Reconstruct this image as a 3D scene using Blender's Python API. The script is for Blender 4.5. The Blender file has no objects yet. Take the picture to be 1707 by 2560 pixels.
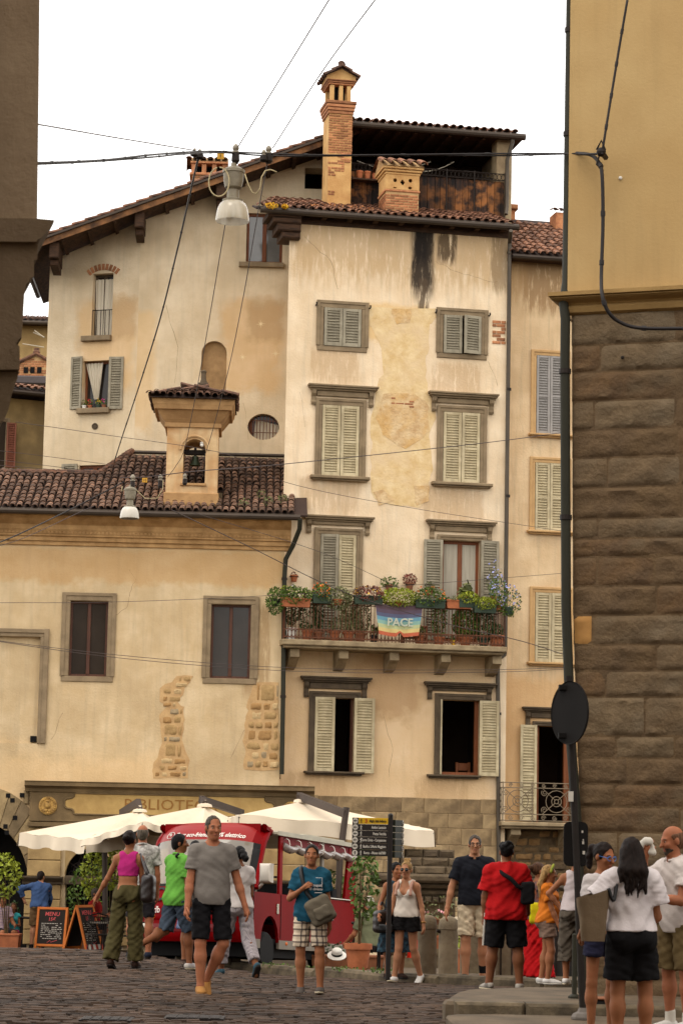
import bpy,bmesh,math,random
import numpy as np
from mathutils import Vector,Matrix,noise as mnoise
random.seed(7)
RN=np.random.RandomState(7)
sc=bpy.context.scene
COL=sc.collection
PI=math.pi
# ------------------------------------------------------------------ camera, sky, sun, exposure
FPX,PW,PH=6200.0,1707.0,2560.0
PITCH=math.atan(850.0/FPX)
ROLL=0.02
_f=Vector((0,math.cos(PITCH),math.sin(PITCH)))
_u0=Vector((0,-math.sin(PITCH),math.cos(PITCH)))
_r0=Vector((1,0,0))
_r=_r0*math.cos(ROLL)+_u0*math.sin(ROLL)
_u=_u0*math.cos(ROLL)-_r0*math.sin(ROLL)
cam=bpy.data.cameras.new('camera')
camo=bpy.data.objects.new('camera',cam)
COL.objects.link(camo)
camo.matrix_world=Matrix(((_r.x,_u.x,-_f.x,0),(_r.y,_u.y,-_f.y,0),(_r.z,_u.z,-_f.z,0),(0,0,0,1)))
cam.sensor_fit='VERTICAL'
cam.sensor_height=36.0
cam.sensor_width=24.0
cam.lens=36.0*FPX/PH
cam.clip_start=0.5
cam.clip_end=2500
cam.dof.use_dof=True
cam.dof.focus_distance=48.0
cam.dof.aperture_fstop=9.0
sc.camera=camo

SUN_EL,SUN_AZ=math.radians(62),math.radians(215)
world=bpy.data.worlds.new("World")
sc.world=world
world.use_nodes=True
wn=world.node_tree
wn.nodes.clear()
sky=wn.nodes.new('ShaderNodeTexSky')
sky.sky_type='NISHITA'
sky.sun_disc=False
sky.sun_elevation=SUN_EL
sky.sun_rotation=SUN_AZ
b1=wn.nodes.new('ShaderNodeBackground')
b1.inputs['Strength'].default_value=0.05
b2=wn.nodes.new('ShaderNodeBackground')          # closed white cloud cover
b2.inputs['Color'].default_value=(1.0,0.95,0.875,1)
b2.inputs['Strength'].default_value=1.5
ad=wn.nodes.new('ShaderNodeAddShader')
wo=wn.nodes.new('ShaderNodeOutputWorld')
wn.links.new(sky.outputs[0],b1.inputs[0])
wn.links.new(b1.outputs[0],ad.inputs[0])
wn.links.new(b2.outputs[0],ad.inputs[1])
wn.links.new(ad.outputs[0],wo.inputs['Surface'])
sun=bpy.data.lights.new('sun','SUN')
sun.energy=0.7
sun.angle=math.radians(25)
sun.color=(1.0,0.93,0.82)
suno=bpy.data.objects.new('sun',sun)
COL.objects.link(suno)
suno.rotation_euler=(PI/2-SUN_EL,0,math.radians(-35))
suno.location=(-10,-20,60)
sc.view_settings.view_transform='Standard'
sc.view_settings.look='None'
sc.view_settings.exposure=0.3
sc.view_settings.gamma=1.0
sc.view_settings.use_curve_mapping=False
sc.render.engine='CYCLES'
sc.cycles.max_bounces=6
sc.cycles.diffuse_bounces=2
sc.cycles.glossy_bounces=3
sc.cycles.transmission_bounces=4
sc.cycles.transparent_max_bounces=6

# ------------------------------------------------------------------ picture point -> place
SF=PW/1568.0
def ray(px,py):
 d=_f*FPX+_r*(px-PW/2)+_u*(PH/2-py)
 return d/d.y
def at(px,py,D):
 return ray(px,py)*D
def lerp(a,b,t):return a+(b-a)*t
def sstep(t):
 t=max(0.0,min(1.0,t)); return t*t*(3-2*t)
_L=([-10,24.5,31,37,39,56,60,400],[-1.45,-1.45,-1.50,-1.52,-1.60,-2.36,-2.5,-2.6])
_R=([-10,21,22.7,24.5,27,29.3,33,34,37,43,60,400],[-1.47,-1.48,-1.51,-1.54,-1.59,-1.63,-1.757,-1.79,-1.86,-2.1,-2.6,-2.7])
def ground(x,y):
 q=max(0.0,min(1.0,(y-27)/9.0))
 x0,x1=lerp(-2,-4,q),lerp(1,-0.5,q)
 t=sstep((x-x0)/(x1-x0))
 return lerp(float(np.interp(y,*_L)),float(np.interp(y,*_R)),t)
def onground(px,py,dz=0.0):
 d=ray(px,py)
 D=15.0
 while D<80:
  p=d*D
  if p.z<=ground(p.x,p.y)+dz:return p
  D += 0.03
 return d*D

# ------------------------------------------------------------------ materials
def srgb(r,g,b):
 f=lambda c:(c/255/12.92) if c/255<=0.04045 else ((c/255+0.055)/1.055)**2.4
 return (f(r),f(g),f(b))
MATS={}
class NT:
 def __init__(s,m):
  s.t=m.node_tree; s.n=s.t.nodes; s.l=s.t.links
 def node(s,typ,**kw):
  n=s.n.new(typ)
  for k,v in kw.items():setattr(n,k,v)
  return n
 def put(s,n,i,v):
  if hasattr(v,'links'):s.l.new(v,n.inputs[i])
  else:n.inputs[i].default_value=v
 def math(s,op,a,b=0.0,clamp=False):
  n=s.node('ShaderNodeMath',operation=op,use_clamp=clamp)
  s.put(n,0,a); s.put(n,1,b); return n.outputs[0]
 def noise(s,vec,scale,detail=5,rough=.6):
  n=s.node('ShaderNodeTexNoise')
  s.l.new(vec,n.inputs['Vector'])
  n.inputs['Scale'].default_value=scale; n.inputs['Detail'].default_value=detail; n.inputs['Roughness'].default_value=rough
  return n.outputs['Fac']
 def rng(s,v,a,b,c=0.0,d=1.0):
  n=s.node('ShaderNodeMapRange')
  s.put(n,0,v)
  for i,q in enumerate((a,b,c,d)):n.inputs[i+1].default_value=q
  return n.outputs[0]
 def mix(s,fac,a,b,typ='MIX'):
  n=s.node('ShaderNodeMix',data_type='RGBA',blend_type=typ)
  s.put(n,0,fac)
  s.put(n,6,a if hasattr(a,'links') else (*a[:3],1)); s.put(n,7,b if hasattr(b,'links') else (*b[:3],1))
  return n.outputs[2]
 def scaled(s,vec,v3):
  n=s.node('ShaderNodeVectorMath',operation='MULTIPLY')
  s.l.new(vec,n.inputs[0]); n.inputs[1].default_value=v3; return n.outputs[0]
def mat(name,c,r=.8,metal=0.0,c2=None,ns=3.0,amt=.5,bs=0,bump=.2,rnd=0,isl=0,spec=.3,streak=0,sc2=None,masks=(),stretch=None,alpha=1,trans=0,sss=0,coat=0,plaid=None):
 if name in MATS:return MATS[name]
 m=bpy.data.materials.new(name); m.use_nodes=True
 T=NT(m); P=T.n['Principled BSDF']
 tc=T.node('ShaderNodeTexCoord').outputs['Object']
 v=T.scaled(tc,stretch) if stretch else tc
 c2=c2 or tuple(x*.62 for x in c)
 f=T.rng(T.noise(v,ns),.36,.64)
 col=T.mix(T.math('MULTIPLY',f,amt),c,c2)
 if sc2:                                           # second, larger patchiness: (scale, colour, amount)
  g=T.rng(T.noise(tc,sc2[0],3),.45,.62)
  col=T.mix(T.math('MULTIPLY',g,sc2[2]),col,sc2[1])
 if streak:
  g=T.rng(T.noise(T.scaled(tc,(3.0,3.0,.22)),2.2,4),.5,.72)
  col=T.mix(T.math('MULTIPLY',g,streak),col,tuple(x*.55 for x in c))
 if plaid:
  sx=T.node('ShaderNodeSeparateXYZ'); T.l.new(tc,sx.inputs[0])
  s0=T.math('ADD',sx.outputs[0],sx.outputs[1])
  k1=T.math('GREATER_THAN',T.math('PINGPONG',s0,plaid[0]),plaid[0]*.72)
  k2=T.math('GREATER_THAN',T.math('PINGPONG',sx.outputs[2],plaid[0]),plaid[0]*(.72 if plaid[2] else 2))
  col=T.mix(T.math('MULTIPLY',k1,.75),col,plaid[1])
  col=T.mix(T.math('MULTIPLY',k2,.75),col,plaid[1])
 if masks:
  sx=T.node('ShaderNodeSeparateXYZ'); T.l.new(tc,sx.inputs[0])
  wob=T.noise(tc,1.6,5,.65)
  wob2=T.noise(T.scaled(tc,(5,5,.5)),1.5,5,.65)
  brk=T.rng(T.noise(T.scaled(tc,(6,6,.9)),1.7,6,.7),.36,.58)
  brk2=T.rng(T.noise(tc,1.3,6,.7),.38,.56)
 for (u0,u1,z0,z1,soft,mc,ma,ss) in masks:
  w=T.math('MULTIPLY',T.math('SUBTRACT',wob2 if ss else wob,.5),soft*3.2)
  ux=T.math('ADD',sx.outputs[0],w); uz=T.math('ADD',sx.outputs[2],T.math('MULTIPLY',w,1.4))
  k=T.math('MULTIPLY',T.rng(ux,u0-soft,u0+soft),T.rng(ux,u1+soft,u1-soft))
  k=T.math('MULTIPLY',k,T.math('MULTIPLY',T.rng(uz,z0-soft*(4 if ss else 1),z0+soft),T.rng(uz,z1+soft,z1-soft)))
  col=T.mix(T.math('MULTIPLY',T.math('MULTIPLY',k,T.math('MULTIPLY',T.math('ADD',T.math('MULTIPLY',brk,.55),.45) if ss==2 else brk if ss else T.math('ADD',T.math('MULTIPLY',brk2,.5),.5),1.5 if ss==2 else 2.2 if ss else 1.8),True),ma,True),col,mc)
 if rnd:
  o=T.node('ShaderNodeObjectInfo').outputs['Random']
  col=T.mix(1.0,col,T.rng(o,0,1,1-rnd,1+rnd),'MULTIPLY')
 if isl:
  o=T.node('ShaderNodeNewGeometry').outputs['Random Per Island']
  col=T.mix(1.0,col,T.rng(o,0,1,1-isl,1+isl),'MULTIPLY')
 T.l.new(col,P.inputs['Base Color'])
 P.inputs['Roughness'].default_value=r
 P.inputs['Metallic'].default_value=metal
 P.inputs['Specular IOR Level'].default_value=spec
 P.inputs['Alpha'].default_value=alpha
 P.inputs['Transmission Weight'].default_value=trans
 P.inputs['Coat Weight'].default_value=coat
 if sss:
  P.inputs['Subsurface Weight'].default_value=sss
  P.inputs['Subsurface Radius'].default_value=(.012,.005,.003)
 if bs:
  b=T.node('ShaderNodeBump'); b.inputs['Strength'].default_value=bump; b.inputs['Distance'].default_value=.03
  T.l.new(T.noise(v,bs,6,.65),b.inputs['Height']); T.l.new(b.outputs[0],P.inputs['Normal'])
 MATS[name]=m
 return m
C=srgb
# ------------------------------------------------------------------ mesh building
class MB:
 def __init__(s):s.v=[]; s.f=[]; s.m=[]
 def add(s,vs,fs,mi=0,M=None):
  o=len(s.v)
  s.v += [tuple(M@Vector(p)) if M is not None else tuple(p) for p in vs]
  s.f += [tuple(i+o for i in q) for q in fs]
  s.m += [mi]*len(fs)
  return s
 def box(s,x0,x1,y0,y1,z0,z1,mi=0,M=None):
  return s.add([(x0,y0,z0),(x1,y0,z0),(x1,y1,z0),(x0,y1,z0),(x0,y0,z1),(x1,y0,z1),(x1,y1,z1),(x0,y1,z1)],
                     [(0,3,2,1),(4,5,6,7),(0,1,5,4),(1,2,6,5),(2,3,7,6),(3,0,4,7)],mi,M)
 def cbox(s,x0,x1,y0,y1,z0,z1,c=.01,mi=0,M=None,jit=0):
  j=lambda:random.uniform(-jit,jit)
  vs=[(x0,y1,z0),(x1,y1,z0),(x1,y1,z1),(x0,y1,z1),
              (x0,y0+c,z0),(x1,y0+c,z0),(x1,y0+c,z1),(x0,y0+c,z1),
              (x0+c+abs(j()),y0+j(),z0+c+abs(j())),(x1-c-abs(j()),y0+j(),z0+c+abs(j())),(x1-c-abs(j()),y0+j(),z1-c-abs(j())),(x0+c+abs(j()),y0+j(),z1-c-abs(j()))]
  return s.add(vs,[(0,3,2,1),(0,1,5,4),(1,2,6,5),(2,3,7,6),(3,0,4,7),(4,5,9,8),(5,6,10,9),(6,7,11,10),(7,4,8,11),(8,9,10,11)],mi,M)
 def tube(s,pts,r,n=6,r2=None,mi=0,closed=False,M=None):
  P=[Vector(p) for p in pts]; k=len(P); vs=[]
  up=None
  for i,p in enumerate(P):
   if closed:d=P[(i+1)%k]-P[i-1]
   else:d=P[min(i+1,k-1)]-P[max(i-1,0)]
   d=d.normalized() if d.length>1e-9 else Vector((0,0,1))
   if up is None or abs(up.dot(d))>.95:
    up=Vector((0,0,1)) if abs(d.z)<.9 else Vector((1,0,0))
   a=d.cross(up).normalized(); b=a.cross(d); up=b
   rr=r if r2 is None else lerp(r,r2,i/max(1,k-1))
   if isinstance(r,(list,tuple)):rr=r[i]
   vs += [p+a*rr*math.cos(2*PI*j/n)+b*rr*math.sin(2*PI*j/n) for j in range(n)]
  fs=[]
  for i in range(k if closed else k-1):
   for j in range(n):
    a0,a1=i*n+j,i*n+(j+1)%n
    b0,b1=((i+1)%k)*n+j,((i+1)%k)*n+(j+1)%n
    fs.append((a0,b0,b1,a1))
  if not closed:
   fs.append(tuple(range(n))); fs.append(tuple(reversed(range((k-1)*n,k*n))))
  return s.add(vs,fs,mi,M)
 def lathe(s,prof,n=16,c=(0,0,0),mi=0,M=None,sx=1,sy=1):
  vs=[]; fs=[]
  for (r,z) in prof:
   vs += [(c[0]+r*sx*math.cos(2*PI*j/n),c[1]+r*sy*math.sin(2*PI*j/n),c[2]+z) for j in range(n)]
  for i in range(len(prof)-1):
   for j in range(n):
    fs.append((i*n+j,i*n+(j+1)%n,(i+1)*n+(j+1)%n,(i+1)*n+j))
  fs.append(tuple(reversed(range(n)))); fs.append(tuple(range((len(prof)-1)*n,len(prof)*n)))
  return s.add(vs,fs,mi,M)
 def ball(s,c,r,n=10,m=7,mi=0,M=None):
  rx,ry,rz=r if isinstance(r,(tuple,list)) else (r,r,r)
  vs=[(c[0],c[1],c[2]+rz)]
  for i in range(1,m):
   t=PI*i/m
   vs += [(c[0]+rx*math.sin(t)*math.cos(2*PI*j/n),c[1]+ry*math.sin(t)*math.sin(2*PI*j/n),c[2]+rz*math.cos(t)) for j in range(n)]
  vs.append((c[0],c[1],c[2]-rz))
  fs=[(0,1+j,1+(j+1)%n) for j in range(n)]
  for i in range(m-2):
   for j in range(n):
    a=1+i*n
    fs.append((a+j,a+n+j,a+n+(j+1)%n,a+(j+1)%n))
  a=1+(m-2)*n
  fs += [(a+j,len(vs)-1,a+(j+1)%n) for j in range(n)]
  return s.add(vs,fs,mi,M)
 def prism(s,poly,y0,y1,mi=0,M=None,axis='y'):
  n=len(poly)
  mk={'y':lambda a,b,t:(a,t,b),'x':lambda a,b,t:(t,a,b),'z':lambda a,b,t:(a,b,t)}[axis]
  vs=[mk(a,b,y0) for a,b in poly]+[mk(a,b,y1) for a,b in poly]
  fs=[tuple(range(n)),tuple(reversed(range(n,2*n)))]+[(i,i+n,(i+1)%n+n,(i+1)%n) for i in range(n)]
  return s.add(vs,fs,mi,M)
 def grid(s,fn,nu,nv,mi=0):
  vs=[fn(i/nu,j/nv) for j in range(nv+1) for i in range(nu+1)]
  fs=[(j*(nu+1)+i,j*(nu+1)+i+1,(j+1)*(nu+1)+i+1,(j+1)*(nu+1)+i) for j in range(nv) for i in range(nu)]
  return s.add(vs,fs,mi)
 def mesh(s,name,mats,smooth=False,fix=True):
  me=bpy.data.meshes.new(name)
  me.from_pydata(s.v,[],s.f)
  for m in (mats if isinstance(mats,(list,tuple)) else [mats]):me.materials.append(m)
  if len(me.materials)>1:me.polygons.foreach_set('material_index',s.m)
  if fix:
   b=bmesh.new(); b.from_mesh(me); bmesh.ops.recalc_face_normals(b,faces=b.faces); b.to_mesh(me); b.free()
  if smooth is True:me.polygons.foreach_set('use_smooth',[True]*len(me.polygons))
  elif smooth:
   me.polygons.foreach_set('use_smooth',[True]*len(me.polygons)); me.set_sharp_from_angle(angle=math.radians(smooth))
  me.update()
  return me
 def build(s,name,mats,parent=None,smooth=False,loc=None,kind=None,fix=True):
  return link(name,s.mesh(name,mats,smooth,fix),parent,loc=loc,kind=kind)
def link(name,me,parent=None,loc=None,M=None,kind=None):
 o=bpy.data.objects.new(name,me)
 COL.objects.link(o)
 if parent is not None:o.parent=parent
 if M is not None:o.matrix_basis=M
 if loc is not None:o.location=loc
 if kind:o['kind']=kind
 return o
def tag(o,label,cat,group=None):
 o['label']=label; o['category']=cat
 if group:o['group']=group
 return o
def thing(name,label,cat,loc=(0,0,0),rz=0.0,group=None,rot=None):
 o=bpy.data.objects.new(name,None)
 o.empty_display_size=.2
 COL.objects.link(o)
 o.location=loc
 o.rotation_euler=rot if rot else (0,0,rz)
 return tag(o,label,cat,group)
def struct(o):o['kind']='structure'; return o
def text(name,body,size,m,parent,M,align='CENTER',ext=.004,font_sx=1.0,bold=0.0,shear=0.0):
 cu=bpy.data.curves.new(name,'FONT')
 cu.body=body; cu.size=size; cu.extrude=ext; cu.align_x=align; cu.align_y='CENTER'; cu.resolution_u=2
 cu.offset=bold; cu.shear=shear
 t=bpy.data.objects.new(name,cu); COL.objects.link(t)
 dg=bpy.context.evaluated_depsgraph_get()
 me=bpy.data.meshes.new_from_object(t.evaluated_get(dg))
 bpy.data.objects.remove(t)
 me.materials.clear(); me.materials.append(m)
 return link(name,me,parent,M=M@Matrix.Diagonal((font_sx,1,1,1)))
VERT=Matrix(((1,0,0,0),(0,0,-1,0),(0,1,0,0),(0,0,0,1)))     # text stands in the xz plane facing -y
class Fac:
 """A facade: an upright plane through (x, y) turned by yaw; local x along the wall, -y out of it, z up."""
 def __init__(s,P,yaw,z0):
  s.P=Vector((P[0],P[1],0)); s.yaw=yaw; s.z0=z0
  s.U=Vector((math.cos(yaw),math.sin(yaw),0)); s.N=Vector((math.sin(yaw),-math.cos(yaw),0))
 def root(s,name,label,cat,group=None):
  s.o=thing(name,label,cat,(s.P.x,s.P.y,s.z0),s.yaw,group); return s.o
 def uz(s,x,y,out=0.0):                       # x, y in the 1568-wide picture
  d=ray(x*SF,y*SF)
  t=(s.P+s.N*out).dot(s.N)/d.dot(s.N)
  p=d*t
  return (p-s.P).dot(s.U),p.z-s.z0
 def r(s,x0,y0,x1,y1,out=0.0):
  xm,ym=(x0+x1)/2,(y0+y1)/2
  return s.uz(x0,ym,out)[0],s.uz(x1,ym,out)[0],s.uz(xm,y1,out)[1],s.uz(xm,y0,out)[1]
 def W(s,u,out,z):
  return s.P+s.U*u+s.N*out+Vector((0,0,z+s.z0))
def wall_mb(u0,u1,z0,z1,holes,depth=.25,y=0.0,mb=None,step=99):
 mb=mb or MB()
 def cuts(a,b,l):
  e=sorted({round(min(max(q,a),b),5) for q in [a,b]+l}); out=[e[0]]
  for q in e[1:]:
   k=max(1,int((q-out[-1])/step)); p0=out[-1]
   out += [p0+(q-p0)*(i+1)/k for i in range(k)]
  return out
 us=cuts(u0,u1,[h[0] for h in holes]+[h[1] for h in holes])
 zs=cuts(z0,z1,[h[2] for h in holes]+[h[3] for h in holes])
 for i in range(len(us)-1):
  for j in range(len(zs)-1):
   a,b,c,d=us[i],us[i+1],zs[j],zs[j+1]
   mu,mz=(a+b)/2,(c+d)/2
   if any(h[0]<mu<h[1] and h[2]<mz<h[3] for h in holes):continue
   mb.add([(a,y,c),(b,y,c),(b,y,d),(a,y,d)],[(0,1,2,3)])
 for h in holes:
  a,b,c,d=h[:4]; e=y+(h[4] if len(h)>4 else depth)
  mb.add([(a,y,c),(b,y,c),(b,y,d),(a,y,d),(a,e,c),(b,e,c),(b,e,d),(a,e,d)],[(0,4,5,1),(1,5,6,2),(2,6,7,3),(3,7,4,0)])
 return mb
def weld(o):
 b=bmesh.new(); b.from_mesh(o.data); bmesh.ops.remove_doubles(b,verts=b.verts,dist=1e-4)
 bmesh.ops.recalc_face_normals(b,faces=b.faces); b.to_mesh(b and o.data); b.free(); return o
# ------------------------------------------------------------------ materials used all over
M_tile=mat('roof_tile',C(134,92,68),.88,c2=C(70,52,43),ns=9,amt=.9,rnd=.45,isl=.45,bs=60,bump=.3,sc2=(1.2,C(70,54,46),.6))
M_tiledk=mat('roof_tile_old',C(112,80,62),.88,c2=C(66,52,45),ns=9,amt=.95,rnd=.5,isl=.5,bs=60,bump=.3,sc2=(1.2,C(58,46,40),.6))
M_bed=mat('roof_bed',C(60,44,36),.9)
M_brick=mat('brick',C(178,124,84),.88,c2=C(146,92,62),ns=8,amt=.9,rnd=.35,isl=.35,bs=40,bump=.4)
M_mort=mat('mortar',C(196,160,112),.9,c2=C(150,114,76),ns=5,bs=50,bump=.3)
M_plas=mat('chimney_plaster',C(214,172,112),.9,c2=C(176,126,74),ns=2.5,amt=.7,bs=30,bump=.3)
M_trim=mat('window_stone',C(142,122,94),.85,c2=C(104,87,65),ns=3,amt=.6,bs=35,bump=.25)
M_trimdk=mat('window_stone_dark',C(92,77,58),.85,c2=C(60,49,38),ns=3,amt=.7,bs=35,bump=.3)
M_shcream=mat('shutter_cream',C(202,186,150),.65,c2=C(172,156,120),ns=3,amt=.7,streak=.5,sc2=(1.5,C(150,132,100),.5))
M_shgrey=mat('shutter_grey',C(158,148,126),.65,c2=C(130,120,100),ns=3,amt=.7,streak=.5,sc2=(1.5,C(118,108,88),.5))
M_shblue=mat('shutter_bluegrey',C(158,152,146),.65,c2=C(128,122,116),ns=3,amt=.6)
M_shbrown=mat('shutter_redbrown',C(132,78,58),.7)
M_gutter=mat('gutter_metal',C(70,58,47),.5,metal=.4,c2=C(48,40,33),ns=2,spec=.4)
M_pipe=mat('downpipe_metal',C(84,74,62),.5,metal=.3,c2=C(58,52,44),ns=2)
M_pipegr=mat('downpipe_green',C(48,46,34),.65,c2=C(34,33,26),ns=2,spec=.2)
M_wood=mat('window_wood',C(128,72,36),.55,c2=C(92,48,24),ns=6,stretch=(8,8,.6),amt=.8)
M_wooddk=mat('window_wood_dark',C(86,50,32),.5,c2=C(58,34,24),ns=6,stretch=(8,8,.6),amt=.8)
M_beam=mat('roof_beam',C(78,54,36),.85,c2=C(46,32,22),ns=5,stretch=(1,1,6),amt=.9,bs=25,bump=.4)
M_plank=mat('balcony_plank',C(58,38,27),.85,c2=C(20,15,13),ns=3,stretch=(9,9,.7),amt=1,rnd=.6,bs=30,bump=.3,sc2=(3,C(176,112,56),.4))
M_glass=mat('window_glass',C(52,44,38),.1,c2=C(36,30,26),ns=1.5,spec=.3)
M_glasslt=mat('window_glass_light',C(120,116,110),.08,spec=.7)
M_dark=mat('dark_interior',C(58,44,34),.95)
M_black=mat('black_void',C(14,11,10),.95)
M_curt=mat('curtain_cloth',C(212,200,178),.9,c2=C(184,170,146),ns=5,stretch=(6,6,.3))
M_iron=mat('wrought_iron',C(44,36,31),.6,metal=.4)
M_rust=mat('rusty_iron',C(104,62,40),.75,c2=C(66,44,32),ns=10,metal=.1)
M_slab=mat('balcony_stone',C(160,140,108),.85,c2=C(112,94,70),ns=4,amt=.7,bs=30,bump=.3)
M_terra=mat('terracotta',C(176,104,66),.85,c2=C(138,80,52),ns=6,amt=.7)
M_terra2=mat('terracotta_brown',C(140,88,58),.85,c2=C(104,66,46),ns=6,amt=.7)
M_potgreen=mat('plastic_green',C(52,66,50),.6)
M_white=mat('white_paint',C(226,220,208),.6)
M_blackp=mat('black_paint',C(24,22,21),.45)
M_soil=mat('soil',C(56,42,32),.95)
def leafm(name,a,b):return mat(name,a,.6,c2=b,ns=4,amt=.8,isl=.45,spec=.3)
L_green=leafm('leaf_green',C(86,108,36),C(52,72,26))
L_dark=leafm('leaf_dark',C(62,82,36),C(40,56,28))
L_lime=leafm('leaf_lime',C(146,152,40),C(98,112,32))
L_olive=leafm('leaf_olive',C(110,112,66),C(76,80,48))
L_red=leafm('leaf_red',C(124,62,52),C(84,66,40))
F_org=leafm('flower_orange',C(226,116,30),C(200,84,24))
F_yel=leafm('flower_yellow',C(230,190,40),C(214,150,40))
F_blue=leafm('flower_blue',C(168,170,216),C(140,144,200))
F_pink=leafm('flower_pink',C(226,190,190),C(214,120,130))

# ------------------------------------------------------------------ roof tiles
def _tile_mesh(name,L,r,m,n=5):
 mb=MB(); vs=[]; th=.014
 for (y,rr,zz) in ((0,r,.03),(L,r*.82,0)):
  vs += [(rr*math.cos(PI*j/n),y,zz+rr*.85*math.sin(PI*j/n)) for j in range(n+1)]
 vs += [((r-th)*math.cos(PI*j/n),0,.03+(r-th)*.85*math.sin(PI*j/n)-.004) for j in range(n+1)]
 vs += [((r-th)*math.cos(PI*j/n),.14,.02+(r-th)*.82*math.sin(PI*j/n)-.004) for j in range(n+1)]
 k=n+1
 fs=[(j,j+1,k+j+1,k+j) for j in range(n)]+[(j,2*k+j,2*k+j+1,j+1) for j in range(n)]+[(2*k+j,3*k+j,3*k+j+1,2*k+j+1) for j in range(n)]
 mb.add(vs,fs)
 return mb.mesh(name,m,smooth=35)
def tile_roof(parent,p0,u,s,ncol,nrow,pitch=.2,run=.34,r=.085,m=None,single=300,keep=None,jit=.012,bed=True):
 """Rows of half-round tiles from the eave p0 along u, up the slope s (both unit, parent space)."""
 m=m or M_tile
 u,s,p0=Vector(u).normalized(),Vector(s).normalized(),Vector(p0)
 nrm=u.cross(s).normalized()
 if nrm.z<0:nrm=-nrm
 me=_tile_mesh('tile',run*1.25,r,m)
 base_v=[v.co.copy() for v in me.vertices]; base_f=[tuple(q.vertices) for q in me.polygons]
 rest=MB(); cnt=0
 for j in range(nrow):
  for i in range(ncol):
   a,b=i*pitch,j*run
   if keep and not keep(a,b):continue
   dx=random.uniform(-jit,jit)
   p=p0+u*(a+dx)+s*(b+random.uniform(-jit,jit))+nrm*(.03+random.uniform(-.006,.008))
   uu=(u+s*random.uniform(-.05,.05)+nrm*random.uniform(-.06,.06)).normalized()
   ss=(s-uu*s.dot(uu)+nrm*random.uniform(-.03,.03)).normalized(); nn=uu.cross(ss)
   if nn.z<0 and nrm.z>.2:nn=-nn
   M=Matrix(((uu.x,ss.x,nn.x,p.x),(uu.y,ss.y,nn.y,p.y),(uu.z,ss.z,nn.z,p.z),(0,0,0,1)))
   if cnt<single:link('roof_tile',me,parent,M=M); cnt += 1
   else:rest.add(base_v,base_f,0,M)
 if rest.v:rest.build('roof_tiles',m,parent,smooth=35,kind='stuff',fix=False)
 if bed:
  L=nrow*run+.1
  mb=MB()
  step=run*2
  cells=[]
  for j in range(int(math.ceil(L/step))):
   for i in range(int(math.ceil(ncol*pitch/.4))):
    if keep and not keep(i*.4+.2,j*step+step*.5):continue
    q=p0+u*(i*.4-.1)+s*(j*step)
    e=q+u*.4; f=s*step
    mb.add([q,e,e+f,q+f,q-nrm*.04,e-nrm*.04,e+f-nrm*.04,q+f-nrm*.04],[(0,1,2,3),(4,5,6,7),(0,1,5,4),(1,2,6,5),(2,3,7,6),(3,0,4,7)])
  if mb.v:mb.build('roof_bed',M_bed,parent)
# ------------------------------------------------------------------ shutters, surrounds, windows
_slat={}
class Slats:
 left=300
def shutter(parent,F,u0,u1,z0,z1,m,out=.03,ang=0.0,hinge='l',pitch=.064,tilt=32,broken=False):
 w=u1-u0; h=z1-z0; t=.035; st=min(.07,w*.17)
 M=Matrix.Translation((u0 if hinge=='l' else u1,-out,z0))@Matrix.Rotation(math.radians(ang)*(-1 if hinge=='l' else 1),4,'Z')
 x0=0 if hinge=='l' else-w
 f=MB()
 f.cbox(x0,x0+st,-t,0,0,h,.004); f.cbox(x0+w-st,x0+w,-t,0,0,h,.004)
 f.cbox(x0+st+.001,x0+w-st-.001,-t+.002,-.002,0,st*1.3,.004); f.cbox(x0+st+.001,x0+w-st-.001,-t+.002,-.002,h-st,h,.004)
 f.box(x0+st,x0+w-st,-.008,-.004,st,h-st)
 if h>1.3:f.cbox(x0+st+.001,x0+w-st-.001,-t+.002,-.002,h*.47,h*.47+st*.8,.004)
 o=link('shutter',f.mesh('shutter',m),parent,M=M)
 key=(round(w-2*st,3),m.name)
 if key not in _slat:
  b=MB(); q=w-2*st
  b.box(.002,q-.002,-.02,.02,-.004,.004)
  _slat[key]=b.mesh('slat',m)
 n=max(2,int((h-2.3*st)/pitch)); rest=MB()
 for i in range(n):
  z=st*1.3+(h-2.3*st)*(i+.5)/n
  if h>1.3 and abs(z-h*.47-st*.4)<st*.4:continue
  S=Matrix.Translation((x0+st,-t*.55,z))@Matrix.Rotation(math.radians(tilt+random.uniform(-7,7)),4,'X')
  if Slats.left>0:link('slat',_slat[key],o,M=S); Slats.left -= 1
  else:Slats.rest.add([v.co for v in _slat[key].vertices],[tuple(p.vertices) for p in _slat[key].polygons],0,M@S)
 return o
def slats_begin():Slats.left=300; Slats.rest=MB()
def slats_end(parent,m):
 if Slats.rest.v:Slats.rest.build('shutter_slats',m,parent,kind='stuff',fix=False)
def surround(parent,u0,u1,z0,z1,w=.13,m=None,out=.05,sill=True,inner=True,bottom=True):
 """Stone frame round the opening u0..u1, z0..z1."""
 m=m or M_trim
 b=MB()
 b.cbox(u0-w,u0,-out,.06,z0,z1,.01); b.cbox(u1,u1+w,-out,.06,z0,z1,.01)
 b.cbox(u0-w,u1+w,-out,.06,z1+.001,z1+w,.01)
 if bottom:b.cbox(u0-w,u1+w,-out-.004,.06,z0-w*.8,z0-.001,.01)
 b.cbox(u0-w-.03,u0-w*.6,-out-.02,-out+.01,z0,z1+w,.008); b.cbox(u1+w*.6,u1+w+.03,-out-.02,-out+.01,z0,z1+w,.008)
 b.cbox(u0-w-.03,u1+w+.03,-out-.021,-out+.01,z1+w*.7,z1+w+.03,.008)
 return b.build('window_surround',m,parent)
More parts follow.
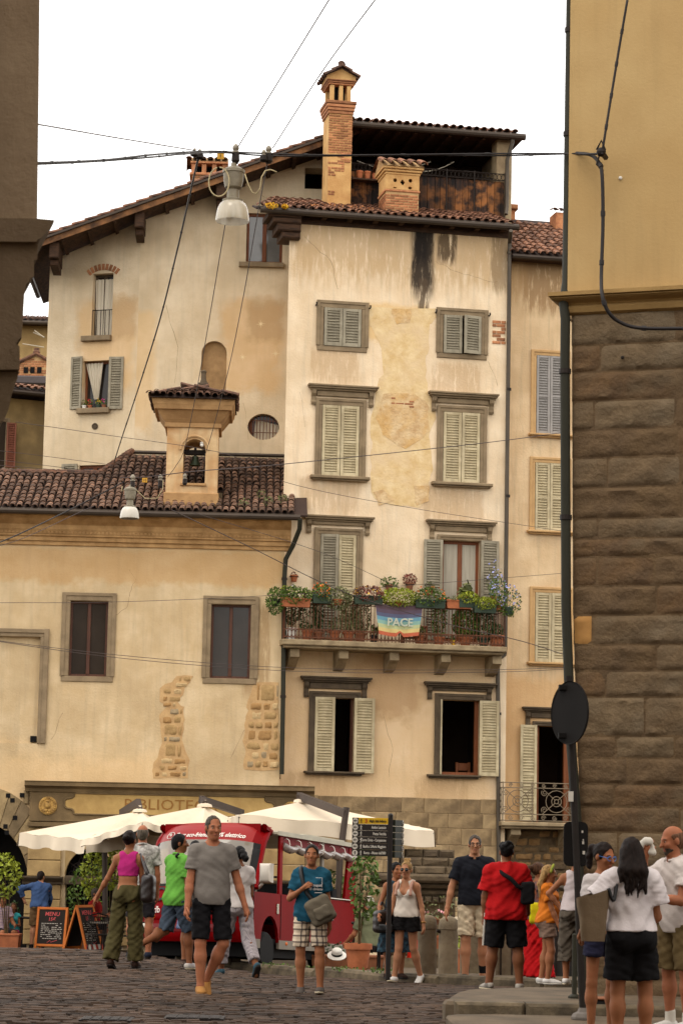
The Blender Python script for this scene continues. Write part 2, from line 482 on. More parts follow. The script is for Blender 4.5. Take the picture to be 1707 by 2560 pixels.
def hood(sur,u0,u1,zt,zf,m=None,proj=.22):
 """Cornice with two corbels over a window; zt top of the cornice, zf top of the frame."""
 m=m or M_trim
 b=MB(); h=.045
 b.cbox(u0,u1,-proj,.04,zt-h,zt,.008); b.cbox(u0+.03,u1-.03,-proj+.04,.04,zt-2*h,zt-h-.001,.008); b.cbox(u0+.07,u1-.07,-proj+.1,.04,zt-3*h,zt-2*h-.001,.012)
 b.build('cornice',m,sur)
 f=MB(); f.cbox(u0+.22,u1-.22,-.06,.04,zf+.05,zt-3*h-.001,.012); f.build('frieze',m,sur)
 for s,x in ((0,u0+.09),(1,u1-.21)):
  k=MB(); za,zb=zt-3*h-.002,zf-.16
  pr=[(-.02,zb),(-.07,zb),(-.09,zb+.05),(-.06,zb+.1),(-.06,lerp(zb,za,.55)),(-.12,lerp(zb,za,.75)),(-.13,za),(-.02,za)]
  k.prism([(a,b_) for a,b_ in pr],x,x+.11,axis='x')
  k.prism([(a-.012,b_) for a,b_ in pr[1:-1]]+[(-.04,za-.01),(-.04,zb+.01)],x+.035,x+.075,axis='x')
  k.build('corbel',m,sur)
def sill(sur,u0,u1,z,m=None,proj=.2,t=.07):
 b=MB(); b.cbox(u0,u1,-proj,.03,z-t,z,.012); b.cbox(u0+.05,u1-.05,-proj+.06,.03,z-t-.04,z-t-.001,.012)
 return b.build('sill',m or M_trim,sur)
def window(parent,u0,u1,z0,z1,y=.16,m=None,gm=None,mull=True,t=.06,curtain=False,bars=0):
 m=m or M_wooddk; gm=gm or M_glass
 f=MB()
 f.cbox(u0,u0+t,y-.03,y+.03,z0,z1,.006); f.cbox(u1-t,u1,y-.03,y+.03,z0,z1,.006)
 f.cbox(u0+t,u1-t,y-.03,y+.03,z1-t,z1,.006); f.cbox(u0+t,u1-t,y-.03,y+.03,z0,z0+t,.006)
 um=(u0+u1)/2
 if mull:f.cbox(um-t*.75,um+t*.75,y-.04,y+.03,z0+t,z1-t,.008)
 o=f.build('window',m,parent)
 for a,b in (((u0+t,um-t*.75),(um+t*.75,u1-t)) if mull else ((u0+t,u1-t),)):
  g=MB(); g.box(a,b,y,y+.008,z0+t,z1-t); g.build('pane',gm,o)
 return o
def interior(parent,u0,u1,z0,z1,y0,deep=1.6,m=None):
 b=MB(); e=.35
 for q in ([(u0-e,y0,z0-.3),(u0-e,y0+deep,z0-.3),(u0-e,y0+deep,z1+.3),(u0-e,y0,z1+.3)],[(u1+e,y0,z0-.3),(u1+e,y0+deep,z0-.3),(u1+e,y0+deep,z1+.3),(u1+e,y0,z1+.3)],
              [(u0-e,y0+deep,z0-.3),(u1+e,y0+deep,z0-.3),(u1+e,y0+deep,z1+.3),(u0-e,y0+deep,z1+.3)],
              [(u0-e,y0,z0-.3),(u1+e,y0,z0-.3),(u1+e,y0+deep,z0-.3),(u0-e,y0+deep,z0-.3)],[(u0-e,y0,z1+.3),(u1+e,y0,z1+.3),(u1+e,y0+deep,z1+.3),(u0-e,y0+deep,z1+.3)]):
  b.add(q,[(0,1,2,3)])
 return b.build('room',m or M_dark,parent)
def curtain(parent,pts_top,pts_bot,y,name='curtain',m=None,n=14,amp=.02,waves=5):
 b=MB()
 def fn(s,t):
  a=Vector(pts_top[0]).lerp(Vector(pts_top[1]),s); c=Vector(pts_bot[0]).lerp(Vector(pts_bot[1]),s)
  p=a.lerp(c,t); return (p.x,y+amp*math.sin(s*waves*2*PI+t),p.y)
 b.grid(fn,n*2,6); return b.build(name,m or M_curt,parent,smooth=True,fix=False)
def brick_face(parent,o,ux,rows,width,h=.065,L=.24,g=.017,m=None,proud=.012,keep=None):
 """Courses of single bricks on an upright face: o lower left corner, ux direction along it (parent space)."""
 ux=Vector(ux).normalized(); nx=Vector((ux.y,-ux.x,0)); m=m or M_brick
 for j in range(rows):
  x=-L/2*(j%2)
  while x<width:
   a,b=max(0,x),min(width,x+L-g)
   if b-a>.04 and (keep is None or keep((a+b)/2,j)):
    mb=MB(); jt=random.uniform(-.004,.006)
    mb.cbox(0,b-a,-proud-jt,.03,0,h-g,.005)
    p=Vector(o)+ux*a+Vector((0,0,j*h))
    M=Matrix(((ux.x,-nx.x,0,p.x),(ux.y,-nx.y,0,p.y),(0,0,1,p.z),(0,0,0,1)))
    link('brick',mb.mesh('brick',m),parent,M=M)
   x += L
def lump(w,h,m,d=.05):
 nx_,nz_=max(4,int(w/.05)),max(4,int(h/.05)); b=MB(); o=Vector((random.uniform(0,99),random.uniform(0,99),0)); vs=[]
 for j in range(nz_+1):
  for i in range(nx_+1):
   a,c=2*i/nx_-1,2*j/nz_-1; q=max(abs(a),abs(c)); e=(a**6+c**6)**(1/6) or 1; k=q/e if q>0 else 1
   x,z=w/2*(1+a*lerp(1,k,.2)),h/2*(1+c*lerp(1,k,.2)); n=mnoise.noise(Vector((x*7,z*7,0))+o)
   y=.012 if q>.999 else-d*(1-q**5)*(.65+.7*n)-.02*mnoise.noise(Vector((x*19,z*19,3))+o)-.004
   vs.append((x+.02*n*(q>.7),y,z+.02*mnoise.noise(Vector((x*8,z*8,7))+o)*(q>.7)))
 b.add(vs,[(j*(nx_+1)+i,j*(nx_+1)+i+1,(j+1)*(nx_+1)+i+1,(j+1)*(nx_+1)+i) for j in range(nz_) for i in range(nx_)])
 return b
def rubble(parent,u0,u1,z0,z1,m,hmin=.12,hmax=.26,lmin=.18,lmax=.5,proud=.04,y=0.0,keep=None,name='stone',gap=.012,c=.025,jit=.015,budget=300,rest=None,rough=False):
 z=z0; n=0
 while z<z1-.04:
  h=min(random.uniform(hmin,hmax),z1-z)
  x=u0-random.uniform(0,lmin)
  while x<u1:
   L=random.uniform(lmin,lmax); a,b=max(u0,x),min(u1,x+L-gap)
   if b-a>.05 and (keep is None or keep((a+b)/2,z+h/2)):
    mb=MB(); jz=random.uniform(-.01,.01)
    mm=m[random.randrange(len(m))] if isinstance(m,(list,tuple)) else m
    if rough:mb=lump(b-a,h-gap,mm,proud*random.uniform(1,1.8))
    else:mb.cbox(0,b-a,-proud-random.uniform(0,proud*.5),.02,0,h-gap,c,jit=jit)
    if n<budget:link(name,mb.mesh(name,mm,smooth=55 if rough else False,fix=not rough),parent,loc=(a,y,z+jz)); n += 1
    elif rest is not None:rest.add([(p[0]+a,p[1]+y,p[2]+z+jz) for p in mb.v],mb.f)
   x += L
  z += h
 return n
def patch(parent,pts,m,y=-.005,name='plaster_patch',n=3,amp=.06):
 """Irregular sheet of other plaster; the outline is roughened between the given corners."""
 P=[]
 for i,p in enumerate(pts):
  q=pts[(i+1)%len(pts)]
  for k in range(n):
   t=k/n; j=amp if k else amp*.3
   P.append((lerp(p[0],q[0],t)+random.uniform(-j,j),lerp(p[1],q[1],t)+random.uniform(-j,j)))
 mb=MB(); mb.prism(P,y,y+.02)
 return mb.build(name,m,parent)
M_crack=mat('crack',C(120,92,60),.95)
def crack(F,parent,pts,r=.005):
 q=[]
 for i in range(len(pts)-1):
  for k in range(5):
   x,y=lerp(pts[i][0],pts[i+1][0],k/5)+random.uniform(-2.2,2.2),lerp(pts[i][1],pts[i+1][1],k/5)+random.uniform(-2.2,2.2); u,z=F.uz(x,y); q.append((u,.001,z))
 b=MB(); b.tube(q,[r*random.uniform(.4,1) for _ in q],4); b.build('crack',M_crack,parent)
# ------------------------------------------------------------------ leaves and pots
def leaves(mb,c,R,n,size=.05,mi=0,seed=1,droop=.3,dens=.55,elong=1.8):
 rr=random.Random(seed)
 for _ in range(n):
  while True:
   d=Vector((rr.uniform(-1,1),rr.uniform(-1,1),rr.uniform(-1,1)))
   if .02<d.length<1:break
  d=d*(d.length**-dens)
  p=Vector((c[0]+d.x*R[0],c[1]+d.y*R[1],c[2]+d.z*R[2]))
  a=Vector((rr.uniform(-1,1),rr.uniform(-1,1),rr.uniform(-1,.8)-droop)).normalized()*size*rr.uniform(.7,1.3)
  b=a.cross(Vector((rr.uniform(-1,1),rr.uniform(-1,1),rr.uniform(-.2,1)))).normalized()*size/elong
  mb.add([p-a*.5,p+b*.5+a*.05,p+a*.6,p-b*.5+a*.05],[(0,1,2,3)],mi)
def pot_mb(r,h,n=14,c=(0,0,0)):
 return MB().lathe([(r*.68,0),(r*.92,h*.78),(r*.92,h*.8),(r*1.05,h*.8),(r*1.05,h),(r*.9,h),(r*.88,h*.9)],n,c)
# ------------------------------------------------------------------ ground
M_road=mat('road_setts',C(46,37,29),.88,c2=C(33,26,21),ns=2.5,amt=.8,bs=28,bump=.5,spec=.1)
M_sett=mat('sett_stone',C(82,64,51),.75,c2=C(50,40,32),ns=4,amt=.7,rnd=.3,isl=.45,bs=40,bump=.4,spec=.15,sc2=(.7,C(34,27,22),.6))
M_pave=mat('pavement_stone',C(106,90,70),.85,c2=C(70,59,45),ns=2.2,amt=.8,bs=25,bump=.35)
M_kerb=mat('kerb_stone',C(112,97,75),.85,c2=C(64,55,42),ns=4,amt=.9,rnd=.12,bs=25,bump=.5)
xs=[-700,-200,-70]+[-24+i*.8 for i in range(61)]+[70,200,700]
ys=[-300,-80,-20]+[i*.8 for i in range(95)]+[100,200,500,1200]
mb=MB()
for y in ys:
 for x in xs:mb.v.append((x,y,ground(x,y)))
nx=len(xs)
mb.f=[(j*nx+i,j*nx+i+1,(j+1)*nx+i+1,(j+1)*nx+i) for j in range(len(ys)-1) for i in range(nx-1)]
mb.m=[0]*len(mb.f)
road=mb.build('road',M_road,smooth=True,kind='structure',fix=False)
# stone setts: nearest 300 one by one, the others joined
setts=[]
y=20.6
row=0
while y<41:
 d=.085+.05*min(1,max(0,(y-26)/10)); w0=.19+.06*min(1,max(0,(y-26)/10))
 xl,xr=-.142*y-.1,(.055*y if y<24 else .105*y)
 x=xl-random.uniform(0,w0)
 while x<xr:
  w=w0*random.uniform(.7,1.35)
  yy=y+.10*math.sin(x*2.1+row*.13)+.05*math.sin(x*5.3+row*.4)
  if not (x>.95 and yy<25.4):setts.append((x,yy,w-.018,d*random.uniform(.75,.95)))
  x += w
 y += d; row += 1
rest=MB()
for k,(x,y,w,d) in enumerate(setts):
 z=ground(x+w/2,y) ; h=random.uniform(.006,.026); c=.014; t=random.uniform(-.008,.008)
 vs=[(0,0,-.02),(w,0,-.02),(w,d,-.02),(0,d,-.02),(c,c,h),(w-c,c,h+t),(w-c,d-c,h+t+.004),(c,d-c,h+.004)]
 fs=[(4,5,6,7),(0,1,5,4),(1,2,6,5),(2,3,7,6),(3,0,4,7)]
 if k<300:
  q=MB().add(vs,fs); link('sett',q.mesh('sett',M_sett,fix=False),road,loc=(x,y,z))
 else:rest.add([(a+x,b+y,e+z) for a,b,e in vs],fs)
rest.build('setts',M_sett,road,kind='stuff',fix=False)
# far kerb and the cafe terrace behind it
KX=[-2.6,-1.6,-.6,.0,.6,1.2,1.8,2.3,3.0,4.5]
KY=[41.5,40.5,38.8,37.2,36.3,35.4,34.8,34.3,33.9,33.4]
def ky(x):return float(np.interp(x,KX,KY))
TH=.13
mb=MB(); rows=[0,.5,1.2,2.5,4,6,9,13,18,24]
kxs=np.linspace(-2.6,5.5,24)
for b in rows:
 for x in kxs:
  yy=min(ky(x)+.22+b,60); mb.v.append((x+b*.02,yy,ground(x,yy)+TH))
n=len(kxs)
mb.f=[(j*n+i,j*n+i+1,(j+1)*n+i+1,(j+1)*n+i) for j in range(len(rows)-1) for i in range(n-1)]; mb.m=[0]*len(mb.f)
terrace=mb.build('pavement',M_pave,smooth=True,kind='structure',fix=False)
x=-2.6
while x<3.6:
 L=random.uniform(.6,1.1); a=Vector((x,ky(x),0)); b=Vector((x+L,ky(x+L),0)); dv=(b-a).normalized(); ang=math.atan2(dv.y,dv.x)
 zz=ground((a.x+b.x)/2,(a.y+b.y)/2)
 k=MB(); k.cbox(0,(b-a).length-.015,0,.26,-.08,TH+.012+random.uniform(-.01,.015),.03,jit=.012)
 link('kerb_stone',k.mesh('kerb_stone',M_kerb),terrace,M=Matrix.Translation((a.x,a.y,zz))@Matrix.Rotation(ang,4,'Z'))
 x += L
# near pavement at the right: a lower flag and the raised corner slab
def slab_poly(pts,dz,t,name,m,c=.02):
 mb=MB(); n=len(pts); ctr=Vector((sum(p[0] for p in pts)/n,sum(p[1] for p in pts)/n))
 ins=[(p[0]+(ctr.x-p[0])*c/max(.3,(Vector(p[:2])-ctr).length),p[1]+(ctr.y-p[1])*c/max(.3,(Vector(p[:2])-ctr).length)) for p in pts]
 vs=[(p[0],p[1],dz-t) for p in pts]+[(p[0],p[1],dz-c) for p in pts]+[(p[0],p[1],dz) for p in ins]
 fs=[tuple(range(2*n,3*n))]+[(i,(i+1)%n,(i+1)%n+n,i+n) for i in range(n)]+[(i+n,(i+1)%n+n,(i+1)%n+2*n,i+2*n) for i in range(n)]
 mb.add(vs,fs); return mb.build(name,m,None,kind='structure')
slab_poly([(1.02,22.55),(1.12,22.75),(1.5,22.85),(8,22.9),(8,16),(1.6,16),(1.05,21.6)],-1.425,.25,'lower_pavement',M_pave)
up=slab_poly([(1.04,23.15),(1.02,23.3),(1.07,23.55),(1.2,24.6),(1.35,25.2),(2.0,25.9),(2.45,26.0),(8,26.2),(8,22.9),(2.4,22.95),(1.3,23.05)],-1.335,.35,'raised_pavement',M_pave,c=.03)
for i,(xa,xb) in enumerate(((1.12,1.75),(1.765,2.5),(2.515,3.4))):
 k=MB(); k.cbox(xa,xb,22.9+.04*(i==0),23.3,-1.55,-1.328,.025,jit=.01); k.build('kerb_stone',M_kerb,up)
mh=[(205,2549,330,2562),(415,2546,560,2556)]
for i,(xa,ya,xb,yb) in enumerate(mh):
 p=onground((xa+xb)/2,(ya+yb)/2)
 t=thing('manhole_cover',('left' if i==0 else 'right')+' one of two dark iron covers let into the stone paving','manhole cover',(p.x,p.y,ground(p.x,p.y)+.012),group='iron covers in the road')
 w=(xb-xa)/FPX*p.y
 fr=MB(); fr.box(-w/2,w/2,-.22,.22,-.03,.018); fr.build('frame',M_iron,t)
 for a in range(5):
  for b in range(4):
   pl=MB(); x0=-w/2+.02+a*(w-.04)/5; y0=-.2+b*.1
   pl.box(x0,x0+(w-.04)/5-.012,y0,y0+.088,.012,.024); link('tread_plate',pl.mesh('tread_plate',M_iron),t)

# ------------------------------------------------------------------ library (low building at the left)
def stucco(name,c,c2,masks=(),streak=.35,dark=None):
 return mat(name,C(*c),.92,c2=C(*c2),ns=1.6,amt=.8,bs=18,bump=.4,sc2=(.6,C(*(dark or tuple(int(q*.93) for q in c2))),.65),streak=streak,masks=masks)
P=at(330*SF,1500*SF,57.5)
LB=Fac((P.x,P.y),.034,-2.42)
lib=LB.root('library','low plastered library with brown tiled roof, stone cornice and carved inscription over its door','building')
uL=LB.uz(-60,1500)[0]; uR=LB.uz(648,1500)[0]
zE=LB.uz(330,1183)[1]
wins=[LB.r(160,1380,247,1553),LB.r(484,1388,575,1558)]
blind=LB.r(-50,1462,90,1706)
door=LB.r(148,2030,268,2200)
arch=LB.r(-60,1890,66,2230)
fan=LB.r(150,1948,268,2018)
M_lib=stucco('library_plaster',(210,186,148),(192,164,122),masks=[
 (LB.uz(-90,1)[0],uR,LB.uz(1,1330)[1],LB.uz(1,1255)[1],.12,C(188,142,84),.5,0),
 (LB.uz(60,1)[0],LB.uz(460,1)[0],LB.uz(1,1900)[1],LB.uz(1,1740)[1],.25,C(222,184,132),.4,0),
 (LB.uz(600,1)[0],LB.uz(652,1)[0],LB.uz(1,1560)[1],LB.uz(1,1380)[1],.12,C(150,118,78),.6,1)])
mb=wall_mb(uL,uR,0,zE,[(*w,.3) for w in wins]+[(*blind,.1),(*door,.5),(*fan,.45),(arch[0],arch[1],0,arch[3],.9)],step=2.5)
weld(mb.build('wall',M_lib,lib))
b=MB(); b.box(uR-.3,uR-.001,.012,3.0,0,zE); b.build('side_wall',M_lib,lib)
b=MB(); b.box(blind[0],blind[1],.09,.12,blind[2],blind[3]); b.build('blind_window',M_lib,lib)
for w in wins:
 s=surround(lib,*w,w=.16,out=.03)
 window(lib,*w,y=.14,t=.055)
 interior(lib,*w,.3,1.2)
s=MB(); bu0,bu1,bz0,bz1=blind
s.cbox(bu1,bu1+.17,-.05,.05,bz0,bz1,.012); s.cbox(bu0,bu1+.17,-.05,.05,bz1+.001,bz1+.16,.012); s.cbox(bu1+.08,bu1+.2,-.075,-.04,bz0,bz1+.2,.012); s.cbox(bu0,bu1+.2,-.076,-.04,bz1+.09,bz1+.19,.012)
s.build('window_surround',M_trim,lib)
b=MB(); q=LB.r(70,1690,84,1704); b.box(q[0],q[1],.02,.085,q[2],q[3]); b.build('vent_hole',M_black,lib)
# eaves cornice and gutter
OE=.62
M_libc=mat('cornice_plaster',C(190,150,100),.9,c2=C(144,108,66),ns=3,amt=.8,bs=25,bump=.25,streak=.3)
zs_=[LB.uz(330,y)[1] for y in (1258,1248,1238,1232,1222,1218,1185)]
uRc=LB.uz(668,1240)[0]
prof=[(.0,zs_[0]),(-.05,zs_[0]+.01),(-.05,zs_[1]),(-.1,zs_[1]+.004),(-.1,zs_[2]),(-.15,zs_[2]+.01),(-.16,zs_[3]+.04),(-.2,zs_[4]),(-.22,zs_[4]+.1),(-.34,zs_[6]-.2),(-.46,zs_[6]-.1),(-.5,zs_[6]),(.1,zs_[6]),(.1,zs_[0])]
b=MB(); b.prism(prof,uL,uRc,axis='x'); b.build('cornice',M_libc,lib)
b=MB()
x=uL
while x<uRc-.05:
 b.box(x,x+.05,-.185,-.15,zs_[3]-.0,zs_[3]+.055); x += .09
b.build('dentils',M_libc,lib,kind='stuff')
uG=LB.uz(690,1188,OE)[0]; zG=LB.uz(400,1181,OE)[1]
b=MB(); b.tube([(uL,-OE,zG),(uG,-OE,zG)],.075,10); b.build('gutter',M_gutter,lib)
SL=math.radians(25)
rs=Vector((0,math.cos(SL),math.sin(SL)))
def roofb(x,y):        # picture point -> (u, distance up the slope)
 d=ray(x*SF,y*SF)
 o=LB.W(0,OE,zG+.05); U=LB.U; S=(-LB.N*math.cos(SL)+Vector((0,0,math.sin(SL)))); n=U.cross(S)
 p=d*(o.dot(n)/d.dot(n))-o
 return p.dot(U),p.dot(S)
h0,h1=roofb(228,1092),roofb(303,1040)
rr=roofb(655,1045); tl,tr,tb=roofb(384,1162)[0],roofb(519,1162)[0],roofb(450,1160)[1]
u00=LB.uz(-40,1180,OE)[0]
def keep(a,bb):
 u=a+u00
 top=h0[1] if u<h0[0] else h1[1] if u>h1[0] else lerp(h0[1],h1[1],(u-h0[0])/(h1[0]-h0[0]))
 return bb<top-.05 and not (tl+.02<u<tr-.04 and tb<bb<tb+1.1)
M_tl2=mat('library_tile',C(122,90,70),.92,c2=C(56,45,38),ns=9,amt=.95,rnd=.5,isl=.55,bs=60,bump=.3,sc2=(.5,C(66,50,42),.6))
tile_roof(lib,(u00,-OE,zG+.05),(1,0,0),rs,int((uG-u00)/.17),15,keep=keep,m=M_tl2,pitch=.17,run=.295,r=.073)
b=MB()
for k in range(9):
 a,c=lerp(h0[0],h1[0],k/9),lerp(h0[0],h1[0],(k+1)/9); ba,bc=lerp(h0[1],h1[1],k/9),lerp(h0[1],h1[1],(k+1)/9)
 pa=Vector((a,-OE,zG+.09))+rs*ba; pc=Vector((c,-OE,zG+.09))+rs*bc
 t=MB(); t.tube([pa,pa.lerp(pc,1.04)],.1,8,r2=.085); t.build('ridge_tile',M_tile,lib,smooth=40)
pa=Vector((u00,-OE,zG+.09))+rs*(h0[1]-.1); pc=Vector((h0[0],-OE,zG+.09))+rs*h0[1]
for k in range(13):
 t=MB(); t.tube([pa.lerp(pc,k/13),pa.lerp(pc,(k+1.06)/13)],.1,8,r2=.088); t.build('ridge_tile',M_tile,lib,smooth=40)
b=MB(); qa=Vector((h1[0],-OE,zG+.07))+rs*h1[1]; qb=Vector((rr[0]+.1,-OE,zG+.07))+rs*h1[1]
b.tube([qa,qb],.05,6); b.build('flashing',M_gutter,lib)
# weeds on the roof
for i,(x,y) in enumerate(((600,1150),(615,1166),(648,1160),(560,1168))):
 u,bb=roofb(x,y); p=LB.o.matrix_basis@(Vector((u,-OE,zG+.1))+rs*bb)
 P=LB.P+LB.U*u+LB.N*OE+Vector((0,0,LB.z0+zG+.12))-LB.N*bb*math.cos(SL)+Vector((0,0,bb*math.sin(SL)))
 t=thing('weed',('small dry weed tuft between the roof tiles, highest of four','weed tuft on the tiled roof right of the bell turret','weed clump on roof tiles touching the tall house','weed tuft by the gutter right of the bell turret')[i],'weed',P,group='weeds on the library roof')
 l=MB(); leaves(l,(0,0,.08),(.12,.1,.12),40,.07,seed=i); l.build('foliage',(L_olive,L_olive,L_olive,L_olive)[i],t,fix=False)
for p_ in ([(262,1420),(290,1395),(300,1360),(312,1330),(296,1300)],[(120,1700),(150,1620)],[(640,1600),(560,1680),(520,1760)]):crack(LB,lib,p_)
# downpipe of the library
pts=[(689,1192,.6),(688,1215,.5),(672,1255,.12),(656,1285,.05),(653,1330,.02),(650,1600,.02),(647,1778,.02)]
TWF=None
b=MB(); q=[]
for (x,y,o) in pts:
 u,z=LB.uz(x,y,o); q.append((u,-o-.06,z))
b.tube(q,.055,8); dp=b.build('downpipe',M_pipegr,lib,smooth=40)
for k in (4,5):
 t=MB(); t.tube([(q[k][0],q[k][1],q[k][2]-.03),(q[k][0],q[k][1],q[k][2]+.03)],.068,8); t.build('pipe_bracket',M_iron,dp)
# exposed stones
M_rub=[mat('rubble_%s'%n,C(*a),.9,c2=C(*c_),ns=5,amt=.8,bs=25,bump=.6) for n,a,c_ in (('ochre',(174,136,86),(134,98,58)),('pale',(204,176,130),(168,138,94)),('grey',(166,146,112),(128,110,84)),('tan',(178,146,98),(142,112,70)))]
def stones(F,poly_rows,parent):
 L_=[F.uz(a-6,y0) for y0,y1,a,b in poly_rows]+[F.uz(poly_rows[-1][2]-4,poly_rows[-1][1]+4)]; R_=[F.uz(b+(4 if b<600 else 0),y0) for y0,y1,a,b in poly_rows]+[F.uz(poly_rows[-1][3]+(4 if poly_rows[-1][3]<600 else 0),poly_rows[-1][1]+4)]
 patch(parent,L_[::-1]+R_,M_mort,y=-.008,name='mortar_bed',n=2,amp=.03)
 for (y0,y1,xa,xb) in poly_rows:
  u0,u1,z0,z1=F.r(xa,y0,xb,y1)
  rubble(parent,u0,u1,z0,z1,M_rub,hmin=(z1-z0)*.99,hmax=z1-z0,lmin=.16,lmax=.42,proud=.03,rough=True)
stones(LB,[(1552,1566,412,440),(1566,1580,402,434),(1580,1596,374,420),(1596,1612,374,416),(1612,1624,374,404),(1624,1642,388,420),(1642,1662,372,418),(1662,1690,376,418),(1690,1705,376,416),(1705,1740,378,416),(1740,1756,368,430),(1756,1770,358,430),(1770,1784,356,428)],lib)
stones(LB,[(1568,1612,590,640),(1612,1632,574,640),(1632,1655,576,640),(1655,1674,570,640),(1674,1702,568,640),(1702,1724,564,642),(1724,1745,570,640),(1745,1764,566,642)],lib)
# entrance: entablature with the inscription
M_ent=mat('entablature_stone',C(132,108,74),.88,c2=C(98,80,54),ns=2.5,amt=.8,bs=30,bump=.3,sc2=(.8,C(84,68,46),.4))
M_panel=mat('inscription_panel',C(190,156,96),.88,c2=C(160,126,74),ns=3,amt=.7,bs=25,bump=.2)
e0,e1,ez0,ez1=LB.r(70,1822,712,1892)
b=MB(); b.cbox(e0,e1,-.16,.04,ez0,ez1,.01); ent=b.build('entablature',M_ent,lib)
ct=LB.r(60,1800,722,1824)
b=MB(); zt=ct[3]; hh=ct[3]-ct[2]
b.prism([(.02,ct[2]),(-.2,ct[2]),(-.22,ct[2]+hh*.3),(-.3,ct[2]+hh*.5),(-.36,ct[2]+hh*.55),(-.36,zt-.03),(-.38,zt),(.02,zt)],ct[0],ct[1],axis='x'); b.build('cornice',M_ent,ent)
b=MB(); q=LB.r(66,1890,300,1900); b.cbox(q[0],LB.uz(700,1890)[0],-.22,.04,q[2],q[3]-.002,.01); b.build('moulding',M_ent,ent)
q=LB.r(152,1828,628,1872)
def tabula(u0,u1,z0,z1,k):
 zm=(z0+z1)/2; r_=.09; pts=[]
 for s in (1,-1):
  x=u1 if s>0 else u0
  seq=[(x-s*.22,z0),(x-s*.21,z0+.07),(x-s*.16,z0+.11),(x-s*.04,z0+.13),(x,z0+.17),(x,z1-.17),(x-s*.04,z1-.13),(x-s*.16,z1-.11),(x-s*.21,z1-.07),(x-s*.22,z1)]
  pts += seq if s>0 else list(reversed(seq))
 return pts
b=MB(); b.prism(tabula(q[0],q[1],q[2],q[3],0),-.165,-.15); b.build('panel',M_panel,ent)
tb_=[(a,-.175,z) for a,z in tabula(q[0]-.02,q[1]+.02,q[2]-.02,q[3]+.02,0)]
b=MB(); b.tube(tb_,.022,6,closed=True); b.build('panel_frame',M_ent,ent)
M_let=mat('carved_letters',C(150,104,50),.8)
ta=LB.uz(285,1850)[0]; te=LB.uz(500,1850)[0]
o=text('inscription','BIBLIOTECA',.34,M_let,ent,Matrix.Translation((ta,-.166,(q[2]+q[3])/2))@VERT,'LEFT',.008,.86)
wd=max(v.co.x for v in o.data.vertices)
o.matrix_basis=Matrix.Translation((ta,-.166,(q[2]+q[3])/2))@VERT@Matrix.Diagonal(((te-ta)/wd,1,1,1))
M_gold=mat('medallion_stone',C(190,148,78),.7,c2=C(120,90,48),ns=9,amt=.8)
for (x,y) in ((111,1850),(668,1862)):
 u,z=LB.uz(x,y,.16); b=MB()
 ring=Matrix.Translation((u,-.165,z))@Matrix.Rotation(PI/2,4,'X')
 b.lathe([(.001,0),(.21,0),(.21,.025),(.19,.035),(.001,.03)],24,M=ring)
 m_=b.build('medallion',M_gold,ent)
 b=MB()
 for k in range(20):
  a=2*PI*k/20; b.ball((u+.165*math.cos(a),-.2,z+.165*math.sin(a)),(.024,.02,.024),6,4)
 b.ball((u,-.2,z+.01),(.075,.05,.085),10,6); b.ball((u,-.2,z+.1),(.06,.05,.03),8,5); b.ball((u-.05,-.2,z-.11),(.05,.03,.035),8,5); b.ball((u+.05,-.2,z-.11),(.05,.03,.035),8,5)
 b.build('shield',M_gold,m_,smooth=True)
# pilaster, capital and fan-light of the door
M_pil=mat('pilaster_stone',C(176,146,98),.88,c2=C(132,106,68),ns=2.5,amt=.7,bs=30,bump=.3)
for (xa,xb) in ((66,142),(272,360),(600,700)):
 u0,u1,z0,z1=LB.r(xa,1900,xb,1990)
 zc0,zc1=LB.uz(100,2030)[1],LB.uz(100,2012)[1]
 zz=LB.uz(100,1900)[1]; n=4; blk=MB()
 for k in range(3):
  a,c=lerp(zc1,zz,k/3),lerp(zc1,zz,(k+1)/3)-.012
  t=MB(); t.cbox(u0,u1,-.1,.03,a,c,.015); t.build('ashlar',M_pil,lib)
 t=MB(); t.prism([(.02,zc0),(-.16,zc0),(-.17,zc0+.05),(-.26,zc0+.12),(-.28,zc1-.03),(-.28,zc1),(.02,zc1)],u0-.1,u1+.06,axis='x'); t.build('capital',M_trimdk,lib)
 zb=zc0; k=0
 while zb>.35:
  t=MB(); hb=.34; t.cbox(u0-.04,u1+.02,-.12,.03,max(0,zb-hb),zb-.014,.015); t.build('ashlar',M_pil,lib); zb -= hb
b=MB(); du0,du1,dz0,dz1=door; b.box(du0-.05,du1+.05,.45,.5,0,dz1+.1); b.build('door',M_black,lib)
b=MB(); b.cbox(du0-.02,du1+.02,-.05,.2,dz1-.02,dz1+.18,.01); b.build('door_lintel',M_trimdk,lib)
fu0,fu1,fz0,fz1=fan; fm=(fu0+fu1)/2; fr_=(fu1-fu0)/2
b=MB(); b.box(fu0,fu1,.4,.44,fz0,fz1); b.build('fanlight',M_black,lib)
b=MB()
for s in (-1,1):       # spandrels making the round head
 arc=[(fm+s*fr_*math.cos(t*PI/2/8),fz0+(fz1-fz0)*math.sin(t*PI/2/8)) for t in range(9)]
 b.prism(arc+[(fm+s*fr_,fz1+.002)],-.002,.3)
b.build('arch_head',M_pil,lib)
def scroll(b,cx,cz,r0,y,turns=1.6,s=1,a0=0,rad=.011,n=18,M=None):
 pts=[]
 for k in range(n+1):
  t=k/n; r_=r0*(1-.8*t); a=a0+s*turns*2*PI*t
  pts.append((cx+r_*math.cos(a),y,cz+r_*math.sin(a)))
 b.tube(pts,rad,5,M=M)
b=MB()
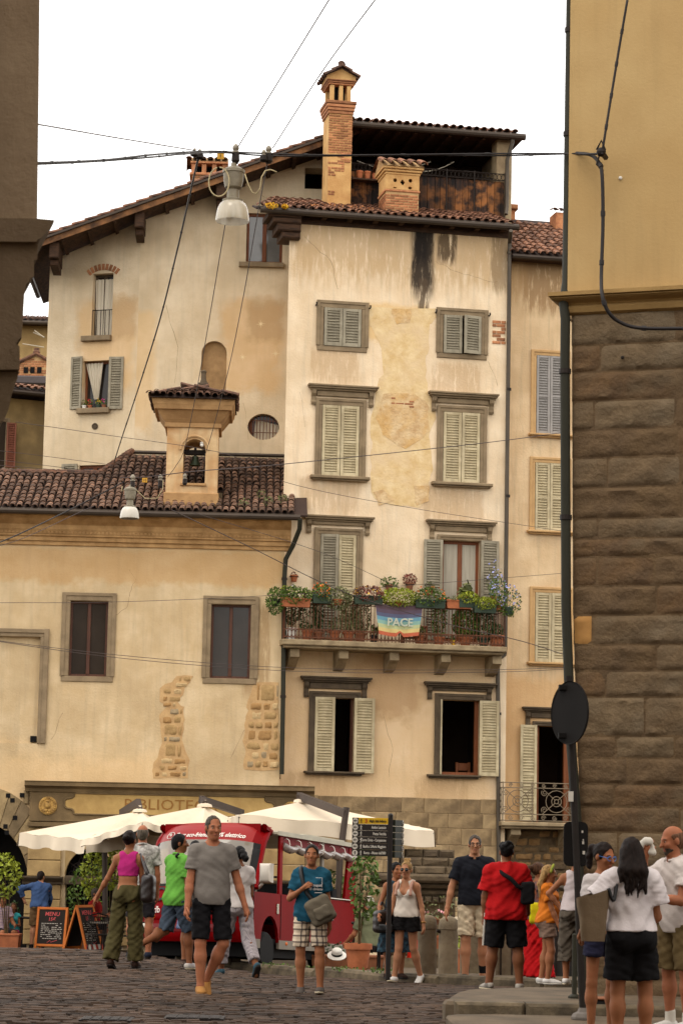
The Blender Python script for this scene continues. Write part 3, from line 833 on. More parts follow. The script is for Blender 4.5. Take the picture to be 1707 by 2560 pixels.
for k in range(5):
 a=PI*(k+.5)/5; cx=fm+.6*fr_*math.cos(a); cz=fz0+.1+.55*(fz1-fz0)*math.sin(a)
 scroll(b,cx,cz,.13,.2,s=1 if k<2.5 else-1,a0=a); scroll(b,cx+.12*(1 if k<2 else-1),cz-.12,.1,.2,s=-1 if k<2.5 else 1,a0=-a)
for k in range(7):
 a=PI*k/6; b.tube([(fm,.2,fz0+.02),(fm+fr_*.97*math.cos(a),.2,fz0+.02+(fz1-fz0)*.97*math.sin(a))],.012,5)
b.tube([(fu0,.2,fz0+.02),(fu1,.2,fz0+.02)],.02,5); b.build('fanlight_grille',M_iron,lib)
# dark archway and its old stonework
au0,au1,az0,az1=arch
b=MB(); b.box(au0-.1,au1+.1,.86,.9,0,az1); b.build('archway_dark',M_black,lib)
b=MB(); uc=au0+.15; ra=au1-uc
arc=[(uc+ra*math.cos(t*PI/2/10),az1-ra*1.35+ra*1.35*math.sin(t*PI/2/10)) for t in range(11)]
b.prism(arc+[(au1+.002,az1+.002)],-.004,.8); b.build('arch_head',M_pil,lib)
M_old=[mat('old_ashlar_%d'%k,C(*a),.9,c2=C(*c_),ns=3,amt=.8,bs=22,bump=.5) for k,(a,c_) in enumerate((((146,124,90),(112,94,66)),((166,142,102),(126,104,72)),((128,108,80),(98,82,58))))]
for k in range(9):
 t0,t1=k*PI/2/9,(k+1)*PI/2/9-.012; hgt=ra*1.35
 v=[(uc+rr_*math.cos(t),az1-hgt+rr_/ra*hgt*math.sin(t)) for rr_,t in ((ra+.01,t0),(ra+.62,t0),(ra+.62,t1),(ra+.01,t1))]
 t=MB(); t.prism(v,-.05-random.uniform(0,.015),.02); t.build('voussoir',M_old[k%3],lib)
o0,o1,oz0,oz1=LB.r(-50,1812,66,1990)
def kp(x,z):return ((x-uc)/(ra+.66))**2+((z-az1+ra*1.35)/((ra+.66)*1.35))**2>1.0 and x<o1-.05
rubble(lib,o0,o1,oz0,oz1,M_old,hmin=.24,hmax=.34,lmin=.25,lmax=.6,proud=.03,c=.02,keep=kp)
b=MB()
for (x,y) in ((20,1827),(52,1826),(30,1838),(36,1878),(14,1898),(17,1912)):
 u,z=LB.uz(x,y); b.box(u-.05,u+.05,-.062,.0,z-.05,z+.05)
b.build('putlog_hole',M_black,lib,kind='stuff')

# ------------------------------------------------------------------ bell turret on the library roof
u,bb=roofb(450,1160)
P=LB.W(u,OE-bb*math.cos(SL),0)
zb=zG+.05+bb*math.sin(SL)+LB.z0
BT=Fac((P.x,P.y),.034,zb-.25)
bt=BT.root('bell_turret','small plastered bell turret with tiled cap standing on the library roof','bell turret')
M_bt=mat('turret_plaster',C(214,184,140),.9,c2=C(176,132,84),ns=2,amt=.7,bs=25,bump=.25,sc2=(1.0,C(186,136,86),.6),streak=.4)
M_btc=mat('turret_cornice',C(186,146,98),.9,c2=C(140,104,66),ns=2.5,amt=.7,bs=25,bump=.25)
su0,su1,sz0,sz1=BT.r(382,978,500,1165)
ou0,ou1,oz0,oz1=BT.r(421,1008,472,1110)
dp_=1.25
zr=oz1-(ou1-ou0)/2; om=(ou0+ou1)/2; orr=(ou1-ou0)/2
b=MB()
b.box(su0,ou0,0,dp_,0,sz1); b.box(ou1,su1,0,dp_,0,sz1); b.box(ou0,ou1,0,dp_,0,oz0)
arc=[(om+orr*math.cos(PI*t/14),zr+orr*math.sin(PI*t/14)) for t in range(15)]
for k in range(14):
 b.prism([arc[k],(arc[k][0],sz1),(arc[k+1][0],sz1),arc[k+1]],0,dp_)
b.build('shaft',M_bt,bt)
b=MB(); b.cbox(su0-.04,su1+.04,-.05,dp_+.05,0,BT.uz(450,1132)[1],.02); b.build('plinth',M_btc,bt)
b=MB(); b.cbox(ou0-.05,ou1+.03,-.06,.2,oz0-.06,oz0,.01); b.build('sill',M_btc,bt)
b=MB(); ag=[(om+(orr+.07)*math.cos(PI*t/12),-.02,zr+(orr+.07)*math.sin(PI*t/12)) for t in range(13)]
b.tube(ag,.03,6); b.build('arch_moulding',M_bt,bt)
b=MB()
zc=[sz1-.04,BT.uz(450,965)[1],BT.uz(450,945)[1],BT.uz(450,935)[1],BT.uz(450,922)[1]]
for (za,zz2,e0_,e1_) in ((zc[0],zc[0]+.1,.06,.06),(zc[0]+.1,zc[1],.03,.1),(zc[1],zc[2],.1,.24),(zc[2],zc[3],.3,.33),(zc[3],zc[4],.34,.37)):
 vs=[(su0-e0_,-e0_,za),(su1+e0_,-e0_,za),(su1+e0_,dp_+e0_,za),(su0-e0_,dp_+e0_,za),(su0-e1_,-e1_,zz2),(su1+e1_,-e1_,zz2),(su1+e1_,dp_+e1_,zz2),(su0-e1_,dp_+e1_,zz2)]
 b.add(vs,[(0,3,2,1),(4,5,6,7),(0,1,5,4),(1,2,6,5),(2,3,7,6),(3,0,4,7)])
b.build('cornice',M_btc,bt)
ru0,ru1=su0-.43,su1+.43; ym=dp_/2; zr0=zc[4]+.02
ms=math.radians(17)
for (p0,uu,ss,L,rn) in (((ru0,-.5,zr0),(1,0,0),(0,math.cos(ms),math.sin(ms)),ru1-ru0,ym+.5),((ru1,-.5,zr0),(0,1,0),(-math.cos(ms),0,math.sin(ms)),dp_+1,(ru1-ru0)/2),((ru0,dp_+.5,zr0),(0,-1,0),(math.cos(ms),0,math.sin(ms)),dp_+1,(ru1-ru0)/2)):
 kk=(lambda L,rn:(lambda a,c:c*.96<min(a+.15,L-a+.05)*rn/(min(rn,L/2))*1.0 and c<rn))(L,rn)
 tile_roof(bt,p0,uu,ss,int(L/.17),4,pitch=.17,run=.34,r=.078,m=M_tiledk,keep=kk,bed=False)
apex=(om+.15,ym,zr0+.42)
b=MB(); b.add([(ru0+.03,-.47,zr0-.02),(ru1-.03,-.47,zr0-.02),(ru1-.03,dp_+.47,zr0-.02),(ru0+.03,dp_+.47,zr0-.02),apex],[(0,1,2,3),(0,1,4),(1,2,4),(2,3,4),(3,0,4)]); b.build('roof_bed',M_bed,bt)
b=MB(); b.cbox(apex[0]-.12,apex[0]+.12,ym-.12,ym+.12,apex[2]-.1,apex[2]+.12,.03); b.lathe([(.1,0),(.06,.12),(.055,.25),(.075,.3),(.03,.34)],8,(apex[0],ym,apex[2]+.1)); b.build('finial',M_trimdk,bt)
bz=BT.uz(447,1030)[1]; bc=(BT.uz(448,1030)[0],.5)
M_bell=mat('bell_bronze',C(74,84,66),.5,metal=.6,c2=C(50,56,46),ns=6)
b=MB(); b.lathe([(.04,.2),(.07,.19),(.085,.08),(.12,.0),(.135,-.03),(.1,-.03),(.02,.1)],14,(bc[0],bc[1],bz-.3)); bl=b.build('bell',M_bell,bt,smooth=40)
b=MB(); b.box(ou0-.05,ou1+.05,bc[1]-.05,bc[1]+.05,bz-.06,bz+.04); b.box(bc[0]-.03,bc[0]+.03,bc[1]-.03,bc[1]+.03,bz-.12,bz+.1); b.build('bell_beam',M_iron,bt)
for k,x in enumerate((464,)):
 t=MB(); uu,_=BT.uz(x,1018); t.lathe([(.02,0),(.05,.03),(.035,.07),(.05,.1),(.02,.12)],8,(uu,.02,bz+.045)); t.build('insulator',M_white,bt)
# ------------------------------------------------------------------ tall house with the sloping roof edge
P=at(655*SF,800*SF,61.6)
GR=Fac((P.x,P.y),.034,-2.42)
gh=GR.root('gable_house','tall cream house with sloping roof edge, round-headed niche and barred oval window','building')
M_gab=stucco('gable_plaster',(224,204,172),(206,182,146),masks=[
 (GR.uz(320,1)[0],GR.uz(375,1)[0],GR.uz(400,990)[1],GR.uz(400,720)[1],.14,C(214,172,112),.45,0),
 (GR.uz(535,1)[0],GR.uz(662,1)[0],GR.uz(600,890)[1],GR.uz(600,695)[1],.2,C(210,164,104),.5,0),
 (GR.uz(590,1)[0],GR.uz(668,1)[0],GR.uz(600,780)[1],GR.uz(600,690)[1],.14,C(172,138,96),.55,0)],streak=.3)
uj=GR.uz(314,850)[0]; ur=GR.uz(756,600)[0]; ztop=GR.uz(750,300)[1]
niche=GR.r(462,783,520,925); oval=GR.r(569,950,641,1010); topw=GR.r(566,490,649,605); attic=GR.r(700,386,752,434)
mb=wall_mb(uj,ur,0,ztop,[(*niche,.16),(*oval,.3),(*topw,.22),(*attic,.6)],step=2.5)
w=weld(mb.build('wall',M_gab,gh))
def clip(o,co,no):
 b=bmesh.new(); b.from_mesh(o.data)
 bmesh.ops.bisect_plane(b,geom=b.verts[:]+b.edges[:]+b.faces[:],plane_co=co,plane_no=no,clear_outer=True)
 b.to_mesh(o.data); b.free()
# roof plane line on the wall plane (underside)
ra_,rb_=GR.uz(160,575),GR.uz(748,365)
rk=math.atan2(rb_[1]-ra_[1],rb_[0]-ra_[0])
rs_=Vector((math.cos(rk),0,math.sin(rk))); rn_=Vector((-math.sin(rk),0,math.cos(rk)))
clip(w,(ra_[0],0,ra_[1]+.1),rn_)
b=MB()
nm,nz=(niche[0]+niche[1])/2,(niche[1]-niche[0])/2
M_niche=mat('niche_plaster',C(168,134,92),.92,c2=C(134,104,70),ns=3,amt=.8,bs=25,bump=.25)
b.box(niche[0],niche[1],.14,.17,niche[2],niche[3]); b.build('niche',M_niche,gh)
def round_hole(parent,F_,h,y,m,top_only=True,ell=False,n=12):
 u0,u1,z0,z1=h; um,r_=(u0+u1)/2,(u1-u0)/2; b=MB()
 zc=(z0+z1)/2 if ell else z1-r_; rz=(z1-z0)/2 if ell else r_
 for s in (-1,1):
  for t_ in ((1,-1) if ell else (1,)):
   arc=[(um+s*r_*math.cos(t*PI/2/n),zc+t_*rz*math.sin(t*PI/2/n)) for t in range(n+1)]
   b.prism(arc+[(um+s*(r_+.002),zc+t_*(rz+.002))],-.001,y)
 return b.build('arch_head',m,parent)
round_hole(gh,GR,niche,.14,M_gab); round_hole(gh,GR,oval,.3,M_gab,ell=True)
b=MB(); b.box(oval[0],oval[1],.22,.25,oval[2],oval[3]); ov=b.build('oval_window',M_glass,gh)
b=MB(); b.box(oval[0]+.02,oval[0]+.12,.16,.22,oval[2],oval[3]); b.build('window_frame',M_wood,ov)
curtain(ov,((oval[0]+.2,oval[3]-.12),(oval[1]-.02,oval[3]-.25)),((oval[0]+.15,oval[2]+.02),(oval[1],oval[2]+.02)),.19)
for k in range(9):
 x=lerp(oval[0]+.03,oval[1]-.03,(k+.5)/9); b=MB(); b.tube([(x,.1,oval[2]),(x,.1,oval[3])],.011,5); b.build('bar',M_rust,ov)
for zz in (.3,.75):
 b=MB(); b.tube([(oval[0],.1,lerp(oval[2],oval[3],zz)),(oval[1],.1,lerp(oval[2],oval[3],zz))],.011,5); b.build('bar',M_rust,ov)
window(gh,*topw,y=.12,m=M_wood,gm=M_glasslt,t=.07)
s_=MB(); q=GR.r(549,604,652,615); s_.cbox(q[0],q[1],-.12,.05,q[2],q[3],.012); s_.build('sill',M_trim,gh)
interior(gh,*attic,.6,1.5)
for p_ in ([(600,450),(640,456),(690,450)],[(380,700),(410,800),(400,900)],[(560,925),(575,1030)]):crack(GR,gh,p_)
# eight-point stars of the faded fresco
M_star=mat('fresco_star',C(238,214,168),.9)
for (x,y) in ((599,744),(557,820),(633,812)):
 u,z=GR.uz(x,y); b=MB()
 for k in range(4):
  a=k*PI/4+.1; c,s=math.cos(a),math.sin(a); R_=.125 if k%2==0 else .09
  b.prism([(u+c*R_,z+s*R_),(u-s*.012,z+c*.012),(u-c*R_,z-s*R_),(u+s*.012,z-c*.012)],-.003-k*.0008,.001)
 b.build('fresco_star',M_star,gh)
# left wing, turned away
PJ=GR.W(uj,0,0)
GL=Fac((PJ.x,PJ.y),-.29,-2.42)
uL2=GL.uz(105,900)[0]
fw=GL.r(212,628,259,775); lw=GL.r(190,828,257,940); bw_=GL.r(182,1068,250,1110)
wing=MB(); wing=wall_mb(uL2,0,0,GL.uz(100,560)[1]+2.5,[(*fw,.3),(*lw,.3),(*bw_,.2)],step=2.5)
ML=Matrix.Translation((uj,0,0))@Matrix.Rotation(GL.yaw-GR.yaw,4,'Z')
def onwing(o):o.matrix_basis=ML@o.matrix_basis; return o
b=wing; o=b.build('side_wall',M_gab,gh); weld(o); onwing(o)
# cut the wing by the roof underside (in wing space)
no=(ML.to_3x3().inverted()@rn_); co=ML.inverted()@Vector((ra_[0],0,ra_[1]+.1)); clip(o,co,no)
o=window(gh,*fw,y=.22,m=M_trimdk,gm=M_glass); onwing(o)
cu=curtain(gh,((fw[0]+.02,fw[3]-.12),(fw[1]-.02,fw[3]-.12)),((fw[0]+.05,fw[2]+.02),(fw[1]-.06,fw[2]+.02)),.17); onwing(cu)
rl=MB()
for k in range(6):
 x=lerp(fw[0],fw[1]+.02,k/5); rl.tube([(x,.05,fw[2]),(x,.05,fw[2]+.72)],.01,5)
rl.tube([(fw[0]-.03,.05,fw[2]+.72),(fw[1]+.03,.05,fw[2]+.72)],.014,5); onwing(rl.build('window_rail',M_iron,gh))
for (x0,x1,y) in ((190,257,780),(180,254,946)):
 q=GL.r(x0,y-8,x1,y+4); s_=MB(); s_.cbox(q[0],q[1],-.13,.04,q[2],q[3],.012); onwing(s_.build('sill',M_trim,gh))
# brick arch over the french window
um,uz_=(fw[0]+fw[1])/2,fw[3]
for k in range(9):
 a=lerp(-.66,.66,k/8); R_=.62; cz=uz_+.17-R_
 M=ML@Matrix.Translation((um+R_*math.sin(a),-.015,cz+R_*math.cos(a)))@Matrix.Rotation(a,4,'Y')
 t=MB(); t.cbox(-.036,.036,-.01,.03,-.08,.08,.006); link('brick',t.mesh('brick',M_brick),gh,M=M)
slats_begin()
s1=GL.r(163,820,191,940); s2=GL.r(252,820,284,940)
onwing(shutter(gh,GL,s1[0],s1[1],s1[2],s1[3],M_shgrey,out=.06,ang=-12,hinge='r')); onwing(shutter(gh,GL,s2[0],s2[1],s2[2],s2[3],M_shgrey,out=.06,ang=-8,hinge='l'))
s3=GL.r(144,1066,180,1110); onwing(shutter(gh,GL,*s3,M_shgrey,out=.04))
slats_end(gh,M_shgrey)
o=window(gh,*lw,y=.22,m=M_wood,gm=M_glass,mull=False); onwing(o)
cu=curtain(gh,((lw[0]+.03,lw[3]-.05),(lw[0]+.5,lw[3]-.04)),((lw[0]+.28,lw[2]+.28),(lw[0]+.4,lw[2]+.28)),.12,amp=.03); onwing(cu)
o=window(gh,*bw_,y=.12,m=M_wood,gm=M_glass,mull=True,t=.07); onwing(o)
t=MB(); u,z=GL.uz(219,979); t.lathe([(.08,0),(.085,.02),(.06,.025),(.055,.01)],14,M=Matrix.Translation((u,0,z))@Matrix.Rotation(PI/2,4,'X')); onwing(t.build('round_vent',M_trimdk,gh))
# flower pots on that sill
for k,(x,y,m_,lab) in enumerate(((196,932,M_white,'small white pot at the left end of the window sill behind the cream curtain'),(209,934,M_terra,'red geranium pot on the sill between the open grey shutters'),(228,934,M_potgreen,'yellow flowering pot on the sill between open grey shutters'),(241,934,M_terra2,'magenta flower pot at the right end of the curtained window sill'))):
 u,_=GL.uz(x,y); zz=lw[2]; Pp=GL.W(u,.05,zz)
 t=thing('flower_pot',lab,'flower pot',Pp,GL.yaw,group='pots on the curtained window sill')
 pot_mb(.06,.1,10).build('pot',m_,t,smooth=40)
 l=MB(); leaves(l,(0,0,.17),(.08,.06,.08),40,.05,seed=k); l.build('foliage',L_green,t,fix=False)
 if k:f_=MB(); leaves(f_,(0,-.02,.2),(.08,.06,.07),14,.045,seed=k+9); f_.build('flowers',(None,mat('flower_red',C(190,40,40),.6),F_yel,mat('flower_magenta',C(190,40,110),.6))[k],t,fix=False)
# roof: slab, verge tiles, fascia, purlins
uA=GL.P.x  # noqa
La=GR.uz(80,610)[0]-.15; Lb=ur+1.2
org=Vector((ra_[0],0,ra_[1]))+rs_*((La-ra_[0])/rs_.x)
LL=(Lb-La)/rs_.x
b=MB()
MR=Matrix(((rs_.x,0,rn_.x,org.x),(0,1,0,0),(rs_.z,0,rn_.z,org.z),(0,0,0,1)))
b.box(0,LL,-1.05,5,.12,.2,M=MR); roof=b.build('roof',M_beam,gh)
b=MB(); b.box(-.02,LL,-1.1,-1.06,.06,.2,M=MR); b.build('fascia_board',mat('fascia_wood',C(140,96,58),.8,c2=C(70,48,32),ns=3,amt=1,bs=25,bump=.3),roof)
b=MB(); b.box(-.03,LL,-1.16,-1.05,.205,.26,M=MR); b.build('flashing',M_gutter,roof)
me=_tile_mesh('tile',.42,.085,M_tile)
for c_ in range(3):
 for k in range(int(LL/.34)):
  M=MR@Matrix.Translation((k*.34,-1.05+c_*.2+random.uniform(-.02,.02),.27))@Matrix.Rotation(-PI/2+random.uniform(-.05,.05),4,'Z')
  link('roof_tile',me,roof,M=M)
b=MB(); b.box(0,LL,-.95,5,.21,.28,M=MR); b.build('roof_bed',M_bed,roof)
for (x,y,xe) in ((318,535,0),(122,608,0),(505,462,0)):
 u,z=GR.uz(x,y,.9); b=MB(); zz=org.z+(u-org.x)*math.tan(rk)
 b.cbox(u-.1,u+.14,-.98,.3,zz-.3,zz+.1,.02); b.cbox(u-.08,u+.12,-.8,.3,zz-.46,zz-.301,.02); b.build('purlin',M_beam,roof)
for k in range(14):
 x=lerp(.3,LL-.3,k/13); b=MB(); b.box(x,x+.09,-1.0,.5,.03,.118,M=MR); b.build('rafter',M_beam,roof)
b=MB(); b.tube([GL_p for GL_p in (org+Vector((-.1,-1.2,.1)),org+Vector((-.1,4,.1)))],.07,8); b.build('gutter',M_gutter,roof)
# brick chimney behind that roof and the dormer roof behind it
cx0,cx1,cz0,cz1=GR.r(437,352,523,470,-3)
b=MB(); b.box(cx0+.05,cx1-.05,3,4.0,cz0-1,GR.uz(480,403,-3)[1]); ch=b.build('chimney',M_mort,gh)
zz=GR.uz(480,403,-3)[1]; zt=GR.uz(480,376,-3)[1]
brick_face(ch,(cx0+.05,3,zz-.85),(1,0,0),13,cx1-cx0-.1)
b=MB(); b.cbox(cx0-.02,cx1+.02,2.95,4.05,zz,zz+.07,.01); b.cbox(cx0,cx1,2.95,4.05,zt,zt+.06,.01); b.build('cornice',M_brick,ch)
for k in range(4):
 x=lerp(cx0+.03,cx1-.15,k/3); b=MB(); b.cbox(x,x+.12,3.0,3.15,zz+.07,zt-.001,.01); b.cbox(x,x+.12,3.8,3.95,zz+.07,zt-.001,.01); b.build('chimney_pier',M_brick,ch)
b=MB(); b.box(cx0+.15,cx1-.15,3.3,3.7,zz+.07,zt); b.build('flue',M_black,ch)
for (yy,sg) in ((2.9,1),(4.1,-1)):
 for k in range(6):
  M=Matrix.Translation((cx0-.05+k*(cx1-cx0)/5.2,yy,zt+.06))@Matrix.Rotation(0 if sg>0 else PI,4,'Z')@Matrix.Rotation(.35,4,'X'); link('roof_tile',_tile_mesh('tile',.65,.09,M_tile),ch,M=M)
b=MB(); b.prism([(2.95,zt+.055),(3.5,zt+.3),(4.05,zt+.055)],cx0,cx1,axis='x'); b.build('cap',M_mort,ch)
da,db=GR.uz(525,425,-3.5),GR.uz(700,350,-3.5)
b=MB(); b.prism([(da[0],da[1]-.3),(db[0],da[1]-.3),(db[0],db[1]-.08),(da[0]+.1,da[1]-.08)],3.6,4.5); dm=b.build('dormer',M_gab,gh)
q=Vector((db[0]-da[0],0,db[1]-da[1])); Lq=q.length; q.normalize()
MD=Matrix(((q.x,0,-q.z,da[0]),(0,1,0,3.4),(q.z,0,q.x,da[1]),(0,0,0,1)))
b=MB(); b.box(-.3,Lq+.3,0,1.2,-.08,.0,M=MD); b.build('dormer_roof',M_gutter,dm)
for k in range(int(Lq/.34)+1):link('roof_tile',me,dm,M=MD@Matrix.Translation((k*.34-.2,.05,0))@Matrix.Rotation(-PI/2,4,'Z'))

# ------------------------------------------------------------------ tower house (main facade)
P=at(653*SF,1400*SF,58.2)
TW=Fac((P.x,P.y),.195,-2.6)
tw=TW.root('tower_house','tall narrow cream house with green shutters, flowered balcony and roof terrace','building')
uT0=TW.uz(652,1100)[0]; uT1=TW.uz(1168,1000)[0]; zT=TW.uz(930,522)[1]
B4a=TW.r(722,1603,812,1772); B4b=TW.r(1010,1608,1100,1780)
B3a=TW.r(733,1228,816,1468); B3b=TW.r(1013,1242,1100,1474)
B2a=TW.r(738,932,824,1095); B2b=TW.r(1016,948,1101,1110)
B1a=TW.r(743,709,829,796); B1b=TW.r(1017,726,1103,813)
low=TW.r(872,2160,995,2215)
stx=TW.uz(980,1)[0]
uxz=lambda x,y:TW.uz(x,y)
M_tow=stucco('tower_plaster',(238,216,184),(224,196,158),masks=[
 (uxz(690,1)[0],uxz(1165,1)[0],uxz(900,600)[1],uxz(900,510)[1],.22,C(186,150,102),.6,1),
 (uxz(850,1)[0],uxz(990,1)[0],uxz(900,780)[1],uxz(900,700)[1],.1,C(216,174,104),.6,0),
 (uxz(660,1)[0],uxz(1145,1)[0],uxz(900,1950)[1],uxz(900,1500)[1],.25,C(206,168,118),.6,0),
 (uxz(850,1)[0],uxz(990,1)[0],uxz(900,1640)[1],uxz(900,1505)[1],.3,C(160,118,74),.5,0),
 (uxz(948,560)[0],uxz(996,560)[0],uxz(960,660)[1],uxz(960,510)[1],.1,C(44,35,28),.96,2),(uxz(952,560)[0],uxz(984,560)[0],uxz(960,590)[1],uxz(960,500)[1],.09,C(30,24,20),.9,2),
 (uxz(964,560)[0],uxz(984,560)[0],uxz(960,800)[1],uxz(960,640)[1],.04,C(84,68,52),.85,1),
 (uxz(1008,560)[0],uxz(1046,560)[0],uxz(960,585)[1],uxz(960,535)[1],.06,C(70,54,38),.85,1),(uxz(1130,560)[0],uxz(1166,560)[0],uxz(960,640)[1],uxz(960,520)[1],.08,C(120,98,70),.6,1)]+[(uxz(a,1)[0],uxz(b_,1)[0],uxz(900,y+55)[1],uxz(900,y)[1],.1,C(170,132,88),.4,1) for a,b_,y in ((715,842,1106),(992,1122,1120),(735,836,812),(1008,1112,830),(700,830,1783),(985,1095,1792))],streak=.4)
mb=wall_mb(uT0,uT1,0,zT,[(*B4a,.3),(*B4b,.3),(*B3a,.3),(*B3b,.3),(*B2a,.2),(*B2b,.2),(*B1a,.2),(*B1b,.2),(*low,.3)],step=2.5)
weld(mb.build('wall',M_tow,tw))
b=MB(); b.add([(uT0,0.001,0),(uT0+.68,3.6,0),(uT0+.68,3.6,zT),(uT0,0.001,zT)],[(0,1,2,3)]); b.add([(uT1,0.001,0),(uT1,6,0),(uT1,6,zT),(uT1,.001,zT)],[(0,1,2,3)]); b.build('side_wall',M_tow,tw)
slats_begin()
for p_ in ([(1000,600),(1040,622),(1100,640),(1150,650)],[(700,545),(760,600),(780,680)],[(690,900),(705,1000)],[(1120,830),(1150,900)],[(880,1640),(900,1720),(890,1800)]):crack(TW,tw,p_)
# row 1: small square windows, stone frames
for h,fr_,op in ((B1a,(729,696,841,811),0),(B1b,(1004,713,1116,828),1)):
 s=surround(tw,*h,w=.15,out=.03)
 um=(h[0]+h[1])/2
 shutter(tw,TW,h[0]+.01,um-.005,h[2],h[3],M_shgrey,out=.02,ang=3*op); shutter(tw,TW,um+.005,h[1]-.01,h[2],h[3],M_shgrey,out=.02+.02*op,ang=14*op,hinge='r')
 interior(tw,*h,.2,.8)
 for sx in (h[0]-.2,h[1]+.2):
  k=MB(); k.tube([(sx,0,h[3]+.05),(sx,-.12,h[3]+.05),(sx,-.12,h[3]+.1)],.02,5); k.build('shutter_hook',M_iron,s)
# row 2: tall closed windows under cornices
for h,c_,sl in ((B2a,(706,866,882),(711,846,1093)),(B2b,(982,1141,899),(989,1127,1108))):
 s=surround(tw,*h,w=.13,bottom=False)
 a0,a1=TW.uz(c_[0],900)[0],TW.uz(c_[1],900)[0]; hood(s,a0,a1,TW.uz((c_[0]+c_[1])/2,c_[2]+5)[1],h[3]+.16)
 q0,q1=TW.uz(sl[0],1100)[0],TW.uz(sl[1],1100)[0]; sill(s,q0,q1,h[2])
 um=(h[0]+h[1])/2
 shutter(tw,TW,h[0]+.01,um-.005,h[2]+.01,h[3],M_shcream,out=.01); shutter(tw,TW,um+.005,h[1]-.01,h[2]+.01,h[3],M_shcream,out=.01,hinge='r',ang=1.5)
 interior(tw,*h,.2,.8)
# row 3: balcony doors
s=surround(tw,*B3a,w=.12,bottom=False); hood(s,TW.uz(695,1200)[0],TW.uz(857,1200)[0],TW.uz(775,1186)[1],B3a[3]+.17,proj=.2)
um=(B3a[0]+B3a[1])/2
shutter(tw,TW,B3a[0]+.01,um,B3a[2],B3a[3],M_shgrey,out=.02,ang=8); shutter(tw,TW,um+.01,B3a[1]-.01,B3a[2],B3a[3],M_shcream,out=.01,hinge='r'); interior(tw,*B3a,.2,.8)
s=surround(tw,*B3b,w=.1,bottom=False); hood(s,TW.uz(977,1200)[0],TW.uz(1137,1200)[0],TW.uz(1055,1197)[1],B3b[3]+.16,proj=.2)
wdo=window(tw,*B3b,y=.14,m=M_wood,gm=M_glass,t=.075)
curtain(wdo,((B3b[0]+.06,B3b[3]-.08),(B3b[1]-.06,B3b[3]-.08)),((B3b[0]+.06,B3b[2]+.1),(B3b[1]-.06,B3b[2]+.1)),.125,m=mat('net_curtain',C(176,166,148),.9,c2=C(140,130,112),ns=4,stretch=(5,5,.2)),amp=.006,waves=6)
interior(tw,*B3b,.25,1.0)
s1=TW.r(970,1240,1013,1470); s2=TW.r(1100,1243,1142,1470)
shutter(tw,TW,*s1,M_shgrey,out=.07,ang=4,hinge='l'); shutter(tw,TW,*s2,M_shgrey,out=.07,ang=4,hinge='r')
# row 4: open windows
for h,c_,sl in ((B4a,(689,851,1549),(697,833,1773)),(B4b,(972,1136,1562),(979,1100,1780))):
 s=surround(tw,*h,w=.12,bottom=False,m=M_trimdk)
 hood(s,TW.uz(c_[0],1560)[0],TW.uz(c_[1],1560)[0],TW.uz((c_[0]+c_[1])/2,c_[2]+6)[1],h[3]+.16,m=M_trimdk)
 sill(s,TW.uz(sl[0],1775)[0],TW.uz(sl[1],1775)[0],h[2],m=M_trimdk,t=.05)
 interior(tw,*h,.3,2.2)
s1=TW.r(722,1601,767,1773); s2=TW.r(811,1604,857,1776); shutter(tw,TW,*s1,M_shcream,out=.03,ang=10); shutter(tw,TW,*s2,M_shcream,out=.08,ang=6,hinge='l')
s1=TW.r(979,1605,1014,1778); s2=TW.r(1098,1610,1142,1783); shutter(tw,TW,*s1,M_shcream,out=.03,ang=-35,hinge='r'); shutter(tw,TW,*s2,M_shcream,out=.08,ang=8,hinge='l')
b=MB(); b.cbox(B4b[1]-.09,B4b[1],.1,.2,B4b[2],B4b[3],.01); b.cbox(B4b[0],B4b[1]-.09,.1,.18,B4b[2],B4b[2]+.07,.01); b.build('window',M_wood,tw)
b=MB(); b.cbox(B4a[1]-.06,B4a[1],.1,.2,B4a[2],B4a[3],.01); b.build('window',M_wooddk,tw)
slats_end(tw,M_shcream)
q=TW.r(1060,1735,1084,1778); Pp=TW.W(q[0],-.6,q[2]-.4)
t=thing('chair','pale wooden chair back in dark room behind the lower right open window','chair',Pp,TW.yaw)
b=MB(); b.cbox(0,.06,0,.06,0,.7,.01); b.cbox(.3,.36,0,.06,0,.7,.01); b.cbox(.06,.3,0,.05,.5,.68,.01); b.build('backrest',M_wood,t); b=MB(); b.cbox(0,.36,.06,.4,.25,.3,.01); b.build('seat',M_wood,t)
# worn plaster between the windows, bricks showing
M_wp=mat('worn_plaster',C(226,200,154),.93,c2=C(206,172,118),ns=3.5,amt=.9,bs=14,bump=.5,sc2=(1.3,C(216,188,148),.8))
M_wp2=mat('bare_plaster',C(220,192,148),.93,c2=C(190,152,106),ns=5,amt=.9,bs=16,bump=.8,sc2=(2,C(206,160,92),.6))
def TP(l):return [TW.uz(x,y) for x,y in l]
patch(tw,TP([(845,703),(1000,708),(1002,730),(985,745),(985,800),(975,830),(980,880),(990,915),(1000,960),(985,1000),(992,1060),(985,1110),(985,1140),(960,1165),(895,1160),(860,1145),(850,1090),(855,1030),(850,990),(862,900),(880,860),(875,800),(862,770),(845,745)]),M_wp,y=-.006,amp=.05)
patch(tw,TP([(880,905),(950,905),(985,935),(985,990),(965,1010),(930,1030),(880,1000),(862,960)]),M_wp2,y=-.012,amp=.06)
patch(tw,TP([(900,708),(945,712),(940,740),(910,745)]),M_wp2,y=-.013,amp=.05)
patch(tw,TP([(855,1130),(880,1125),(905,1150),(870,1162)]),M_wp2,y=-.013,amp=.03); patch(tw,TP([(950,1115),(985,1115),(985,1150),(955,1160)]),M_wp2,y=-.014,amp=.03)
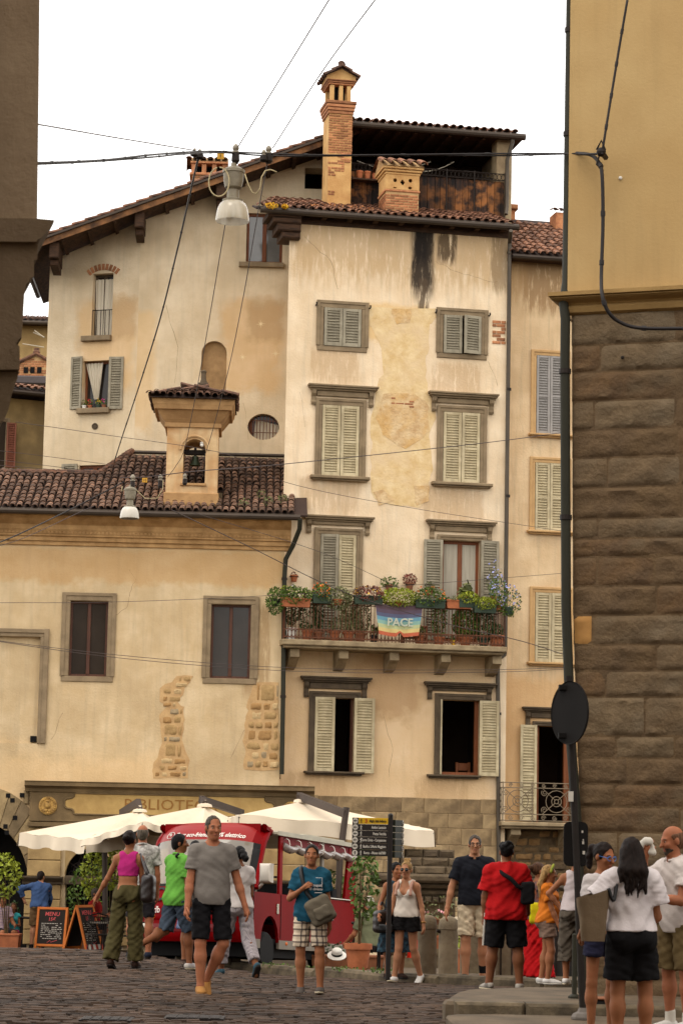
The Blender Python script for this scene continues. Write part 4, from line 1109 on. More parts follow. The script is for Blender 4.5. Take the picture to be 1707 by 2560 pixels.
def TB(x0,y0,x1,y1,rows):
 u0,u1,z0,z1=TW.r(x0,y0,x1,y1); brick_face(tw,(u0,-.004,z0),(1,0,0),rows,u1-u0,h=(z1-z0)/rows,L=.22,proud=.012,keep=lambda a,j:random.random()<.75)
TB(898,912,950,935,4); TB(1130,735,1160,790,7)
# balcony
bu0,bu1=TW.uz(648,1480,.95)[0],TW.uz(1163,1490,.95)[0]; bz1=TW.uz(900,1476,.95)[1]; bz0=bz1-.13
b=MB(); b.cbox(bu0,bu1,-.98,.02,bz0,bz1,.02); b.cbox(bu0+.06,bu1-.06,-.9,.02,bz0-.06,bz0-.001,.02)
bal=b.build('balcony',M_slab,tw)
for x in (675,787,903,1021,1138):
 u=TW.uz(x,1500,.6)[0]; b=MB()
 b.prism([(.02,bz0-.07),(-.72,bz0-.07),(-.74,bz0-.26),(-.6,bz0-.3),(-.3,bz0-.46),(.02,bz0-.52)],u-.11,u+.11,axis='x'); b.build('bracket',M_slab,bal)
zr_=bz1+.94; b0,b1=bu0+.05,bu1-.05; n=62
for k in range(n+1):
 x=lerp(b0,b1,k/n); b=MB(); b.tube([(x,-.93,bz1),(x,-.93,zr_)],.009,4); link('baluster',b.mesh('baluster',M_rust),bal)
for k in range(1,9):
 for x in (b0,b1):
  b=MB(); b.tube([(x,-.93+k*.11,bz1),(x,-.93+k*.11,zr_)],.009,4); link('baluster',b.mesh('baluster',M_rust),bal)
rl=MB()
for z in (bz1+.05,bz1+.24,zr_-.1,zr_):rl.tube([(b0,-.02,z),(b0,-.93,z),(b1,-.93,z),(b1,-.02,z)],.013,5)
rl.build('railing',M_rust,bal)
for k in range(n // 1):
 x=lerp(b0,b1,(k+.5)/n); b=MB(); b.tube([(x+.042*math.cos(a*PI/5),-.93,bz1+.145+.085*math.sin(a*PI/5)) for a in range(10)],.008,4,closed=True); link('railing_ring',b.mesh('railing_ring',M_rust),bal)
for k in range(0,n,1):
 if 24<k<44:
  x=lerp(b0,b1,(k+.5)/n); b=MB(); b.tube([(x+.035*math.cos(a*PI/4),-.93,zr_-.05+.035*math.sin(a*PI/4)) for a in range(8)],.008,4,closed=True); link('railing_ring',b.mesh('railing_ring',M_rust),bal)
# stone base courses
M_ash=[mat('base_ashlar_%d'%k,C(*a),.9,c2=C(*c_),ns=2.2,amt=.9,bs=22,bump=.45,sc2=(1.5,C(92,74,52),.4)) for k,(a,c_) in enumerate((((166,140,102),(112,92,66)),((146,121,87),(96,79,57)),((182,156,116),(132,109,78))))]
zz=[TW.uz(1050,y)[1] for y in (1833,1868,1902,1941,1978,2015)]+[TW.uz(1050,2015)[1]-.4*k for k in range(1,9)]
n1=TW.uz(1143,1900)[0]
for k in range(len(zz)-1):
 if zz[k+1]<.1:break
 rubble(tw,TW.uz(702,1900)[0],n1,zz[k+1],zz[k],M_ash,hmin=9,hmax=9,lmin=.3,lmax=.95,proud=.022,c=.006,jit=.004,name='ashlar',gap=.012,
           keep=lambda x,z:not (low[0]-.1<x<low[1]+.1 and low[2]-.1<z<low[3]+.05))
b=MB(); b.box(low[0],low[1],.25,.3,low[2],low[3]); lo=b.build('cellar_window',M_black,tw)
for k in range(6):
 x=lerp(low[0],low[1],(k+.5)/6); b=MB(); b.tube([(x,.06,low[2]),(x,.06,low[3])],.014,5); b.build('bar',M_rust,lo)
for t_ in (.3,.75):b=MB(); b.tube([(low[0],.06,lerp(low[2],low[3],t_)),(low[1],.06,lerp(low[2],low[3],t_))],.014,5); b.build('bar',M_rust,lo)
rubble(tw,TW.uz(657,1)[0],TW.uz(686,1)[0],TW.uz(670,1790)[1],TW.uz(670,1590)[1],M_ash,hmin=.25,hmax=.4,lmin=.25,lmax=.4,proud=.015,c=.015,name='ashlar')
# downpipe at the right of the facade
q=[]
for (x,y,o_) in ((1172,530,.5),(1169,560,.1),(1167,760,.06),(1164,1000,.06),(1160,1370,.06),(1159,1490,.06),(1158,1503,.06),(1143,1514,.06),(1142,1530,.06),(1143,1700,.06),(1143,1880,.06),(1144,1990,.06)):
 u,z=TW.uz(x,y,o_); q.append((u,-o_-.02,z))
b=MB(); b.tube(q,.05,8); dpi=b.build('downpipe',M_pipe,tw,smooth=40)
for y in (590,895,1140,1400,1640):
 u=float(np.interp(y,[530,760,1370,1490,1530,1880],[TW.uz(x_,y_)[0] for x_,y_ in ((1169,530),(1167,760),(1160,1370),(1159,1490),(1142,1530),(1143,1880))])); z=TW.uz(1160,y)[1]
 b=MB(); b.tube([(u,-.08,z-.03),(u,-.08,z+.03)],.065,8); b.build('pipe_bracket',M_iron,dpi)
# eaves: gutter, rafters, tiles
OT=.42
g0,g1=TW.uz(598,486,OT)[0],TW.uz(1190,520,OT)[0]; zg=TW.uz(900,502,OT)[1]
b=MB(); b.tube([(g0,-OT,zg),(g1,-OT,zg)],.08,10); b.build('gutter',M_gutter,tw)
b=MB(); b.add([(g0,-OT+.05,zg+.02),(g1,-OT+.05,zg+.02),(g1,3.4,zg+1.32),(g0+1.0,3.4,zg+1.32),(g0,-OT+.05,zg+.05),(g1,-OT+.05,zg+.05),(g1,3.4,zg+1.36),(g0+1.0,3.4,zg+1.36)],[(0,3,2,1),(4,5,6,7),(0,1,5,4),(1,2,6,5),(2,3,7,6),(3,0,4,7)]); eav=b.build('eaves_board',M_beam,tw)
b=MB(); b.box(uT0,uT1,-.03,.02,zT-.1,zg+.019); b.build('eaves_beam',M_beam,eav)
for k in range(9):
 x=lerp(g0+.9,g1-.4,k/8); b=MB(); b.cbox(x,x+.12,-OT+.12,.2,zg-.07,zg+.018,.01); b.build('rafter',M_beam,eav)
x0=TW.uz(617,500,.4)[0]; x1=TW.uz(681,500,.2)[0]
for k,(o_,d_,h_) in enumerate(((.38,.0,.12),(.34,.12,.14),(.3,.26,.18),(.24,.44,.16))):
 b=MB(); b.cbox(x0+k*.12,x1+.1,-o_,.5,zg-d_-h_,zg-d_-.002,.03); b.build('bracket',M_beam,eav)
sT=math.radians(19)
tile_roof(tw,(g0,-OT,zg+.04),(1,0,0),(0,math.cos(sT),math.sin(sT)),int((g1-g0)/.205),9,pitch=.205,m=M_tile,keep=lambda a,c:a>c*.3-.1)
# moss, dry leaves on the tiles
for k,(x,y,m_,lab,R_) in enumerate(((625,474,F_yel,'bright yellow lichen clump on the left end of tower roof tiles',(.16,.1,.07)),(655,480,F_yel,'smaller yellow lichen clump on the tower roof tiles',(.08,.1,.05)),(800,488,leafm('dry_leaf',C(196,130,72),C(160,96,56)),'heap of dry orange leaves on tower tiles below the tall chimney',(.9,.25,.08)))):
 u,z=TW.uz(x,y,.6); t=thing('lichen' if k<2 else 'dry_leaves',lab,'lichen' if k<2 else 'dry leaves',TW.W(u,.55 if k<2 else-.2,zg+.2+(.26 if k==2 else 0)),TW.yaw)
 l=MB(); leaves(l,(0,0,-.12),R_,160,.05,seed=k); l.build('foliage',m_,t,fix=False)
# roof terrace behind: posts, roof, boarded parapet
YL=1.9
def TL(x,y):return TW.uz(x,y,-YL)
l0,l1=TL(800,400)[0],TL(1176,400)[0]; zf,zp,zo,zl=TL(980,500)[1]-.6,TL(980,405)[1],TL(980,318)[1],TL(990,308)[1]
b=MB(); b.box(l0,l1,YL+2.6,YL+2.7,zf,zo+.3); b.box(l0,l0+.05,YL,YL+2.7,zf,zo+.3); b.box(l0,l1,YL,YL+2.7,zf-.1,zf); terr=b.build('roof_terrace',M_dark,tw)
p0,p1=TL(1139,400)[0],TL(1174,400)[0]
M_post=mat('terrace_pier',C(172,150,116),.9,c2=C(128,108,82),ns=3,amt=.8,bs=22,bump=.3)
b=MB(); b.cbox(p0,p1,YL-.03,YL+.5,zf,zo+.12,.02); b.box(p1-.12,p1,YL+.5,YL+2.7,zf,zo+.12); b.build('pier',M_post,terr)
e0,e1=TL(801,310)[0],TL(1197,310)[0]
b=MB(); b.tube([(e0,YL-.35,zl),(e1,YL-.35,zl)],.085,10); b.build('gutter',M_gutter,terr)
b=MB(); b.box(e0,e1,YL-.3,YL+2.8,zl,zl+.05); b.build('ceiling',M_beam,terr)
for k in range(8):
 x=lerp(e0+.3,p0,k/8); b=MB(); b.cbox(x,x+.1,YL-.25,YL+2.7,zl-.1,zl-.002,.01); b.build('rafter',M_beam,terr)
tile_roof(terr,(e0,YL-.38,zl+.05),(1,0,0),(0,math.cos(.2),math.sin(.2)),int((e1-e0)/.2),2,pitch=.2)
a0,a1=l0+.02,TL(1156,450)[0]; x=a0; zb_=TL(980,503)[1]-.35
while x<a1-.05:
 wv=random.uniform(.12,.2); b=MB(); b.cbox(x,min(x+wv,a1)-.008,YL-.06-random.uniform(0,.012),YL-.02,zb_,zp-.02+random.uniform(-.01,.01),.006); b.build('plank',M_plank,terr); x += wv
b=MB()
for z in (zp+.0,zp+.17):b.tube([(a0,YL-.1,z),(a1,YL-.1,z)],.014,5)
for k in range(40):
 x=lerp(a0+.05,a1-.05,k/39); b.tube([(x+.05*math.cos(a*PI/4),YL-.1,zp+.085+.07*math.sin(a*PI/4)) for a in range(8)],.008,4,closed=True)
for x in (a1,lerp(a0,a1,.62),lerp(a0,a1,.8)):b.tube([(x,YL-.12,zb_),(x,YL-.12,zp+.2)],.018,5)
q0,q1=TL(1072,385),TL(1140,400); b.tube([(q0[0],YL+.3,zp),(q0[0],YL+.3,q0[1]),(q1[0],YL+.3,q0[1]-.02)],.012,5); b.tube([(q0[0],YL+.3,(q0[1]+zp)/2+.06),(q1[0],YL+.3,(q0[1]+zp)/2)],.012,5)
b.build('railing',M_iron,terr)
b=MB(); q=[(TL(x,y)[0],YL-.12-o_,TL(x,y)[1]) for x,y,o_ in ((1168,318,.2),(1168,335,.2),(1160,372,.04),(1159,480,.04),(1156,497,.1))]; b.tube(q,.05,8); b.build('downpipe',M_pipe,terr,smooth=40)
for k,(xa,xb,sag) in enumerate(((835,1005,18),(905,1060,24))):
 b=MB(); pts=[]
 for i in range(9):
  x=lerp(xa,xb,i/8); y=lerp(350,352,i/8)+sag*(1-(2*i/8-1)**2); p=TL(x,y); pts.append((p[0],YL+.8,p[1]))
 b.tube(pts,.012,4); b.build('washing_line',M_curt,terr)
b=MB(); q0,q1=TL(803,414),TL(872,414); b.cbox(q0[0],q1[0],YL-.3,YL-.07,q0[1]-.05,q0[1],.01); shelf=b.build('shelf',M_beam,terr)
for k,x in enumerate((822,840,857)):
 u,z=TL(x,414); t=thing('flower_pot',('leftmost','middle','rightmost')[k]+' of three empty terracotta pots on the roof terrace shelf','flower pot',TW.W(u,-YL+.19,q0[1]),TW.yaw,group='terracotta pots on the terrace shelf')
 pot_mb(.085,.2,14).build('pot',M_terra,t,smooth=40); MB().lathe([(.076,0),(.078,.01),(.01,.012)],12,(0,0,.165)).build('soil',M_soil,t)
# tall chimney
yc=1.3
def TC(x,y):return TW.uz(x,y,-yc)
c0,c1=TC(753,400)[0],TC(806,400)[0]; cw=(c1-c0); dpt=.75
zA,zB,zC_,zD,zE_,zF=[TC(780,y)[1] for y in (500,262,232,195,166,150)]
b=MB(); b.box(c0,c1,yc,yc+dpt,zA-.8,zB); ch=b.build('chimney',M_plas,tw)
z35=TC(780,352)[1]
brick_face(ch,(c0,yc,z35),(1,0,0),int((zB-z35)/.062),cw,h=.062,L=.2); brick_face(ch,(c1,yc,z35),(0,1,0),int((zB-z35)/.062),dpt,h=.062,L=.2)
for (y_,xa,xb,r_) in ((408,753,770,4),(447,753,768,3),(372,775,806,4),(392,753,790,4),(470,753,762,3)):
 ua,za=TC(xa,y_); ub,_=TC(xb,y_); brick_face(ch,(ua,yc,za),(1,0,0),r_,ub-ua,h=.062,L=.17,keep=lambda a,j:random.random()<.8)
def corn(parent,z0,z1,e0_,e1_,n=3,m=M_brick,c0=c0,c1=c1,y0=yc,d=dpt):
 for k in range(n):
  a,c_=lerp(z0,z1,k/n),lerp(z0,z1,(k+1)/n)-.008; e=lerp(e0_,e1_,k/max(1,n-1)); b=MB(); b.cbox(c0-e,c1+e,y0-e,y0+d+e,a,c_,.012); b.build('cornice',m,parent)
corn(ch,zB,zC_,.03,.09,4)
for x in (c0+.02,c0+cw*.42,c1-.14):
 for y_ in (yc+.01,yc+dpt-.13):
  b=MB(); b.cbox(x,x+.1,y_,y_+.12,zC_,zD-.001,.01); b.build('chimney_pier',M_plas,ch)
b=MB(); b.box(c0+.16,c1-.16,yc+.2,yc+dpt-.2,zC_,zD); b.build('flue',M_black,ch)
corn(ch,zD,TC(780,183)[1],.03,.08,3)
cm=(c0+c1)/2
zH=TC(780,183)[1]; zP=TC(778,158)[1]
b=MB(); b.prism([(c0-.07,zH),(c1+.07,zH),(c1+.07,zH+.1),(cm,zP),(c0-.07,zH+.1)],yc-.02,yc+dpt+.02); b.build('cap',M_plas,ch)
for s_ in (-1,1):
 dv=Vector((s_*(cw/2+.14),0,(zH+.02)-(zP+.02)));
 for k in range(5):
  for j in range(2):
   pz=Vector((cm,yc-.08+k*.2,zP+.03))+dv*(1-j*.5); ss=(-dv).normalized(); uu=Vector((0,1,0)); nn=uu.cross(ss); nn=nn if nn.z>0 else-nn; uu=ss.cross(nn)
   link('roof_tile',_tile_mesh('tile',.32,.09,M_tiledk),ch,M=Matrix(((uu.x,ss.x,nn.x,pz.x),(uu.y,ss.y,nn.y,pz.y),(uu.z,ss.z,nn.z,pz.z),(0,0,0,1))))
b=MB(); b.tube([(cm,yc-.1,zP+.09),(cm,yc+dpt+.1,zP+.09)],.08,8); b.ball((cm,yc+.05,zP+.16),(.09,.09,.07),8,6); b.build('ridge_tile',M_tiledk,ch,smooth=40)
# small pierced chimney on the eaves
yc=.35
c0,c1=TC(886,440)[0],TC(961,440)[0]; d2=.8
z1_,z2_,z3_,z4_,z5_=[TC(920,y)[1] for y in (505,441,402,384,362)]
b=MB(); b.box(c0,c1,yc,yc+d2,z1_,z2_); c2_=b.build('chimney',M_mort,tw)
brick_face(c2_,(c0,yc,z1_+.12),(1,0,0),int((z2_-z1_-.12)/.066),c1-c0,h=.066,L=.23); brick_face(c2_,(c0,yc+d2,z1_+.12),(0,-1,0),int((z2_-z1_-.12)/.066),d2,h=.066,L=.23)
corn(c2_,z2_,z2_+.06,.03,.03,1,c0=c0,c1=c1,y0=yc,d=d2)
hs=[]; um,zm=(c0+c1)/2,(z2_+.06+z3_)/2
for (x,y) in ((907,416),(942,417),(906,438-2),(941,437-2)):hs.append(TC(x,y-2))
wb=MB(); r_=.048
cells=sorted([(u-r_,u+r_,z-r_,z+r_) for u,z in hs])+[(um-.065,um+.065,zm-.075,zm+.075)]
cells=[(a,b_,max(c_,z2_+.08),min(d_,z3_-.02)) for a,b_,c_,d_ in cells]
wall_mb(c0-.01,c1+.01,z2_+.06,z3_,[(*c_,.2) for c_ in cells],y=yc-.01,mb=wb)
wb.box(c0-.01,c0+.05,yc,yc+d2,z2_+.06,z3_); wb.box(c1-.05,c1+.01,yc,yc+d2,z2_+.06,z3_)
pn=wb.build('pierced_panel',M_plas,c2_)
fl=MB()
for k,c_ in enumerate(cells):
 u,z=(c_[0]+c_[1])/2,(c_[2]+c_[3])/2
 ru,rz=(c_[1]-c_[0])/2,(c_[3]-c_[2])/2; nn=6 if k<4 else 1
 for sx in (-1,1):
  for sz in (-1,1):
   arc=[(u+sx*ru*math.cos(t*PI/2/nn),z+sz*rz*math.sin(t*PI/2/nn)) for t in range(nn+1)]
   fl.prism(arc+[(u+sx*(ru+.001),z+sz*(rz+.001))],yc-.011,yc+.1)
fl.build('pierced_rims',M_plas,pn,kind='stuff')
b=MB(); b.box(c0+.06,c1-.06,yc+.25,yc+d2,z2_,z3_); b.build('flue',M_black,c2_)
corn(c2_,z3_,z4_,.03,.1,3,c0=c0,c1=c1,y0=yc,d=d2,m=M_plas)
for k in range(5):
 for j,yy in enumerate((yc-.2,)):
  M=Matrix.Translation((c0-.08+k*(c1-c0+.16)/4,yy,z4_+.02))@Matrix.Rotation(.42,4,'X'); link('roof_tile',_tile_mesh('tile',.6,.1,M_tile),c2_,M=M)
  M=Matrix.Translation((c0-.08+k*(c1-c0+.16)/4,yc+d2+.2,z4_+.02))@Matrix.Rotation(PI,4,'Z')@Matrix.Rotation(.42,4,'X'); link('roof_tile',_tile_mesh('tile',.6,.1,M_tile),c2_,M=M)
b=MB(); b.prism([(yc-.12,z4_),(yc+d2/2,z4_+.28),(yc+d2+.12,z4_)],c0-.1,c1+.1,axis='x'); b.build('cap',M_mort,c2_)

# ------------------------------------------------------------------ narrow house at the right
u=TW.uz(1172,1000)[0]; PN=TW.W(u,-.35,0)
NR=Fac((PN.x,PN.y),.195,-2.6)
nh=NR.root('narrow_house','narrow ochre house squeezed between the tower house and the dark stone corner','building')
n0,n1=-.1,NR.uz(1440,1000)[0]; zN=NR.uz(1240,592)[1]
W1,W2,W3=NR.r(1230,818,1294,998),NR.r(1227,1064,1296,1220),NR.r(1227,1362,1303,1522)
W4=NR.r(1230,1668,1308,1892)
M_nar=stucco('narrow_plaster',(224,196,156),(206,174,132),masks=[
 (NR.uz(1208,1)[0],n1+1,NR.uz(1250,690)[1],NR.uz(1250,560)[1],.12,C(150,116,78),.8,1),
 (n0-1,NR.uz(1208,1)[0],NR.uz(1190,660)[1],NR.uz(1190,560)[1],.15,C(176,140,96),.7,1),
 (n0-1,n1+1,-1,NR.uz(1190,1560)[1],.25,C(196,150,96),.6,0)],streak=.55)
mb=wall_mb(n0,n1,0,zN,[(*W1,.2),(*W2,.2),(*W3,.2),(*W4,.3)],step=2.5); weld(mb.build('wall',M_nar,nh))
slats_begin()
M_trimo=mat('window_stone_ochre',C(196,158,108),.85,c2=C(168,130,84),ns=3,amt=.6,bs=30,bump=.2)
for h,m_,sx,sy in ((W1,M_shblue,1212,1000),(W2,M_shcream,1208,1222),(W3,M_shcream,1208,1524)):
 s=surround(nh,*h,w=.11,m=M_trimo,out=.035,bottom=False); um=(h[0]+h[1])/2
 sill(s,NR.uz(sx,sy)[0],h[1]+.25,h[2],m=M_trimo,proj=.16,t=.05)
 shutter(nh,NR,h[0]+.01,um-.005,h[2]+.01,h[3],m_,out=.0); shutter(nh,NR,um+.005,h[1]-.01,h[2]+.01,h[3],m_,out=.0,hinge='r')
 interior(nh,*h,.2,.6)
s=surround(nh,*W4,w=.08,m=M_trimdk,bottom=False); hood(s,NR.uz(1197,1630)[0],NR.uz(1340,1630)[0],NR.uz(1260,1625)[1],W4[3]+.14,m=M_trimdk,proj=.18)
s1=NR.r(1190,1665,1229,1885); shutter(nh,NR,*s1,M_shcream,out=.07,ang=5,hinge='r',pitch=.07)
b=MB(); b.cbox(W4[0],W4[0]+.08,.05,.15,W4[2],W4[3],.01); b.cbox(W4[1]-.14,W4[1],.05,.15,W4[2],W4[3],.01); b.build('window',M_wood,nh); interior(nh,*W4,.3,2)
slats_end(nh,M_shcream)
q0,q1=NR.uz(1150,1890,.7)[0],NR.uz(1345,1890,.7)[0]; zb1=NR.uz(1230,1888,.7)[1]
b=MB(); b.cbox(q0,q1,-.72,.02,zb1-.1,zb1,.02); b.cbox(q0+.06,q1-.06,-.64,.02,zb1-.16,zb1-.101,.02); bl2=b.build('balcony',M_slab,nh)
for x in (1170,1290):
 uu=NR.uz(x,1900,.4)[0]; b=MB(); b.prism([(.02,zb1-.17),(-.5,zb1-.17),(-.52,zb1-.3),(-.3,zb1-.4),(.02,zb1-.6)],uu,uu+.24,axis='x'); b.build('bracket',M_slab,bl2)
M_ironlt=mat('painted_iron',C(128,112,90),.6,metal=.2)
zt_=zb1+.92; y_=-.66; r0_,r1_=q0+.05,q1-.05
b=MB()
for z in (zb1+.03,zb1+.18,zt_-.12,zt_):b.tube([(r0_,-.02,z),(r0_,y_,z),(r1_,y_,z)],.012,5)
for x in (r0_,lerp(r0_,r1_,.36),lerp(r0_,r1_,.98)):b.tube([(x,y_,zb1),(x,y_,zt_+.02)],.014,5)
b.build('railing',M_ironlt,bl2)
b=MB()
for pc in (.18,.66):
 cx=lerp(r0_,r1_,pc); cz=(zb1+zt_)/2+.03; R_=.26
 for rr2 in (R_,.12,.05):b.tube([(cx+rr2*math.cos(a*PI/8),y_,cz+rr2*math.sin(a*PI/8)) for a in range(16)],.01,4,closed=True)
 for k in range(4):
  a=k*PI/2+PI/4; b.tube([(cx+.05*math.cos(a),y_,cz+.05*math.sin(a)),(cx+.48*math.cos(a),y_,cz+.42*math.sin(a))],.009,4)
  scroll(b,cx+.42*math.cos(a),cz+.28*math.sin(a),.08,y_,s=1 if k%2 else-1,a0=a,rad=.009)
for k in range(7):scroll(b,lerp(r0_+.05,r1_-.05,(k+.5)/7),zb1+.1,.06,y_,s=1 if k%2 else-1,rad=.009); scroll(b,lerp(r0_+.05,r1_-.05,(k+.5)/7),zt_-.06,.05,y_,s=-1 if k%2 else 1,rad=.009)
for k in range(4):
 zc_=lerp(zb1+.2,zt_-.15,(k+.5)/4)
 for yy in (-.2,-.45):b.tube([(r0_,yy+.08*math.cos(a*PI/4),zc_+.09*math.sin(a*PI/4)) for a in range(8)],.01,4,closed=True)
b.build('ironwork',M_ironlt,bl2)
M_lowst=[mat('low_stone_%d'%k,C(*a),.9,c2=C(*c_),ns=4,amt=.8,bs=22,bump=.6) for k,(a,c_) in enumerate((((118,92,60),(84,66,44)),((146,112,70),(108,80,50)),((96,78,54),(70,56,40))))]
rs1=MB()
b=MB(); b.box(NR.uz(1146,2000)[0],n1,-.012,.0,0,NR.uz(1240,1905)[1]); b.build('mortar_bed',M_lowst[2],nh)
rubble(nh,NR.uz(1146,2000)[0],n1,.0,NR.uz(1240,1905)[1],M_lowst,hmin=.14,hmax=.26,lmin=.18,lmax=.5,proud=.05,rough=True,budget=300,rest=rs1)
if rs1.v:rs1.build('stones',M_lowst[0],nh,kind='stuff')
b=MB(); pts=[(NR.uz(x,y,.1)[0],-.14,NR.uz(x,y,.1)[1]) for x,y in ((1147,1990),(1150,2002),(1180,2012),(1240,2025),(1330,2050))]; b.tube(pts,.05,8); b.build('drain_pipe',M_pipe,nh,smooth=40)
# its roof
OG=.5; gz=NR.uz(1240,592,OG)[1]; ga,gb=NR.uz(1176,590,OG)[0],n1+.3
b=MB(); b.tube([(ga,-OG,gz),(gb,-OG,gz)],.06,8); b.build('gutter',M_gutter,nh)
b=MB(); b.box(ga,gb,-OG+.06,4,gz-.01,gz+.04); b.build('eaves_board',M_beam,nh)
tile_roof(nh,(ga,-OG-.02,gz+.05),(1,0,0),(0,math.cos(.47),math.sin(.47)),int((gb-ga)/.19),10,pitch=.19,m=M_tile)
# chimney stub and roof end behind
q=NR.r(1276,487,1300,530,-2); b=MB(); b.cbox(q[0],q[1]+.5,2,2.6,q[2]-1.2,q[3],.03); c3=b.build('chimney',M_brick,nh)
for k in range(6):link('roof_tile',_tile_mesh('tile',.3,.08,M_tiledk),c3,M=Matrix.Translation((q[0]-.05+k*.16,1.95,q[3]))@Matrix.Rotation(.3,4,'X'))
q=TW.r(1170,470,1183,505,-3.4); b=MB(); b.cbox(q[0],q[1],3.4,3.8,q[2]-.5,q[3],.02); c4=b.build('chimney',M_brick,tw)
b=MB(); b.cbox(q[0]-.05,q[1]+.05,3.3,3.9,q[3]-.14,q[3],.03); b.build('cornice',M_brick,c4)
# ------------------------------------------------------------------ far houses at the left edge
M_far1=stucco('far_plaster',(178,148,98),(150,122,78)); M_far2=stucco('far_plaster_pale',(226,198,148),(206,176,126)); M_far3=stucco('far_plaster_olive',(160,134,88),(122,100,64),dark=(100,82,54))
P=at(80*SF,800*SF,92); FA=Fac((P.x,P.y),.05,-3.2); fa=FA.root('far_house','far ochre house with tiled eaves glimpsed left of the tall cream house','building')
q=FA.r(-60,747,140,1100); b=MB(); b.box(q[0],q[1],0,6,0,q[3]); b.build('wall',M_far1,fa)
b=MB(); b.tube([(q[0],-.6,q[3]),(q[1],-.6,q[3])],.08,8); b.build('gutter',M_gutter,fa); b=MB(); b.box(q[0],q[1],-.5,3,q[3]+.0,q[3]+.06); b.build('eaves_board',M_beam,fa)
tile_roof(fa,(FA.uz(20,740)[0],-.6,q[3]+.06),(1,0,0),(0,math.cos(.3),math.sin(.3)),14,4,pitch=.22)
b=MB(); a0,a1=FA.uz(78,767),FA.uz(104,778); a2=FA.uz(82,765)
b.tube([(a0[0],-.3,a0[1]),(a1[0],-.3,a1[1])],.02,4); b.tube([(a2[0],-.5,a2[1]),(a1[0],-.5,a1[1]-.05)],.02,4); a0=FA.uz(54,793); b.tube([(a0[0],-.3,a0[1]),(a1[0],-.3,FA.uz(104,801)[1])],.02,4); b.build('washing_line',M_curt,fa)
P=at(80*SF,870*SF,82); FB=Fac((P.x,P.y),.03,-3.0); fb=FB.root('far_cream_house','far cream house with a gabled brick chimney head above its gutter','building')
q=FB.r(-60,880,140,1100); b=MB(); b.box(q[0],q[1],0,5,0,q[3]); b.build('wall',M_far2,fb)
q2=FB.r(-60,862,140,881,.3); b=MB(); b.cbox(q2[0],q2[1],-.35,.2,q2[2],q2[3],.04); b.build('gutter',mat('gutter_slate',C(84,74,72),.6),fb)
c=FB.r(42,835,104,862); t0=FB.uz(84,812)[1]; cm=FB.uz(84,812)[0]; hw=cm-c[0]
b=MB(); b.box(cm-hw,cm+hw,.05,.7,c[2],c[3]); b.prism([(cm-hw,c[3]),(cm+hw,c[3]),(cm,t0-.06)],.05,.7); ch=b.build('chimney',M_mort,fb)
brick_face(ch,(cm-hw,.05,c[2]),(1,0,0),8,hw*2,h=.075,L=.22,keep=lambda a,j:random.random()<.85)
for x in (60,75,91):
 h_=FB.r(x-5,843,x+5,856); b=MB(); b.box(h_[0],h_[1],.0,.06,h_[2],h_[3]); b.build('smoke_hole',M_black,ch)
for s_ in (-1,1):
 b=MB(); b.tube([(cm,.0,t0),(cm+s_*(hw+.1),.0,c[3]-.02)],.06,6); b.tube([(cm,.6,t0),(cm+s_*(hw+.1),.6,c[3]-.02)],.06,6); b.build('cap_tile',M_tile,ch)
b=MB(); b.lathe([(.1,0),(.13,.1),(.09,.14),(.1,.22),(.02,.24)],8,(cm,.1,t0-.02)); b.build('finial',M_tile,ch)
P=at(60*SF,1000*SF,70); FD=Fac((P.x,P.y),.42,-3.0); fd=FD.root('olive_house','shaded olive house with red-brown shutter low at the left edge','building')
q=FD.r(-80,905,100,1120); b=MB(); b.box(q[0],q[1]+.5,0,4,0,q[3]-.1); b.build('wall',M_far3,fd)
slats_begin(); s=FD.r(14,972,35,1075); shutter(fd,FD,*s,M_shbrown,out=.05,ang=14); slats_end(fd,M_shbrown)
s=FD.r(-14,968,12,1078); surround(fd,*s,w=.08); b=MB(); b.box(s[0],s[1],-.01,.04,s[2],s[3]); b.build('window',M_glass,fd)
b=MB(); b.tube([(q[0],-.55,q[3]),(q[1]+.6,-.55,q[3])],.07,8); b.build('gutter',M_gutter,fd); b=MB(); b.box(q[0],q[1]+.6,-.5,2,q[3]+.01,q[3]+.07); b.build('eaves_board',M_beam,fd)
tile_roof(fd,(FD.uz(20,905)[0],-.6,q[3]+.07),(1,0,0),(0,math.cos(.3),math.sin(.3)),12,2,pitch=.2)

# ------------------------------------------------------------------ near building at the left edge
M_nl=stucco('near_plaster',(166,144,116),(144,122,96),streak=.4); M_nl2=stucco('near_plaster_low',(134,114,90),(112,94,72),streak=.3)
DN=13.0
def nl(x,y):p=at(x,y,DN); return (p.x,p.z)
nb=thing('corner_building','near shaded building at the left edge with moulded cornice and curved corbel','building',(0,DN,0))
def nlpart(name,pts,m,d0=0.0,d1=5.0):
 P=[nl(x,y) for x,y in pts]; n=len(P); b=MB()
 vs=[(x,d0,z) for x,z in P]+[(x-.24*(d1-d0),d1,z) for x,z in P]
 b.add(vs,[tuple(range(n)),tuple(reversed(range(n,2*n)))]+[(i,i+n,(i+1)%n+n,(i+1)%n) for i in range(n)]); return b.build(name,m,nb)
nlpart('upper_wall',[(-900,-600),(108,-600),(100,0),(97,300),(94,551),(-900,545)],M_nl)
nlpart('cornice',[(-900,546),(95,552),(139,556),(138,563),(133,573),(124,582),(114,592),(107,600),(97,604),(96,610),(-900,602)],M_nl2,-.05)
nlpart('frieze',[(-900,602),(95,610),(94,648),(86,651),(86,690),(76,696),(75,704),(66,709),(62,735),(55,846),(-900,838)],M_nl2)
nlpart('moulding',[(-900,839),(53,847),(50,851),(45,856),(43,864),(52,868),(52,926),(-900,940)],M_nl2,-.03)
